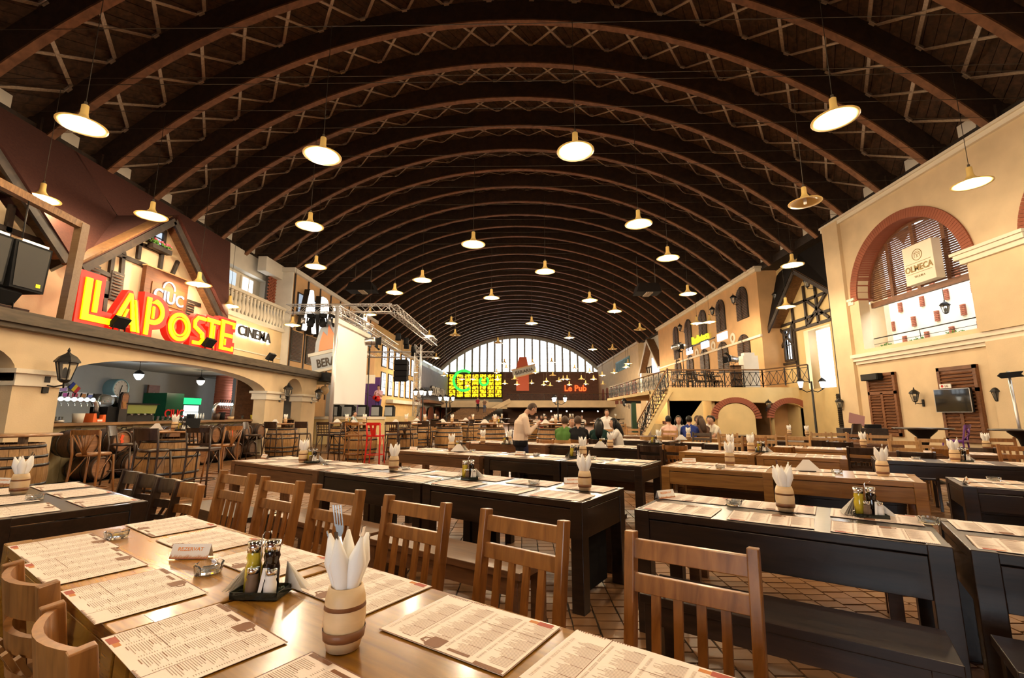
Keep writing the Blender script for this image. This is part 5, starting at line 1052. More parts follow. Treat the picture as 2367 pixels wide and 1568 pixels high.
MB().b2((0, -.53, -.32), (.05, .53, .32)).build('body', 'black', tv); MB().b2((-.012, -.51, -.30), (0, .51, .30)).build('screen', 'gloss', tv)
MB().b2((-.015, -.53, -.32), (.0, .53, -.305)).b2((-.015, -.53, .305), (0, .53, .32)).b2((-.015, -.53, -.32), (0, -.515, .32)).b2((-.015, .515, -.32), (0, .53, .32)).build('frame', 'steel', tv); MB().b2((.05, -.2, -.15), (.14, .2, .15)).build('bracket', 'black', tv)
lg = tag(MB().b2((-.01, -.17, -.06), (.01, .17, .06)).build('brand_card', 'paper'), 'small white card with a red round mark above the television', 'sign'); lg.location = (XR-.2, 12.95, 2.16)
MB().lathe([(0, 0), (.035, 0), (.035, .004)], 20, (-.012, .085, 0), rot=Matrix.Rotation(-PI/2, 3, 'Y')).build('red_mark', 'cred', lg); text('LG', .085, MRt(-.013, .0-.045, -.03), 'ink', 'lettering', lg, .001, .002)
spk = thing('wall_speaker', 'black horizontal speaker at the top of the left wall shutter', 'speaker', (XR-.28, 15.6, 2.62)); MB().b2((0, -.38, -.11), (.18, .38, .11)).build('body', 'black', spk, bev=.015); MB().b2((-.01, -.34, -.09), (0, .34, .09)).build('grille', 'iron', spk)
def lantern_geo(t, mat='iron', lit=None, s=1.0):
    q = Matrix.Rotation(PI/6, 3, 'Z')
    MB().lathe([(.03*s, 0), (.055*s, .02*s), (.06*s, .04*s)], 6, rot=q, sm=False).build('base_cup', mat, t)
    b = MB()
    for k in range(6):
        a = PI/3*k+PI/6; b.bar((.058*s*math.cos(a), .058*s*math.sin(a), .03*s), (.11*s*math.cos(a), .11*s*math.sin(a), .26*s), .010*s, .010*s)
    b.build('cage', mat, t)
    MB().lathe([(.056*s, .035*s), (.106*s, .255*s)], 6, rot=q, sm=False).build('pane', M['lampglass'], t)
    MB().lathe([(.135*s, .255*s), (.13*s, .275*s), (.09*s, .33*s), (.03*s, .37*s), (.012*s, .39*s), (.018*s, .41*s), (0, .45*s)], 6, rot=q, sm=False).build('roof', mat, t)
    MB().lathe([(0, .05*s), (.022*s, .06*s), (.026*s, .16*s), (.014*s, .19*s), (0, .2*s)], 10).build('bulb', lit or 'paper', t)
M['lampglass'] = plain('lantern_glass', (.95, .95, .9), .25, trans=.9)
def wall_lantern(p, out, label, lit=None, s=1.0):
    t = thing('wall_lantern', label, 'wall lamp', Vector(p)+Vector(out)*.24*s, 0, 'wall lanterns'); lantern_geo(t, 'iron', lit, s); o = Vector(out)*.24*s
    MB().tube([(0, 0, .02*s), (0, 0, -.07*s)], [.015*s, .008*s], 8).tube([(0, 0, -.03*s), -o*.5+Vector((0, 0, -.05*s)), -o+Vector((0, 0, -.03*s))], .010*s, 8).build('arm', 'iron', t)
    MB().bar(-o*.96+Vector((0, 0, -.13*s)), -o*.96+Vector((0, 0, .08*s)), .07*s, .03*s, up=out).build('wall_plate', 'iron', t); return t
for px, py, X, l, n_ in [(2135, 930, XR, 'black wall lantern between the two brown shutters', (-1, 0, 0)), (2332, 930, XR, 'black wall lantern right of the television behind the signpost', (-1, 0, 0)), (1957, 945, 12.0, 'black wall lantern beside the narrow black shutter', (-1, 0, 0))]:
    p = atx(px, py, X); wall_lantern(p, n_, l)
p = aty(1771, 945, 21.5); wall_lantern(p, (0, -1, 0), 'black wall lantern between the two brick arches')
for px, py, l in [(1709, 702, 'first'), (1659, 728, 'second'), (1582, 765, 'third')]:
    p = atx(px, py, XF); wall_lantern(p, (-1, 0, 0), 'small dark wall lantern between the upper peach wall shutters, %s from the near corner' % l, s=1.3)
for px, py, X, l in [(1882, 665, XH, 'upper'), (1807, 695, XH, 'lower')]:
    p = atx(px, py, X-.1); wall_lantern(p, (-1, 0, 0), 'dark wall lantern on the timbered gable, the %s one' % l, s=1.2)
for (y, z, X, l) in [(8.45, 1.98, XL, 'large black wall lantern on the left bar pillar'), (16.9, 2.0, XL, 'black wall lantern on the right bar pillar'), (19.5, 2.0, XL, 'black wall lantern on the narrow pillar by the small arch')]: wall_lantern((X, y, z), (1, 0, 0), l, s=1.25 if y > 10 else 1.5)
p = aty(1440, 962, 30); wall_lantern((7.0, 30, 1.9), (-1, 0, 0), 'black wall lantern beside the far lift stand', s=1.3)
# tequila-style box sign hanging in the arch
so = thing('box_sign', 'cream box sign with brown lettering OLMECA TEQUILA in the brick arch', 'sign', (0, 0, 0))
pc = atx(2122, 608, XR-.1); MB().b2((pc.x, pc.y-.52, pc.z-.60), (pc.x+.26, pc.y+.50, pc.z+.60)).build('box', 'trim', so, bev=.01)
M['gold_'] = plain('brown_gold_print', (.30, .20, .06), .5)
text('OLMECA', .26, MRt(pc.x-.006, pc.y, pc.z-.22), 'gold_', 'lettering', so, .004, .006, .92); text('TEQUILA', .085, MRt(pc.x-.006, pc.y, pc.z-.42), 'gold_', 'lettering', so, .003, 0, 1.1)
for dz in (.03, -.28): MB().b2((pc.x-.008, pc.y-.43, pc.z+dz-.006), (pc.x, pc.y+.43, pc.z+dz+.006)).build('rule', 'gold_', so)
MB().lathe([(.155, 0), (.175, 0), (.175, .006), (.155, .006)], 28, (pc.x, pc.y, pc.z+.26), rot=Matrix.Rotation(-PI/2, 3, 'Y')).build('emblem_ring', 'gold_', so)
b = MB()
for y_, z_, w_, h_ in ((0, .32, .2, .02), (0, .36, .14, .012), (-.05, .27, .05, .014), (.05, .27, .05, .014), (0, .24, .02, .06), (0, .19, .08, .014), (-.09, .25, .01, .12), (.09, .25, .01, .12)): b.b2((pc.x-.006, pc.y+y_-w_/2, pc.z+z_-h_/2), (pc.x-.001, pc.y+y_+w_/2, pc.z+z_+h_/2))
b.build('emblem_lines', 'gold_', so)
# rail and planting on the sill
tag(MB().tube([(12.42, 10.2, 4.0), (12.42, 16.2, 4.0)], .018, 6).tube([(12.42, 10.2, 3.8), (12.42, 16.2, 3.8)], .008, 6).tube([(12.42, 12, 3.5), (12.42, 12, 4.0)], .01, 6).tube([(12.42, 14.2, 3.5), (12.42, 14.2, 4.0)], .01, 6).build('sill_rail', 'iron'), 'thin black rail across the open arch above the sill', 'railing')
pl = tag(MB().b2((12.15, 10.3, 3.46), (12.36, 15.6, 3.52)).build('planter', 'trim'), 'low planter with green leaves along the open arch sill', 'planter')
b = MB()
for k in range(420):
    y = 10.4+(k/420)*5.2+rnd.uniform(-.1, .1); z = 3.53+rnd.random()*.12*(1+.5*math.sin(y*5)); x = 12.25+rnd.uniform(-.09, .09); a = rnd.random()*6; s_ = .035+rnd.random()*.025
    b.add([(x, y, z), (x+s_*math.cos(a), y+s_*math.sin(a), z+s_*.4), (x+.02, y+.02, z+s_), (x-s_*math.sin(a), y+s_*math.cos(a), z+s_*.4)], [(0, 1, 2, 3)])
b.build('leaves', 'foliage', pl, kind='stuff')
t = thing('hanging_lantern', 'small black lantern hanging in the daylight of the brick arch', 'lamp', (12.7, 13.55, 4.35)); lantern_geo(t); MB().tube([(0, 0, .45), (0, 0, 1.0)], .008, 6).build('rod', 'iron', t)
# sign post with arrow board, till, bar-height wall tables
sp = thing('sign_post', 'grey post with a black double arrow board by the right wall', 'sign', (10.55, 10.0, 0)); MB().tube([(0, 0, 0), (-.12, -.05, 2.3)], .028, 10).build('pole', 'steel', sp); MB().lathe([(.16, 0), (.16, .03), (.03, .05)], 16).build('foot', 'iron', sp)
MB().prism([(-.28, 0), (-.2, .06), (.28, .06), (.22, 0), (.28, -.06), (-.2, -.06)], -.012, .012, 0, Matrix.Translation((-.12, -.09, 2.22)) @ Matrix.Rotation(PI/2, 4, 'X') @ Matrix.Rotation(R_(5), 4, 'Z')).build('arrow_board', 'black', sp)
tl = thing('till', 'touch-screen till with a tilted pinkish display on a small counter', 'till', (9.1, 12.6, 0), -.3)
MB().b2((-.5, -.25, 0), (.5, .25, 1.02)).build('stand', 'timber', tl); MB().bar((-.1, 0, 1.12), (-.02, .12, 1.38), .36, .02, up=(0, 1, 0)).build('display', plain('pinkish_display', (.35, .18, .17), .25), tl); MB().b2((-.15, -.05, 1.02), (.0, .12, 1.1)).build('foot', 'black', tl); MB().b2((.12, -.1, 1.02), (.42, .15, 1.12)).build('printer', 'black', tl)
def wtable():
    t = thing('bar_table', 'x', 'table'); MB().lathe([(0, 1.08), (.5, 1.08), (.5, 1.11), (0, 1.11)], 28).build('round_top', 'tdark', t)
    MB().lathe([(.25, .0), (.25, .03), (.07, .12), (.05, .4), (.06, .7), (.11, .92), (.24, 1.05), (.24, 1.08)], 16).build('pedestal', 'iron', t); return t
KW = Kind(wtable); KW.put(aty(2133, 1000, 9.9)*1.0-Vector((0, 0, aty(2133, 1000, 9.9).z)), 0, 'dark pedestal bar table left, between the two wall shutters', 'pedestal bar tables'); KW.put(Vector((9.55, 9.0, 0)), 0, 'dark pedestal bar table right, before the television', 'pedestal bar tables')
# double street lamp on the right
def street_lamp(p, h, label, n=2, s=1.25, lean=0):
    t = thing('street_lamp', label, 'street lamp', p, 0); MB().tube([(0, 0, 0), (0, 0, .15), (0, 0, .3), (0, 0, h)], [.09, .08, .045, .035], 10).build('post', 'iron', t)
    for k in range(n):
        a = PI*2*k/n; dx, dy = .42*math.cos(a), .42*math.sin(a)
        MB().tube([(0, 0, h-.35), (dx*.5, dy*.5, h-.42), (dx, dy, h-.30)], .018, 6).build('arm', 'iron', t)
        MB().lathe([(.0, -.30), (.06, -.28), (.06, -.26)], 6, (dx, dy, h), sm=False).lathe([(.13, -.01), (.16, .0), (.10, .07), (.02, .14), (0, .2)], 6, (dx, dy, h), sm=False).build('lantern_head', 'iron', t); MB().lathe([(0, -.26), (.065, -.24), (.115, -.02), (0, -.02)], 6, (dx, dy, h), sm=False).build('lamp_glass', 'lantern', t)
    return t
street_lamp((11.3, 18.0, 0), 2.65, 'black double street lamp with lit lanterns before the timbered gable')
street_lamp((aty(1290, 957, 27).x, 27, 0), 2.35, 'black double street lamp in the middle of the far floor', 3)
street_lamp((-4.9, 30, 0), 2.5, 'black multi-armed street lamp left of the far staircase', 4); street_lamp((-5.6, 26, 0), 2.7, 'black multi-armed street lamp near the stage end', 4)
# white rectangular bin / shelf on the balcony, spotlights on stands
tag(MB().b2((10.6, 20.9+.9, 2.62), (11.3, 22.3, 4.15)).b2((10.7, 21.9, 4.15), (11.2, 22.2, 4.3)).build('cabinet', 'white'), 'tall white cabinet on the right balcony', 'cabinet')
sh = tag(MB().b2((10.0, 21.95, 2.62), (10.55, 22.0, 3.7)).build('shelf_unit', 'soffit'), 'open wooden shelf unit beside the white cabinet on the balcony', 'shelf')
for k in range(4): MB().b2((9.98, 21.75, 2.7+k*.32), (10.56, 22.0, 2.73+k*.32)).build('shelf', 'soffit', sh)
def spot(p, h, rz, label, s=1.0):
    t = thing('stage_spotlight', label, 'spotlight', p, rz); q = Matrix.Rotation(R_(80), 3, 'Y')
    MB().tube([(0, 0, 0), (0, 0, h-.25)], .02, 8).build('stand', 'iron', t)
    for k in range(3): a = 2*PI*k/3; MB().tube([(0, 0, .5), (.4*math.cos(a), .4*math.sin(a), 0)], .014, 6).build('tripod_leg', 'iron', t)
    MB().tube([(0, -.16*s, h), (0, -.16*s, h-.22), (0, .16*s, h-.22), (0, .16*s, h)], .012, 6).build('yoke', 'iron', t)
    MB().lathe([(0, -.2*s), (.12*s, -.18*s), (.14*s, .1*s), (.15*s, .14*s), (.13*s, .14*s)], 16, (0, 0, h), rot=q).build('housing', 'steel', t); MB().lathe([(0, .10*s), (.13*s, .12*s)], 16, (0, 0, h), rot=q).build('lens', 'gloss', t)
    for k in range(4):
        a = PI/2*k; d = Vector((0, math.cos(a), math.sin(a))); u2 = Vector((0, -math.sin(a), math.cos(a))); c = Vector((.15*s, 0, h))+d*.14*s
        MB().add([c-u2*.1*s, c+u2*.1*s, c+u2*.15*s+d*.12*s+Vector((.16*s, 0, 0)), c-u2*.15*s+d*.12*s+Vector((.16*s, 0, 0))], [(0, 1, 2, 3)]).build('barn_door', 'black', t)
    return t
spot((10.1, 21.95-.2, 2.62), 1.35, PI, 'theatre spotlight with barn doors on the right balcony', 1.15)
spot((8.0, 23.5, 2.62), 2.2, .3, 'tall spotlight stand at the stair head of the balcony, left', 1.0); spot((8.7, 24.5, 2.62), 2.4, 2.3, 'tall spotlight stand at the stair head of the balcony, right', 1.0)
spot((-5.6, 16.6, 0), 4.05, .5, 'tall spotlight stand with barn doors right of the white screen', 1.1); spot((-8.0, 19.5, 0), 2.9, .5, 'spotlight stand between the small arch and the white screen', 1.0)
# balcony tables
for i, (x, y) in enumerate(((8.4, 22.6), (9.2, 22.9), (9.9, 23.6))):
    t = thing('balcony_table', 'dark round table on the right balcony, %s from the stair' % ORD[i], 'table', (x, y, 2.62), 0, 'balcony tables'); MB().lathe([(0, .66), (.34, .66), (.34, .7), (0, .7)], 16).build('round_top', 'tdark', t); MB().lathe([(.2, 0), (.03, .05), (.03, .66)], 10).build('pedestal', 'iron', t)
for i in range(6): KC['cdark'].put(Vector((7.9+i*.42, 23.2+.3*(i % 2), 2.62)), rnd.random()*6, 'dark chair on the right balcony, %s from the stair' % ORD[i], 'balcony chairs')
tag(MB().b2((9.6, 36.5, 2.62), (11.5, 37.0, 4.6)).build('white_board', 'white'), 'bright white panel standing at the end of the right balcony', 'panel')
ls = thing('lift_stand', 'dark green lifting tower with a lamp bar beside the stair foot', 'lift', (aty(1466, 990, 25).x, 25, 0))
MB().b2((-.12, -.12, 0), (.12, .12, 2.0)).build('mast', plain('dark_green_steel', (.02, .06, .03), .5), ls); MB().b2((-.45, -.1, 1.95), (.4, .1, 2.1)).build('cross_bar', 'black', ls); MB().bar((.2, 0, 0), (.9, 0, 1.9), .12, .1, up=(0, 1, 0)).build('brace_arm', 'iron', ls); MB().b2((-.5, -.3, 0), (.5, .3, .12)).build('base', 'black', ls)
# air heaters hung from the roof
for px, py, Y, l in [(1495, 672, 20, 'right'), (838, 668, 22, 'left')]:
    p = aty(px, py, Y); t = thing('roof_heater', 'dark box heater hanging under the roof on the %s side' % l, 'heater', p); s_ = 1 if px > 1200 else 1.3
    MB().prism([(-.55*s_, -.15), (.55*s_, -.15), (.42*s_, .25), (-.42*s_, .25)], -.4, .4, 0, Matrix.Rotation(PI/2, 4, 'X')).build('housing', 'roofdk', t)
    for k in range(5): MB().b2((-.1+.06*k, -.35, -.2), (-.07+.06*k, .35, -.15)).build('louvre', 'brace', t)
    for k in (-1, 1): MB().tube([(k*.4, 0, .25), (k*.4, 0, 1.6)], .012, 6).build('hanger', 'wire', t)
# ================================================================== LEFT: BAR THINGS, RIG, SCREEN
ZT = 1.21
# notices and flag on the bar back wall
XBk = -12.98
def onback(px, py, X=-12.2): p = atx(px, py, X); return p
cl = thing('wall_clock', 'round clock with a pale blue rim on the bar back wall', 'clock', (0, 0, 0)); p = atx(278, 899, -12.7)
q = Matrix.Rotation(PI/2, 3, 'Y'); MB().lathe([(.30, -.3), (.31, .02), (.28, .05), (.26, .02)], 28, p, rot=q).build('rim', plain('pale_blue_rim', (.25, .42, .44), .3, .3), cl); MB().lathe([(0, .01), (.27, .01)], 28, p, rot=q).build('dial', plain('clock_dial', (.62, .55, .44), .5), cl)
MB().bar(p+Vector((.03, 0, .02)), p+Vector((.03, -.03, -.19)), .02, .008, up=(1, 0, 0)).bar(p+Vector((.03, 0, -.02)), p+Vector((.03, .03, .11)), .02, .008, up=(1, 0, 0)).build('hands', 'black', cl)
for k in range(12): a = PI*k/6; MB().box(p+Vector((.025, .22*math.sin(a), .22*math.cos(a))), (.01, .015, .015)).build('hour_mark', 'black', cl)
fg = thing('flag', 'small blue, yellow and red flag on the bar back wall', 'flag', atx(172, 897, -12.8))
for k, c in enumerate([(.01, .03, .25), (.85, .60, .02), (.65, .02, .03)]):
    MB().b2((0, -.15+.10*k, -.1), (.012, -.05+.10*k, .1)).build('stripe', plain('flag_%d' % k, c, .6), fg)
fg.rotation_euler = (R_(-35), 0, 0)
cols = [(.5, .3, .6), (.6, .1, .4), (.55, .08, .12), (.7, .3, .1), (.25, .3, .7)]
for i, (px, py) in enumerate(((146, 900), (152, 913), (172, 914), (191, 915), (208, 917))):
    pp = atx(px, py, -12.85); c = tag(MB().b2((-.01, -.12, -.09), (.01, .12, .09)).build('notice', 'paper'), 'small coloured paper notice on the bar back wall, %s from the left' % ORD[i], 'notice', 'notices on the bar back wall'); c.location = pp
    MB().b2((.01, -.09, -.05), (.014, .09, .05)).build('print', plain('notice_print_%d' % i, cols[i], .6), c)
for i, (px, py) in enumerate(((355, 915),)):
    pp = atx(px, py, -12.8); c = tag(MB().b2((-.06, -.24, -.40), (.0, .24, .36)).build('brown_board', 'shut'), 'dark brown upright board with a white diamond on the bar back wall', 'sign'); c.location = pp
    MB().prism([(0, -.09), (.055, 0), (0, .09), (-.055, 0)], .0, .01, 0, ML(0, 0, .02)).build('diamond', 'paper', c); MB().b2((0, -.1, -.16), (.01, .1, -.12)).build('lettering', 'paper', c)
shf = tag(MB().b2((-12.95, 9.0, 1.95), (-12.5, 11.0, 2.0)).b2((-12.95, 9.0, 1.6), (-12.5, 11.0, 1.65)).build('wall_shelf', 'black'), 'black shelf unit behind the beer taps', 'shelf')
# beer tap bridges
def tapbridge(y, n, label, w_):
    t = thing('beer_tap_tower', label, 'beer tap', (-9.75, y, ZT)); pts = [(0, -w_, 0), (0, -w_, .34), (0, -w_+.05, .45), (0, -w_+.15, .50), (0, w_-.15, .50), (0, w_-.05, .45), (0, w_, .34), (0, w_, 0)]
    MB().tube(pts, .05, 12).build('arched_pipe', 'steel', t)
    for k in range(n):
        yy = -w_+.18+(2*w_-.36)*k/(n-1); MB().lathe([(0, .0), (.045, .0), (.045, .02), (0, .02)], 16, (.06, yy, .50), rot=Matrix.Rotation(PI/2, 3, 'Y')).build('lit_badge', 'tube', t); MB().tube([(.05, yy, .42), (.10, yy, .40), (.10, yy, .34)], .008, 6).build('tap', 'chrome', t); MB().tube([(.05, yy, .55), (.07, yy, .64)], [.008, .014], 6).build('handle', 'black', t)
tapbridge(9.75, 7, 'arched steel beer tap tower with lit round badges at the left of the bar', .62); tapbridge(14.9, 6, 'smaller arched beer tap tower with lit badges at the right of the bar', .48)
# fridge pair
fr = thing('drinks_fridge', 'green and glass-door drinks fridge behind the bar', 'fridge', (0, 0, 0)); p0, p1 = atx(390, 910, -11.2), atx(430, 910, -11.2)
MB().b2((-12.0, p0.y, 0), (-11.25, p1.y, atx(400, 909, -11.2).z)).build('green_side', 'green', fr)
y2 = atx(470, 910, -11.2).y; MB().b2((-12.0, p1.y+.03, 0), (-11.3, y2, 1.95)).build('cabinet', 'black', fr); MB().b2((-11.32, p1.y+.06, 1.72), (-11.22, y2-.03, 1.93)).build('lit_header', emis('green_header', (.02, .55, .15), 1.3), fr)
MB().b2((-11.3, p1.y+.10, .5), (-11.24, y2-.10, 1.68)).build('lit_interior', emis('fridge_inside', (.75, .9, .85), .9), fr)
for k in range(4): MB().b2((-11.28, p1.y+.1, .7+k*.25), (-11.2, y2-.1, .72+k*.25)).build('shelf', 'steel', fr)
for k in range(3):
    for j in range(7): MB().lathe([(0, 0), (.03, 0), (.03, .14), (.012, .17), (.012, .2), (0, .2)], 8, (-11.2, p1.y+.18+j*.13, .72+k*.25)).build('bottle', 'paper' if k else 'foliage', fr)
text('CIUC', .34, ML(-11.23, (p0.y+p1.y)/2, 1.30), 'cred', 'lettering', fr, .006, .008, 1.05)
wb_ = tag(MB().b2((-12.6, 15.8, .9), (-12.55, 17.2, 1.95)).build('whiteboard', 'white'), 'white board on the bar back wall right of the fridge', 'board')
rp = tag(MB().lathe([(.28, 0), (.28, 2.9)], 16, (-11.6, 17.6, 0)).build('round_pillar', plain('reddish_tile', (.40, .12, .10), .6)), 'round pillar clad in reddish bricks behind the bar', 'pillar')
for k in range(30): MB().lathe([(.285, .1*k+.005), (.295, .1*k+.02), (.295, .1*k+.08), (.285, .1*k+.095)], 16, (-11.6, 17.6, 0)).build('brick_course', 'brick', rp)
# things on the counter
def onc(px, X=-9.7): p = atx(px, 970, X); return Vector((X, p.y, ZT))
o = onc(180); t = thing('bucket', 'white metal bucket on the bar counter left of the orange box', 'bucket', o); MB().lathe([(0, 0), (.09, 0), (.11, .2), (.10, .2), (.08, .01)], 20).build('pail', 'white', t)
o = onc(218); t = thing('orange_box', 'orange cup dispenser on the bar counter', 'box', o); MB().prism([(-.16, 0), (.16, 0), (.15, .17), (.09, .17), (.07, .08), (-.07, .08), (-.09, .2), (-.15, .2)], -.12, .12, 0, ML(0)).build('body', 'orange', t); MB().b2((-.05, -.05, .08), (.05, .06, .24)).build('cup_stack', 'black', t); MB().b2((.13, -.06, .02), (.135, .06, .06)).build('label', 'paper', t)
o = onc(256); t = thing('granita_machine', 'tall dark dispenser with a brown front plate showing a cup', 'machine', o)
MB().b2((-.3, -.25, 0), (.12, .25, .35)).build('body', 'black', t); MB().lathe([(0, -.2), (.14, -.2), (.15, .2), (0, .25)], 16, (-.1, -.12, .50), rot=Matrix.Rotation(PI/2, 3, 'X')).build('clear_drum', 'glass', t)
MB().prism([(-.11, 0), (.11, 0), (.13, .62), (.08, .70), (-.05, .70), (-.10, .62)], .12, .18, 0, ML(0, .1, 0)).build('front_plate', 'hoop', t); MB().prism([(-.08, .3), (.08, .3), (.10, .62), (.06, .67), (-.04, .67), (-.07, .62)], .18, .19, 0, ML(0, .1, 0)).build('brown_label', 'shut', t); MB().prism([(-.03, .32), (.03, .32), (.06, .48), (-.06, .48)], .19, .2, 0, ML(0, .1, 0)).build('cup_picture', 'thoney', t)
o = onc(310); t = thing('coffee_machine', 'wide greenish coffee machine on the bar counter', 'machine', o); MB().prism([(-.45, .2), (.45, .2), (.5, .42), (-.5, .42)], -.15, .15, 0, ML(0)).build('hood', plain('olive_enamel', (.18, .22, .05), .3), t); MB().b2((-.2, -.45, 0), (.12, .45, .2)).build('base', 'iron', t); MB().b2((-.2, -.52, .42), (.2, .52, .45)).build('top_tray', 'black', t)
for k in range(4): MB().tube([(.1, -.3+k*.2, .2), (.2, -.3+k*.2, .17)], .02, 6).build('spout', 'chrome', t)
def glassware(): 
    t = thing('beer_glass', 'x', 'glass'); MB().lathe([(0, 0), (.03, 0), (.038, .13), (.034, .13), (.028, .01), (0, .01)], 12).build('tumbler', 'glass', t); return t
KG = Kind(glassware)
for i, px in enumerate((100, 112, 125, 140, 290, 340, 352, 364, 376, 388, 400, 414, 428, 446, 560, 590)): KG.put(onc(px, -9.6-.1*(i % 3)), 0, 'glass standing on the bar counter, %s from the left' % ORD[i], 'glasses on the bar counter')
for i, (px, h, c, l) in enumerate([(500, .2, 'bdark', 'dark pot'), (512, .24, 'black', 'black shaker'), (533, .1, 'vase', 'pale wooden bowl'), (585, .15, 'yellowsign', 'yellow box'), (605, .26, 'white', 'stack of plates'), (440, .18, 'black', 'black cup stack'), (100, .1, 'vase', 'pale bowl by the left taps'), (135, .06, 'steel', 'low steel tray')]):
    tag(MB().lathe([(0, 0), (.08, 0), (.10, h), (.09, h), (0, h*.9)], 16).build('counter_vessel', c if c != 'yellowsign' else plain('yellow_box', (.75, .55, .02), .5)), l+' on the bar counter', 'vessel').location = onc(px, -9.55)
# hanging globes in the bar
for px, py, X, m, l in [(321, 868, -10.8, 'lanternc', 'cool white globe lantern hanging in the bar'), (464, 882, -10.8, 'lantern', 'warm globe lantern hanging in the bar, in front of the fridge'), (569, 895, -10.8, 'lanternc', 'cool globe lantern at the right end of the bar')]:
    p = atx(px, py, X); t = thing('globe_lantern', l, 'lamp', p); MB().lathe([(0, -.13), (.05, -.12), (.11, -.03), (.12, .03)], 14).build('globe', m, t); MB().lathe([(.125, .03), (.11, .08), (.04, .14), (0, .16)], 14).build('cap', 'iron', t); MB().tube([(0, 0, .15), (0, 0, 2.86-p.z)], .006, 6).build('rod', 'iron', t)
    L = bpy.data.lights.new('globe_light', 'POINT'); L.energy = 16; L.color = (.85, .92, 1) if m == 'lanternc' else (1, .75, .5); L.shadow_soft_size = .12; lo = bpy.data.objects.new('globe_light', L); C.objects.link(lo); lo.location = p-Vector((0, 0, .25))
# metal portal with the speakers at the left edge
po = thing('speaker_portal', 'brown steel post and arm standing on the bar roof beam at the left', 'frame', (0, 0, 0)); pa = Vector((-8.95, 8.55, 3.18)); pt = Vector((-8.95, 8.62, 5.22))
MB().bar(pa, pt, .16, .16, up=(1, 0, 0)).build('post', wood('brown_steel', (.17, .09, .04), (.2, .12, .06), .4), po); MB().bar(pt+Vector((0, .08, -.05)), pt+Vector((0, -3.4, .25)), .14, .14).build('arm', 'soffit', po)
for i, (y, l) in enumerate(((7.55, 'right'), (6.9, 'left'))):
    t = thing('line_speaker', 'big black loudspeaker hanging at the left edge, the %s one' % l, 'speaker', (-8.9, y, 3.95)); MB().prism([(-.28, -.42), (.28, -.42), (.32, .42), (-.30, .42)], -.25, .25, 0, ML(0)).build('cabinet', 'black', t); MB().prism([(-.24, -.38), (.24, -.38), (.28, .38), (-.26, .38)], .25, .262, 0, ML(0)).build('grille', 'iron', t); MB().b2((.263, .12, -.33), (.268, .19, -.27)).build('yellow_badge', 'yellowsign', t); MB().tube([(0, 0, .42), (0, 0, 1.38)], .012, 6).build('chain', 'iron', t); MB().b2((-.2, -.2, .42), (.25, .25, .46)).build('flying_bar', 'steel', t)
# floodlights on the beam
for i, (px, py, l) in enumerate([(290, 765, 'under the letter P'), (495, 800, 'under the letter E'), (20, 738, 'at the left edge of the beam'), (635, 838, 'right of the balustraded wall')]):
    p = atx(px, py, XL+.35); t = thing('floodlight', 'black floodlight on the bar roof beam %s' % l, 'floodlight', (XL+.2, p.y, 3.18)); MB().box((0, 0, .2), (.10, .34, .26), rot=Matrix.Rotation(R_(35), 3, 'Y')).build('head', 'black', t); MB().tube([(0, -.15, 0), (0, -.15, .2), (0, .15, .2), (0, .15, 0)], .012, 6).build('bracket', 'iron', t)
# square truss made of four chords and zigzags
def truss(name, a, b, w_, label, up=(0, 0, 1)):
    a, b, up = Vector(a), Vector(b), Vector(up); d = (b-a); L = d.length; d.normalize(); x = d.cross(up).normalized()*w_/2; y = x.normalized().cross(d)*w_/2
    t = thing(name, label, 'truss', (0, 0, 0), 0, 'aluminium stage trusses')
    cs = [a+i*x+j*y for i, j in ((1, 1), (1, -1), (-1, -1), (-1, 1))]
    for c in cs: MB().tube([c, c+d*L], .024, 6).build('chord', 'truss', t)
    n = max(2, int(L/w_)); b_ = MB()
    for f in range(4):
        c0, c1 = cs[f], cs[(f+1) % 4]
        for k in range(n):
            s0, s1 = d*L*k/n, d*L*(k+1)/n; b_.tube([(c0 if k % 2 else c1)+s0, (c1 if k % 2 else c0)+s1], .011, 4, cap=False)
            if f % 2: b_.tube([c0+s0, c1+s0], .011, 4, cap=False)
    b_.build('zigzag', 'truss', t, kind='stuff'); return t
Yt = 20.0; zt = 6.1
truss('stage_truss', (-10.6, Yt, zt), (-5.8, Yt, zt), .36, 'aluminium truss running across at the front of the stage rig')
truss('stage_truss', (-5.8, Yt, zt), (-5.8, 30, zt), .36, 'aluminium truss running back along the right side of the stage rig')
truss('stage_truss', (-8.4, Yt, zt), (-8.4, 30, zt-.3), .36, 'aluminium truss running back along the middle of the stage rig')
truss('stage_truss', (-10.6, 30, zt-.8), (-5.8, 30, zt-.8), .36, 'aluminium truss across the back of the stage rig')
truss('stage_truss', (-7.1, 16.9, 5.35), (-7.1, 21.0, 5.35), .30, 'golden-lit truss above the white screen')
truss('stage_truss', (-7.3, 20.2, 3), (-7.3, 20.2, 6.0), .34, 'short upright truss between screen and rig', up=(0, 1, 0))
truss('stage_truss', (-6.3, 27.5, 0), (-6.3, 27.5, 5.6), .36, 'tall upright truss beside the stage', up=(0, 1, 0))
MB_ = MB().tube([(-6.95, 16.7, 0), (-6.95, 16.7, 5.4)], .07, 10)
tag(MB_.build('screen_post', 'truss'), 'round steel post at the near edge of the white screen', 'post')
sc = thing('projection_screen', 'large white projection screen hanging along the left side', 'screen', (0, 0, 0))
MB().add([(-7.0, 16.85, 1.75), (-7.0, 20.4, 1.80), (-7.0, 20.4, 4.75), (-7.0, 16.85, 4.85), (-7.02, 16.85, 1.75), (-7.02, 20.4, 1.8), (-7.02, 20.4, 4.75), (-7.02, 16.85, 4.85)], [(0, 1, 2, 3), (7, 6, 5, 4)]).build('cloth', 'screenw', sc)
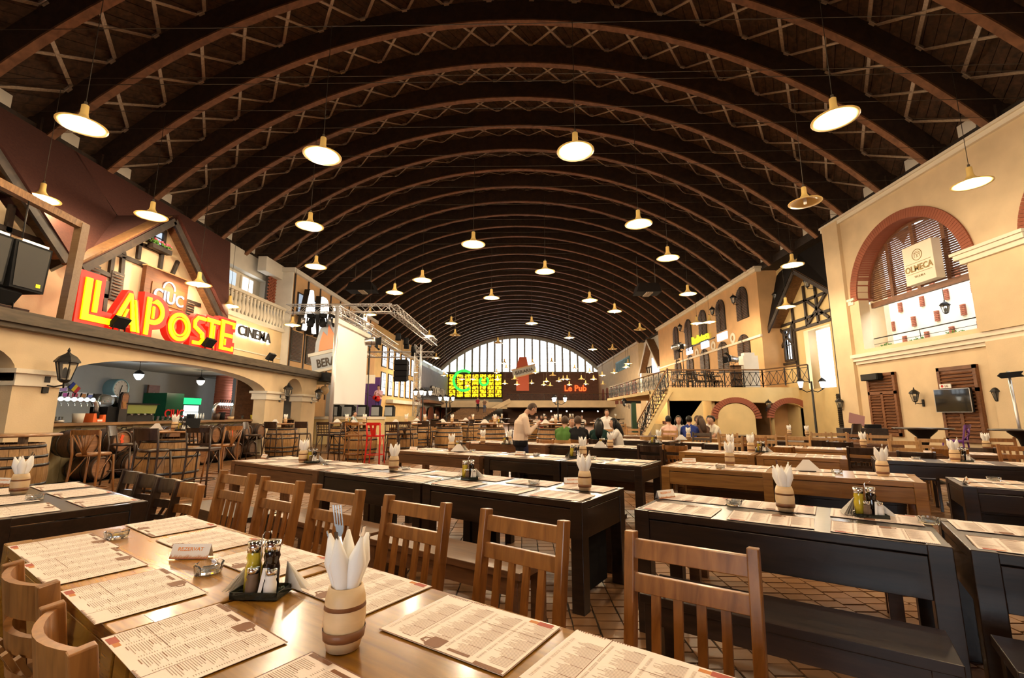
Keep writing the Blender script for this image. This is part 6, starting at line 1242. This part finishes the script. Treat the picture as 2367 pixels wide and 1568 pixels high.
MB().b2((-7.12, 16.75, 4.80), (-6.90, 20.5, 4.98)).build('roller_case', 'white', sc); MB().tube([(-7.0, 16.85, 1.76), (-7.0, 20.4, 1.8)], .02, 6).build('bottom_bar', 'steel', sc)
for i in range(5):
    t = thing('moving_head', 'black stage light hanging under the front truss, %s from the left' % ORD[i], 'stage light', (-9.6+i*.55, Yt+.2, 5.5), i*.7, 'stage lights under the truss'); MB().b2((-.15, -.12, .25), (.15, .12, .40)).build('base', 'black', t); MB().tube([(-.16, 0, .25), (-.18, 0, 0), (-.14, 0, -.02)], .03, 6).tube([(.16, 0, .25), (.18, 0, 0), (.14, 0, -.02)], .03, 6).build('fork_arm', 'black', t); MB().lathe([(0, -.22), (.11, -.2), (.15, .05), (.14, .16), (0, .14)], 14, rot=Matrix.Rotation(R_(160), 3, 'X')).build('head', 'black', t)
for i in range(8):
    t = thing('par_can', 'steel can light on the rig, %s from the left' % ORD[i], 'stage light', (-10.3+i*.42, Yt+.9, 5.75), 0, 'can lights on the rig'); MB().lathe([(0, .15), (.09, .13), (.10, -.13), (.09, -.13)], 12).build('can', 'truss', t); MB().lathe([(0, -.08), (.09, -.1)], 12).build('lens', 'neonw' if i in (2, 6) else 'gloss', t)
for i in range(6):
    t = thing('rig_light', 'dark light hanging inside the rear rig, %s from the front' % ORD[i], 'stage light', (-6.6+.2*(i % 2), 24+i*.9, 5.5-.1*i), 0, 'dark lights of the rear rig'); MB().lathe([(0, .2), (.14, .16), (.16, -.2), (.12, -.2)], 12).build('can', 'black', t)
# stage with monitors, banner and line array
stg = thing('stage', 'amber-fronted stage platform at the left', 'stage', (0, 0, 0)); MB().b2((-11.2, 21.5, 0), (-6.4, 28.5, 1.25)).build('platform', 'yellow', stg); MB().b2((-11.2, 21.45, 1.15), (-6.35, 21.5, 1.27)).build('front_edge', 'trim', stg)
for i in range(5):
    t = thing('stage_monitor', 'dark wedge monitor with a blue-grey face on the stage, %s from the left' % ORD[i], 'speaker', (-9.6+i*.62, 23.6+.3*i, 1.25), 0, 'stage monitors'); MB().prism([(-.25, 0), (.25, 0), (.25, .5), (-.1, .6)], -.24, .24, 0, Matrix(((0,0,1,0),(1,0,0,0),(0,1,0,0),(0,0,0,1)))).build('cabinet', 'black', t); MB().b2((-.2, -.27, .06), (.2, -.25, .5)).build('face', 'bluegrey', t)
tag(MB().b2((-10.3, 27.6, 1.25), (-8.6, 27.7, 3.6)).build('backdrop', plain('violet_cloth', (.16, .07, .30), .8)), 'violet backdrop behind the stage performer', 'cloth')
tag(MB().prism([(-.9, 0), (.9, 0), (.9, 1.6), (.5, 2.3), (-.5, 2.3), (-.9, 1.6)], -.05, .05, 0, MY(-10.4, 26.4, 1.25)).build('stage_board', 'bluegrey'), 'blue-grey arched panel at the left of the stage', 'panel')
la = thing('line_array', 'large black line-array loudspeaker hanging at the right of the stage', 'speaker', (-6.9, 26.0, 3.9))
for k in range(4): MB().box((0, 0, .4-.3*k), (.75, .45, .29), rot=Matrix.Rotation(R_(8*k-10), 3, 'X')).build('speaker_box', 'black', la)
MB().tube([(0, 0, .5), (0, 0, 2.0)], .012, 6).build('chain', 'iron', la)
tag(MB().b2((-11.0, 18.7, 0), (-9.2, 18.9, 1.2)).build('low_wall', 'cream'), 'low pale wall below the slanted tavern sign', 'wall')
tag(MB().lathe([(0, -.04), (.2, -.03), (.2, .03), (0, .04)], 20, (-8.85, 20.4, 2.45), rot=Matrix.Rotation(PI/2, 3, 'X')).build('street_clock', 'vase'), 'round beige clock on a bracket beside the small arch', 'clock')
ds = tag(MB().b2((-8.3, 21.2, 2.8), (-6.9, 21.4, 3.2)).build('x_', 'white'), 'pale board leaning above the small arch', 'board'); ds.name = 'pale_board'
bx = thing('speaker_column', 'long black speaker lying on the end of the bar roof beam', 'speaker', (XL+.3, 20.9, 3.0)); MB().b2((-.15, -1.2, -.18), (.2, 1.2, .2)).build('cabinet', 'black', bx)
# ================================================================== PENDANT LAMPS
def pendant(lit):
    def f():
        t = thing('pendant_lamp', 'x', 'lamp')
        MB().lathe([(.040, .36), (.05, .35), (.052, .22), (.062, .17), (.10, .11), (.17, .05), (.26, .012), (.33, 0), (.328, -.008), (.25, .002), (.165, .038), (.095, .095), (.05, .16), (0, .18)], 26).build('shade', 'shadey', t)
        MB().lathe([(0, .16), (.03, .15), (.035, .04), (.03, -.04), (0, -.05)] if not lit else [(0, .12), (.045, .10), (.065, .02), (.055, -.05), (0, -.08)], 12).build('bulb', 'bulb' if lit else 'paper', t)
        MB().lathe([(.022, .36), (.022, .42), (0, .43)], 8).build('socket', 'wire', t)
        return t
    return f
KL, KU = Kind(pendant(True)), Kind(pendant(False))
LP = [(190,290),(745,360),(1330,350),(1930,275),(95,460),(350,500),(2246,425),(716,523),(1476,518),(1094,565),(459,658,5),(730,617),(976,648),(1260,628),(1544,597),(1832,613),(912,677),(1136,689),(1363,695),(1421,720),(1590,680),(1817,710,5.3),(530,708,5),(676,752,5),(855,727),(992,777),(1043,748),(1229,748),(1316,781),(1370,808),(1611,748),(1640,745),(1008,828,5.5),
      (1148,862,5.2),(1150,878,4.6),(1167,887,4.4),(1195,889,4.4),(1229,886,4.6),(1238,862,5),(1263,882,4.6),(1257,890,4.4),(1292,881,4.6),(1302,877,4.8),(1311,877,4.6),(1316,890,4.4),(1354,888,4.4),(1372,877,4.6),(1363,861,5),(1328,853,5.2),(1392,868,5),(1420,862,5),(1447,849,5.2),(1452,841,5.4),(1170,852,5.4),(1166,840,5.6),(1231,840,5.6),(1275,838,5.6),(1026,868,5),(1068,877,4.6),(1093,877,4.6),(1081,892,4.4),(960,861,5)]
LP.sort(key=lambda q: -((q[0]-1200)**2+(q[1]-957)**2))
yy = set()
for i, q in enumerate(LP):
    z = q[2] if len(q) > 2 else 6.0; p = atz(q[0], q[1], z)
    if p.y > 66: p = aty(q[0], q[1], 64); z = p.z
    sd = lambda r: 'left' if r[0] < 900 else 'right' if r[0] > 1450 else 'centre-left' if r[0] < 1205 else 'centre-right'
    side = sd(q)
    lo = KL.put(p+Vector((0, 0, .0)), 0, 'lit pendant lamp with a flared shade, %s side, %s by nearness on that side' % (side, ORD[sum(1 for r in LP[:i] if sd(r) == side)]), 'lit pendant lamps')
    top = 8.68
    MB().tube([(0, 0, .42), (0, 0, min(top, 8.7)-z)], .006 if p.y < 25 else .012, 5).build('cord', 'wire', lo)
    if p.y < 60:
        L = bpy.data.lights.new('pendant_light', 'POINT'); L.energy = LAMP_W; L.color = LAMP_COL; L.shadow_soft_size = .09
        ob = bpy.data.objects.new('pendant_light', L); C.objects.link(ob); ob.location = p+Vector((0, 0, -.06))
    yy.add(round(p.y, 1) if p.y < 12 else round(p.y*.8)/.8)
for i, (px, py, z) in enumerate([(1861, 468, 6.0), (1479, 762, 6.0), (1416, 807, 6.0), (1151, 793, 6.0), (1052, 870-95, 6), (1278, 868, 5), (1394, 891-2, 4.4), (1344, 877, 4.6), (1190, 877, 4.6), (1272, 892, 4.4)]):
    p = atz(px, py, z)
    if p.y > 66: p = aty(px, py, 62)
    lo = KU.put(p, 0, 'unlit pendant lamp with a yellowish shade, %s by nearness' % ORD[i], 'unlit pendant lamps'); MB().tube([(0, 0, .42), (0, 0, 8.68-z)], .006 if p.y < 25 else .012, 5).build('cord', 'wire', lo)
wr_ = 0
for wi, y in enumerate(sorted(yy)):
    if 1:
        o = MB().tube([(-12.4, y, 8.75), (-6, y, 8.68), (0, y, 8.66), (6, y, 8.68), (11.9, y, 8.75)], .007, 5).build('tie_wire', 'wire'); tag(o, 'thin steel tie wire crossing the hall under the vault, %s from the near end' % ORD[wi], 'wire', 'tie wires')
# lamps behind the camera keep the near tables lit as the rest of the hall
for li, (x, y) in enumerate(((-5, 2.6), (-.8, 2.2), (3.6, 2.8), (8.5, 3.6), (-9.5, 3.4), (-3, -2), (2.4, -2), (7, -2))):
    lo = KL.put(Vector((x, y, 6.0)), 0, 'lit pendant lamp above or behind the viewpoint, out of the picture, %s of eight' % ORD[li], 'pendant lamps over the viewpoint')
    L = bpy.data.lights.new('pendant_light', 'POINT'); L.energy = LAMP_W; L.color = LAMP_COL; L.shadow_soft_size = .09
    ob = bpy.data.objects.new('pendant_light', L); C.objects.link(ob); ob.location = (x, y, 5.94)
# gallery underside lamps
for i in range(5):
    p = aty(1238+36*i, 951, 60); tag(MB().sphere(p, .10, 8).build('ceiling_lamp', 'lantern'), 'small lamp under the far gallery, %s from the left' % ORD[i], 'lamp', 'small lamps under the gallery')
# ================================================================== PEOPLE
SKN = {}
def person(loc, face, label, shirt, pants=(.02, .02, .03), hair='hairb', pose='sit', arms='table', sc=1.0, vox=.022, long=False, slv=.55, lean=0.0, bow=0.0, bald=False, apron=False, skirt=False, bulk=1.0):
    """one continuous remeshed body; local +Y is forward. Colours follow the nearest bone."""
    B = []   # (p, q, rp, rq, kind)
    sit = pose == 'sit'; hz = .50 if sit else .93
    hip = Vector((0, 0, hz)); L_ = lambda y, z: Vector((0, y*math.cos(0)+lean*(z-hz), z))
    waist = Vector((0, lean*.18, hz+.18)); chest = Vector((0, lean*.40, hz+.38)); nb = Vector((0, lean*.54+bow*.03, hz+.53)); nt = nb+Vector((0, .02+bow*.05, .07))
    hd = nt+Vector((0, .03+bow*.08, .10-.02*bow))
    for s in (-1, 1):
        B.append((hip+Vector((s*.07, 0, 0)), waist+Vector((s*.06, 0, 0)), .125, .115, 'shirt' if not False else 'p')); B.append((waist+Vector((s*.06, 0, 0)), chest+Vector((s*.075, 0, 0)), .115, .125, 'shirt'))
        B.append((chest+Vector((s*.075, 0, 0)), nb+Vector((s*.06, -.01, -.03)), .12, .08, 'shirt'))
        sh_ = nb+Vector((s*.175, -.005, -.065)); B.append((nb+Vector((s*.04, 0, -.01)), sh_, .065, .068, 'shirt'))
        if arms == 'table': el = sh_+Vector((s*.06, .17, -.22)); wr = el+Vector((-s*.10, .22, .02))
        elif arms == 'write': el = sh_+Vector((s*.05, .06, -.27)); wr = el+Vector((-s*.13, .20, .17 if s > 0 else .13))
        elif arms == 'face': el = sh_+Vector((s*.05, .18, -.22)); wr = el+(Vector((-s*.08, .10, .23)) if s > 0 else Vector((.08, .22, .02)))
        elif arms == 'hip': el = sh_+Vector((s*.14, -.02, -.24)); wr = el+Vector((-s*.10, .12, -.14))
        else: el = sh_+Vector((s*.05, -.01, -.28)); wr = el+Vector((s*.0, .05, -.25))
        mid = sh_.lerp(el, slv) if slv < 1 else el
        B.append((sh_, mid, .062, .055, 'shirt')); B.append((mid, el, .050, .044, 'skin' if slv < 1 else 'shirt'))
        wm = el.lerp(wr, .85)
        B.append((el, wm, .044, .030, 'skin' if slv <= 1 else 'shirt')); B.append((wm, wr, .030, .027, 'skin'))
        fd = (wr-el).normalized(); fx = Vector((0, 0, 1)).cross(fd).normalized() if abs(fd.z) < .9 else Vector((0, 1, 0)); pm_ = wr+fd*.05
        B.append((wr, pm_+fd*.03, .026, .030, 'skin'))
        for k in range(4):
            f0 = pm_+fd*.035+fx*(-.027+.018*k); f1 = f0+fd*(.032+.004*(1 if k in (1, 2) else 0)); f2 = f1+fd*.018+Vector((0, 0, -.022))
            B.append((f0, f1, .0095, .009, 'skin')); B.append((f1, f2, .009, .0075, 'skin'))
        th0 = wr+fd*.02-fx*s*-.026; B.append((th0, th0+fd*.03+fx*(s*.025)+Vector((0, 0, .008)), .011, .009, 'skin'))
        hj = hip+Vector((s*.095, 0, -.02))
        if sit: kn = hj+Vector((s*.04, .42, .02)); an = kn+Vector((0, .02, -.42)); ft = an+Vector((0, .16, -.04))
        elif pose == 'stride': kn = hj+Vector((0, .18*s, -.42)); an = kn+Vector((0, -.02 if s > 0 else -.16, -.40)); ft = an+Vector((0, .15, -.05))
        else: kn = hj+Vector((0, .02, -.43)); an = kn+Vector((0, -.02, -.40)); ft = an+Vector((0, .15, -.05))
        lg = 'skin' if skirt else 'pants'
        B.append((hj, kn, .095, .060, 'pants')); B.append((kn, an, .058, .038, lg)); B.append((an, ft, .040, .034, 'shoe'))
    B.append((nb-Vector((0, 0, .02)), nt+Vector((0, .01, .04)), .058, .052, 'skin'))
    B = [(p, q, rp*(bulk if k == 'shirt' else 1), rq*(bulk if k == 'shirt' else 1), k) for p, q, rp, rq, k in B]
    mb = MB()
    for p, q, rp, rq, kd in B:
        d = q-p
        if d.length < 1e-4: continue
        dn = d.normalized(); mb.tube([p-dn*rp*.7, p-dn*rp*.35, p, q, q+dn*rq*.35, q+dn*rq*.7], [rp*.55, rp*.9, rp, rq, rq*.9, rq*.55], 10)
    R3 = Matrix.Rotation(-bow*.6, 3, 'X')
    hv = MB().sphere((0, 0, 0), (.076, .094, .116), 16); mb.add([hd+R3 @ Vector(v) for v in hv.v], hv.f)
    jv = MB().sphere((0, .03, -.06), (.058, .062, .060), 12); mb.add([hd+R3 @ Vector(v) for v in jv.v], jv.f)
    nv = MB().tube([(0, .088, .02), (0, .112, -.022), (0, .09, -.030)], [.010, .015, .012], 6); mb.add([hd+R3 @ Vector(v) for v in nv.v], nv.f)
    for s in (-1, 1): ev = MB().sphere((s*.078, 0, -.005), (.012, .02, .03), 8); mb.add([hd+R3 @ Vector(v) for v in ev.v], ev.f)
    me = mb.mesh('t'); t = bpy.data.objects.new('t', me); C.objects.link(t)
    r = t.modifiers.new('r', 'REMESH'); r.mode = 'VOXEL'; r.voxel_size = vox; r.use_smooth_shade = True
    if vox > .01: s_ = t.modifiers.new('s', 'SMOOTH'); s_.iterations = 2; s_.factor = .4
    dg = bpy.context.evaluated_depsgraph_get(); body = bpy.data.meshes.new_from_object(t.evaluated_get(dg)); bpy.data.objects.remove(t)
    ms = plain('shirt_cloth', shirt, .85), plain('trouser_cloth', pants, .85), M['skin'], M['black']
    for m in ms: body.materials.append(m)
    idx = {'shirt': 0, 'pants': 1, 'skin': 2, 'shoe': 3}
    hemz = hz+.05 if not sit else hz-.02
    for f in body.polygons:
        c = f.center; best = 9; kd = 'skin'
        if (c-hd).length < .145 and c.z > nt.z+.0: f.material_index = 2; continue
        for p, q, rp, rq, k in B:
            d = q-p; tt = max(0, min(1, (c-p).dot(d)/max(1e-9, d.length_squared))); e = (c-(p+d*tt)).length-(rp+(rq-rp)*tt)
            if e < best: best = e; kd = k
        if kd == 'shirt' and c.z < hemz: kd = 'pants'
        f.material_index = idx[kd]
    o = thing('person', label, 'person', loc, face); o.scale = (sc, sc, sc)
    link('body', body, o)
    hm = MB()
    cap = MB().sphere((0, -.008, .012), (.086, .104, .120), 18); vs = [Vector(v) for v in cap.v]
    fs = [f for f in cap.f if not (sum(vs[i].y for i in f)/4 > .02 and sum(vs[i].z for i in f)/4 < .075) and not (sum(vs[i].z for i in f)/4 < -.045) and not (abs(sum(vs[i].x for i in f)/4) > .05 and sum(vs[i].y for i in f)/4 > -.012 and sum(vs[i].z for i in f)/4 < .03)]
    hm.add([hd+R3 @ v for v in vs], fs, 0, True)
    if long: hm.tube([hd+Vector((0, -.055, .03)), hd+Vector((0, -.095, -.08)), nb+Vector((0, -.11, -.10)), nb+Vector((.01, -.12, -.26))], [.07, .095, .09, .035], 10)
    if long:
        for s in (-1, 1): hm.tube([hd+Vector((s*.06, -.01, .05)), hd+Vector((s*.085, -.01, -.06)), nb+Vector((s*.09, .02, -.06))], [.03, .035, .02], 8)
    hm.build('hair', hair, o)
    for s in (-1, 1):
        e = hd+R3 @ Vector((s*.030, .083, .012)); MB().sphere(e, .011, 8).build('eye', 'paper', o); MB().sphere(e+R3 @ Vector((0, .007, 0)), .006, 6).build('pupil', 'black', o)
        MB().bar(hd+R3 @ Vector((s*.016, .093, .032)), hd+R3 @ Vector((s*.048, .080, .034)), .006, .006).build('eyebrow', hair, o)
    MB().bar(hd+R3 @ Vector((-.022, .088, -.058)), hd+R3 @ Vector((.022, .088, -.058)), .006, .010).build('mouth', plain('lip', (.45, .14, .12), .5) if 'lip' not in M else M['lip'], o)
    if apron: MB().lathe([(.165, hz-.02), (.175, hz-.2), (.185, hz-.55)], 12, a0=PI*.05, a1=PI*.95).build('apron', 'navy', o)
    return o
M['lip'] = plain('lip', (.45, .14, .12), .5)
def at_head(px, py, zh, Y): p = aty(px, py, Y); return Vector((p.x, p.y, 0)), p.z
CRM = (.78, .60, .46)
# waiter: body turned to the right, head bowed over a pad
p = aty(1208, 957, 8.85); w_ = person((p.x-.05, p.y, 0), -PI/2+.15, 'standing waiter in a cream shirt and dark trousers, head bowed over a small pad', CRM, (.012, .012, .016), 'hairb', 'stand', 'write', .925, .0095, slv=2, lean=.10, bow=.95, apron=True, bulk=1.22)
pad = thing('order_pad', 'small white order pad in the hands of the waiter', 'notepad', (p.x+.27, p.y-.02, 1.17), 0); MB().box((0, 0, 0), (.06, .09, .012), rot=Matrix.Rotation(R_(-40), 3, 'Y')).build('pad', 'paper', pad)
YG_ = 10.9
for px, face, lab, sh, hair, long, arms, dy in [(1302, -.35, 'seated guest in a green checked shirt seen from behind', (.08, .19, .035), 'hairb', False, 'table', 0), (1335, -.15, 'seated guest in a black T-shirt seen from behind', (.012, .012, .014), 'hairb', False, 'table', -.1), (1383, -.2, 'seated woman with long black hair and a dark green top seen from behind', (.01, .035, .03), 'hairk', True, 'table', .2)]:
    p = aty(px, 957, YG_+dy); person((p.x, p.y, 0), face, lab, sh, (.02, .02, .03), hair, 'sit', arms, 1.02 if not long else .98, .018, long=long, lean=.18)
p = aty(1432, 957, 11.3); person((p.x, p.y, 0), PI/2-.1, 'seated woman in a white T-shirt turned left with a hand at her chin', (.80, .77, .72), (.02, .02, .03), 'hairk', 'sit', 'face', .98, .018, long=True, lean=.2, slv=.5)
p = aty(1402, 957, 15.2); person((p.x, p.y, .0), PI, 'woman in a white T-shirt facing the camera behind the seated guests', (.82, .78, .74), (.25, .28, .35), 'hairb', 'stand', 'down', .88, .024, slv=.5, skirt=True)
p = aty(1318, 957, 12.2); person((p.x, p.y, 0), PI+.2, 'seated guest in pale blue facing the camera between the green and the black shirt', (.5, .6, .7), hair='hairb', vox=.024, lean=.15)
for px, Y, face, lab, sh, hair, long in [(1549, 13.3, .1, 'seated man in a pink shirt seen from behind', (.78, .50, .42), 'hairk', False), (1567, 14.4, PI-.3, 'smiling woman with long dark hair facing the camera', (.60, .58, .52), 'hairk', True), (1591, 13.2, -.4, 'seated man in a bright blue shirt seen from behind', (.01, .03, .20), 'hairk', False), (1602, 14.3, PI+.5, 'seated man in a grey shirt facing left by the counter', (.25, .22, .20), 'hairb', False),
    (1624, 13.3, .1, 'seated woman with long brown hair and a brown top seen from behind', (.10, .05, .03), 'hairb', True), (1634, 14.4, PI, 'seated dark-haired guest in white facing the camera', (.80, .76, .70), 'hairk', False), (1655, 13.6, PI/2+.2, 'seated man in a white shirt turned left, rightmost guest', (.80, .72, .58), 'hairk', False)]:
    p = aty(px, 957, Y); person((p.x, p.y, 0), face, lab, sh, (.02, .02, .03), hair, 'sit', 'table', 1.02, .022, long=long, lean=.2, slv=.6)
# performer and far visitors
person((-8.15, 26.0, 1.25), PI, 'performer in a pink-lit white shirt playing guitar on the stage', (.80, .50, .62), (.10, .08, .35), 'hairk', 'stand', 'write', 1.0, .026, slv=.6)
gt = thing('guitar', 'red guitar held by the stage performer', 'guitar', (-8.15, 25.72, 2.3)); MB().lathe([(0, -.04), (.16, -.04), (.16, .04), (0, .04)], 14, (.05, 0, -.06), rot=Matrix.Rotation(PI/2, 3, 'X')).lathe([(0, -.04), (.12, -.04), (.12, .04), (0, .04)], 14, (-.12, 0, .0), rot=Matrix.Rotation(PI/2, 3, 'X')).build('body', 'cred', gt); MB().bar((-.15, 0, .02), (-.75, 0, .28), .05, .03).build('neck', 'timber', gt)
person((aty(1104, 957, 56).x, 56, aty(1104, 952, 56).z), PI+.4, 'visitor in a dark red shirt on the far stairs', (.28, .01, .03), (.01, .015, .03), 'hairk', 'stand', 'hip', .98, .035)
person((aty(1120, 957, 55).x, 55, aty(1120, 955, 55).z), PI-.3, 'visitor in brown and jeans on the far stairs', (.16, .09, .06), (.05, .07, .12), 'hairk', 'stand', 'hip', .95, .035)
person((aty(797, 957, 17.2).x+.0, 17.2, 0), -PI/2, 'man in a pale blue shirt bending over behind the round tables', (.45, .62, .66), (.02, .02, .03), 'hairk', 'stand', 'table', .86, .026, lean=.7)
VIS = [(965, 24, 'white shirt'), (985, 25, 'light blue shirt'), (1010, 26, 'cream shirt'), (1085, 24, 'dark top'), (1140, 26, 'brown top'), (1150, 22, 'cream top'), (1240, 27, 'pale top'), (1252, 28, 'red shirt'), (1262, 24, 'beige shirt'), (1275, 29, 'orange top'), (1318, 30, 'yellow shirt'), (1345, 29, 'white blouse')]
CL = {'white shirt': (.8, .8, .76), 'light blue shirt': (.5, .6, .7), 'cream shirt': (.75, .65, .5), 'dark top': (.03, .03, .04), 'brown top': (.2, .1, .05), 'cream top': (.75, .62, .45), 'pale top': (.7, .6, .5), 'red shirt': (.6, .03, .02), 'beige shirt': (.6, .45, .28), 'orange top': (.6, .25, .08), 'yellow shirt': (.65, .5, .15), 'white blouse': (.8, .76, .68)}
for i, (px, Y, c) in enumerate(VIS):
    p = aty(px, 957, Y); person((p.x, p.y, 0), PI+rnd.uniform(-.8, .8), 'distant seated visitor in a %s, %s from the left in the far hall' % (c, ORD[i]), CL[c], hair=('hairk', 'hairb')[i % 2], vox=.035)
# more plain tables and chairs of the distant floor
for i, (x, y) in enumerate(((-1.2, 28.5), (1.4, 28.2), (2.8, 26.5), (3.4, 30.5), (-4.8, 25.6), (.2, 33), (5.6, 27.5))):
    KW.put(Vector((x, y, 0)), 0, 'far round pedestal table, %s among those in the distant hall' % ORD[i], 'distant pedestal tables')
    KV.put((x, y, 1.112), 0, 'cutlery barrel on the %s distant pedestal table' % ORD[i], 'cutlery barrels')
dc = sorted([(rnd.uniform(-4, 6), rnd.uniform(18, 30)) for _ in range(16)], key=lambda q: q[0]/q[1])
for i, (a, b_) in enumerate(dc): KC[('clight', 'cwood', 'cdark')[i % 3]].put(Vector((a, b_, 0)), rnd.random()*6, 'distant slat-back chair deep in the hall, %s from the left of these' % ORD[i], 'distant chairs')
bpy.context.view_layer.update()
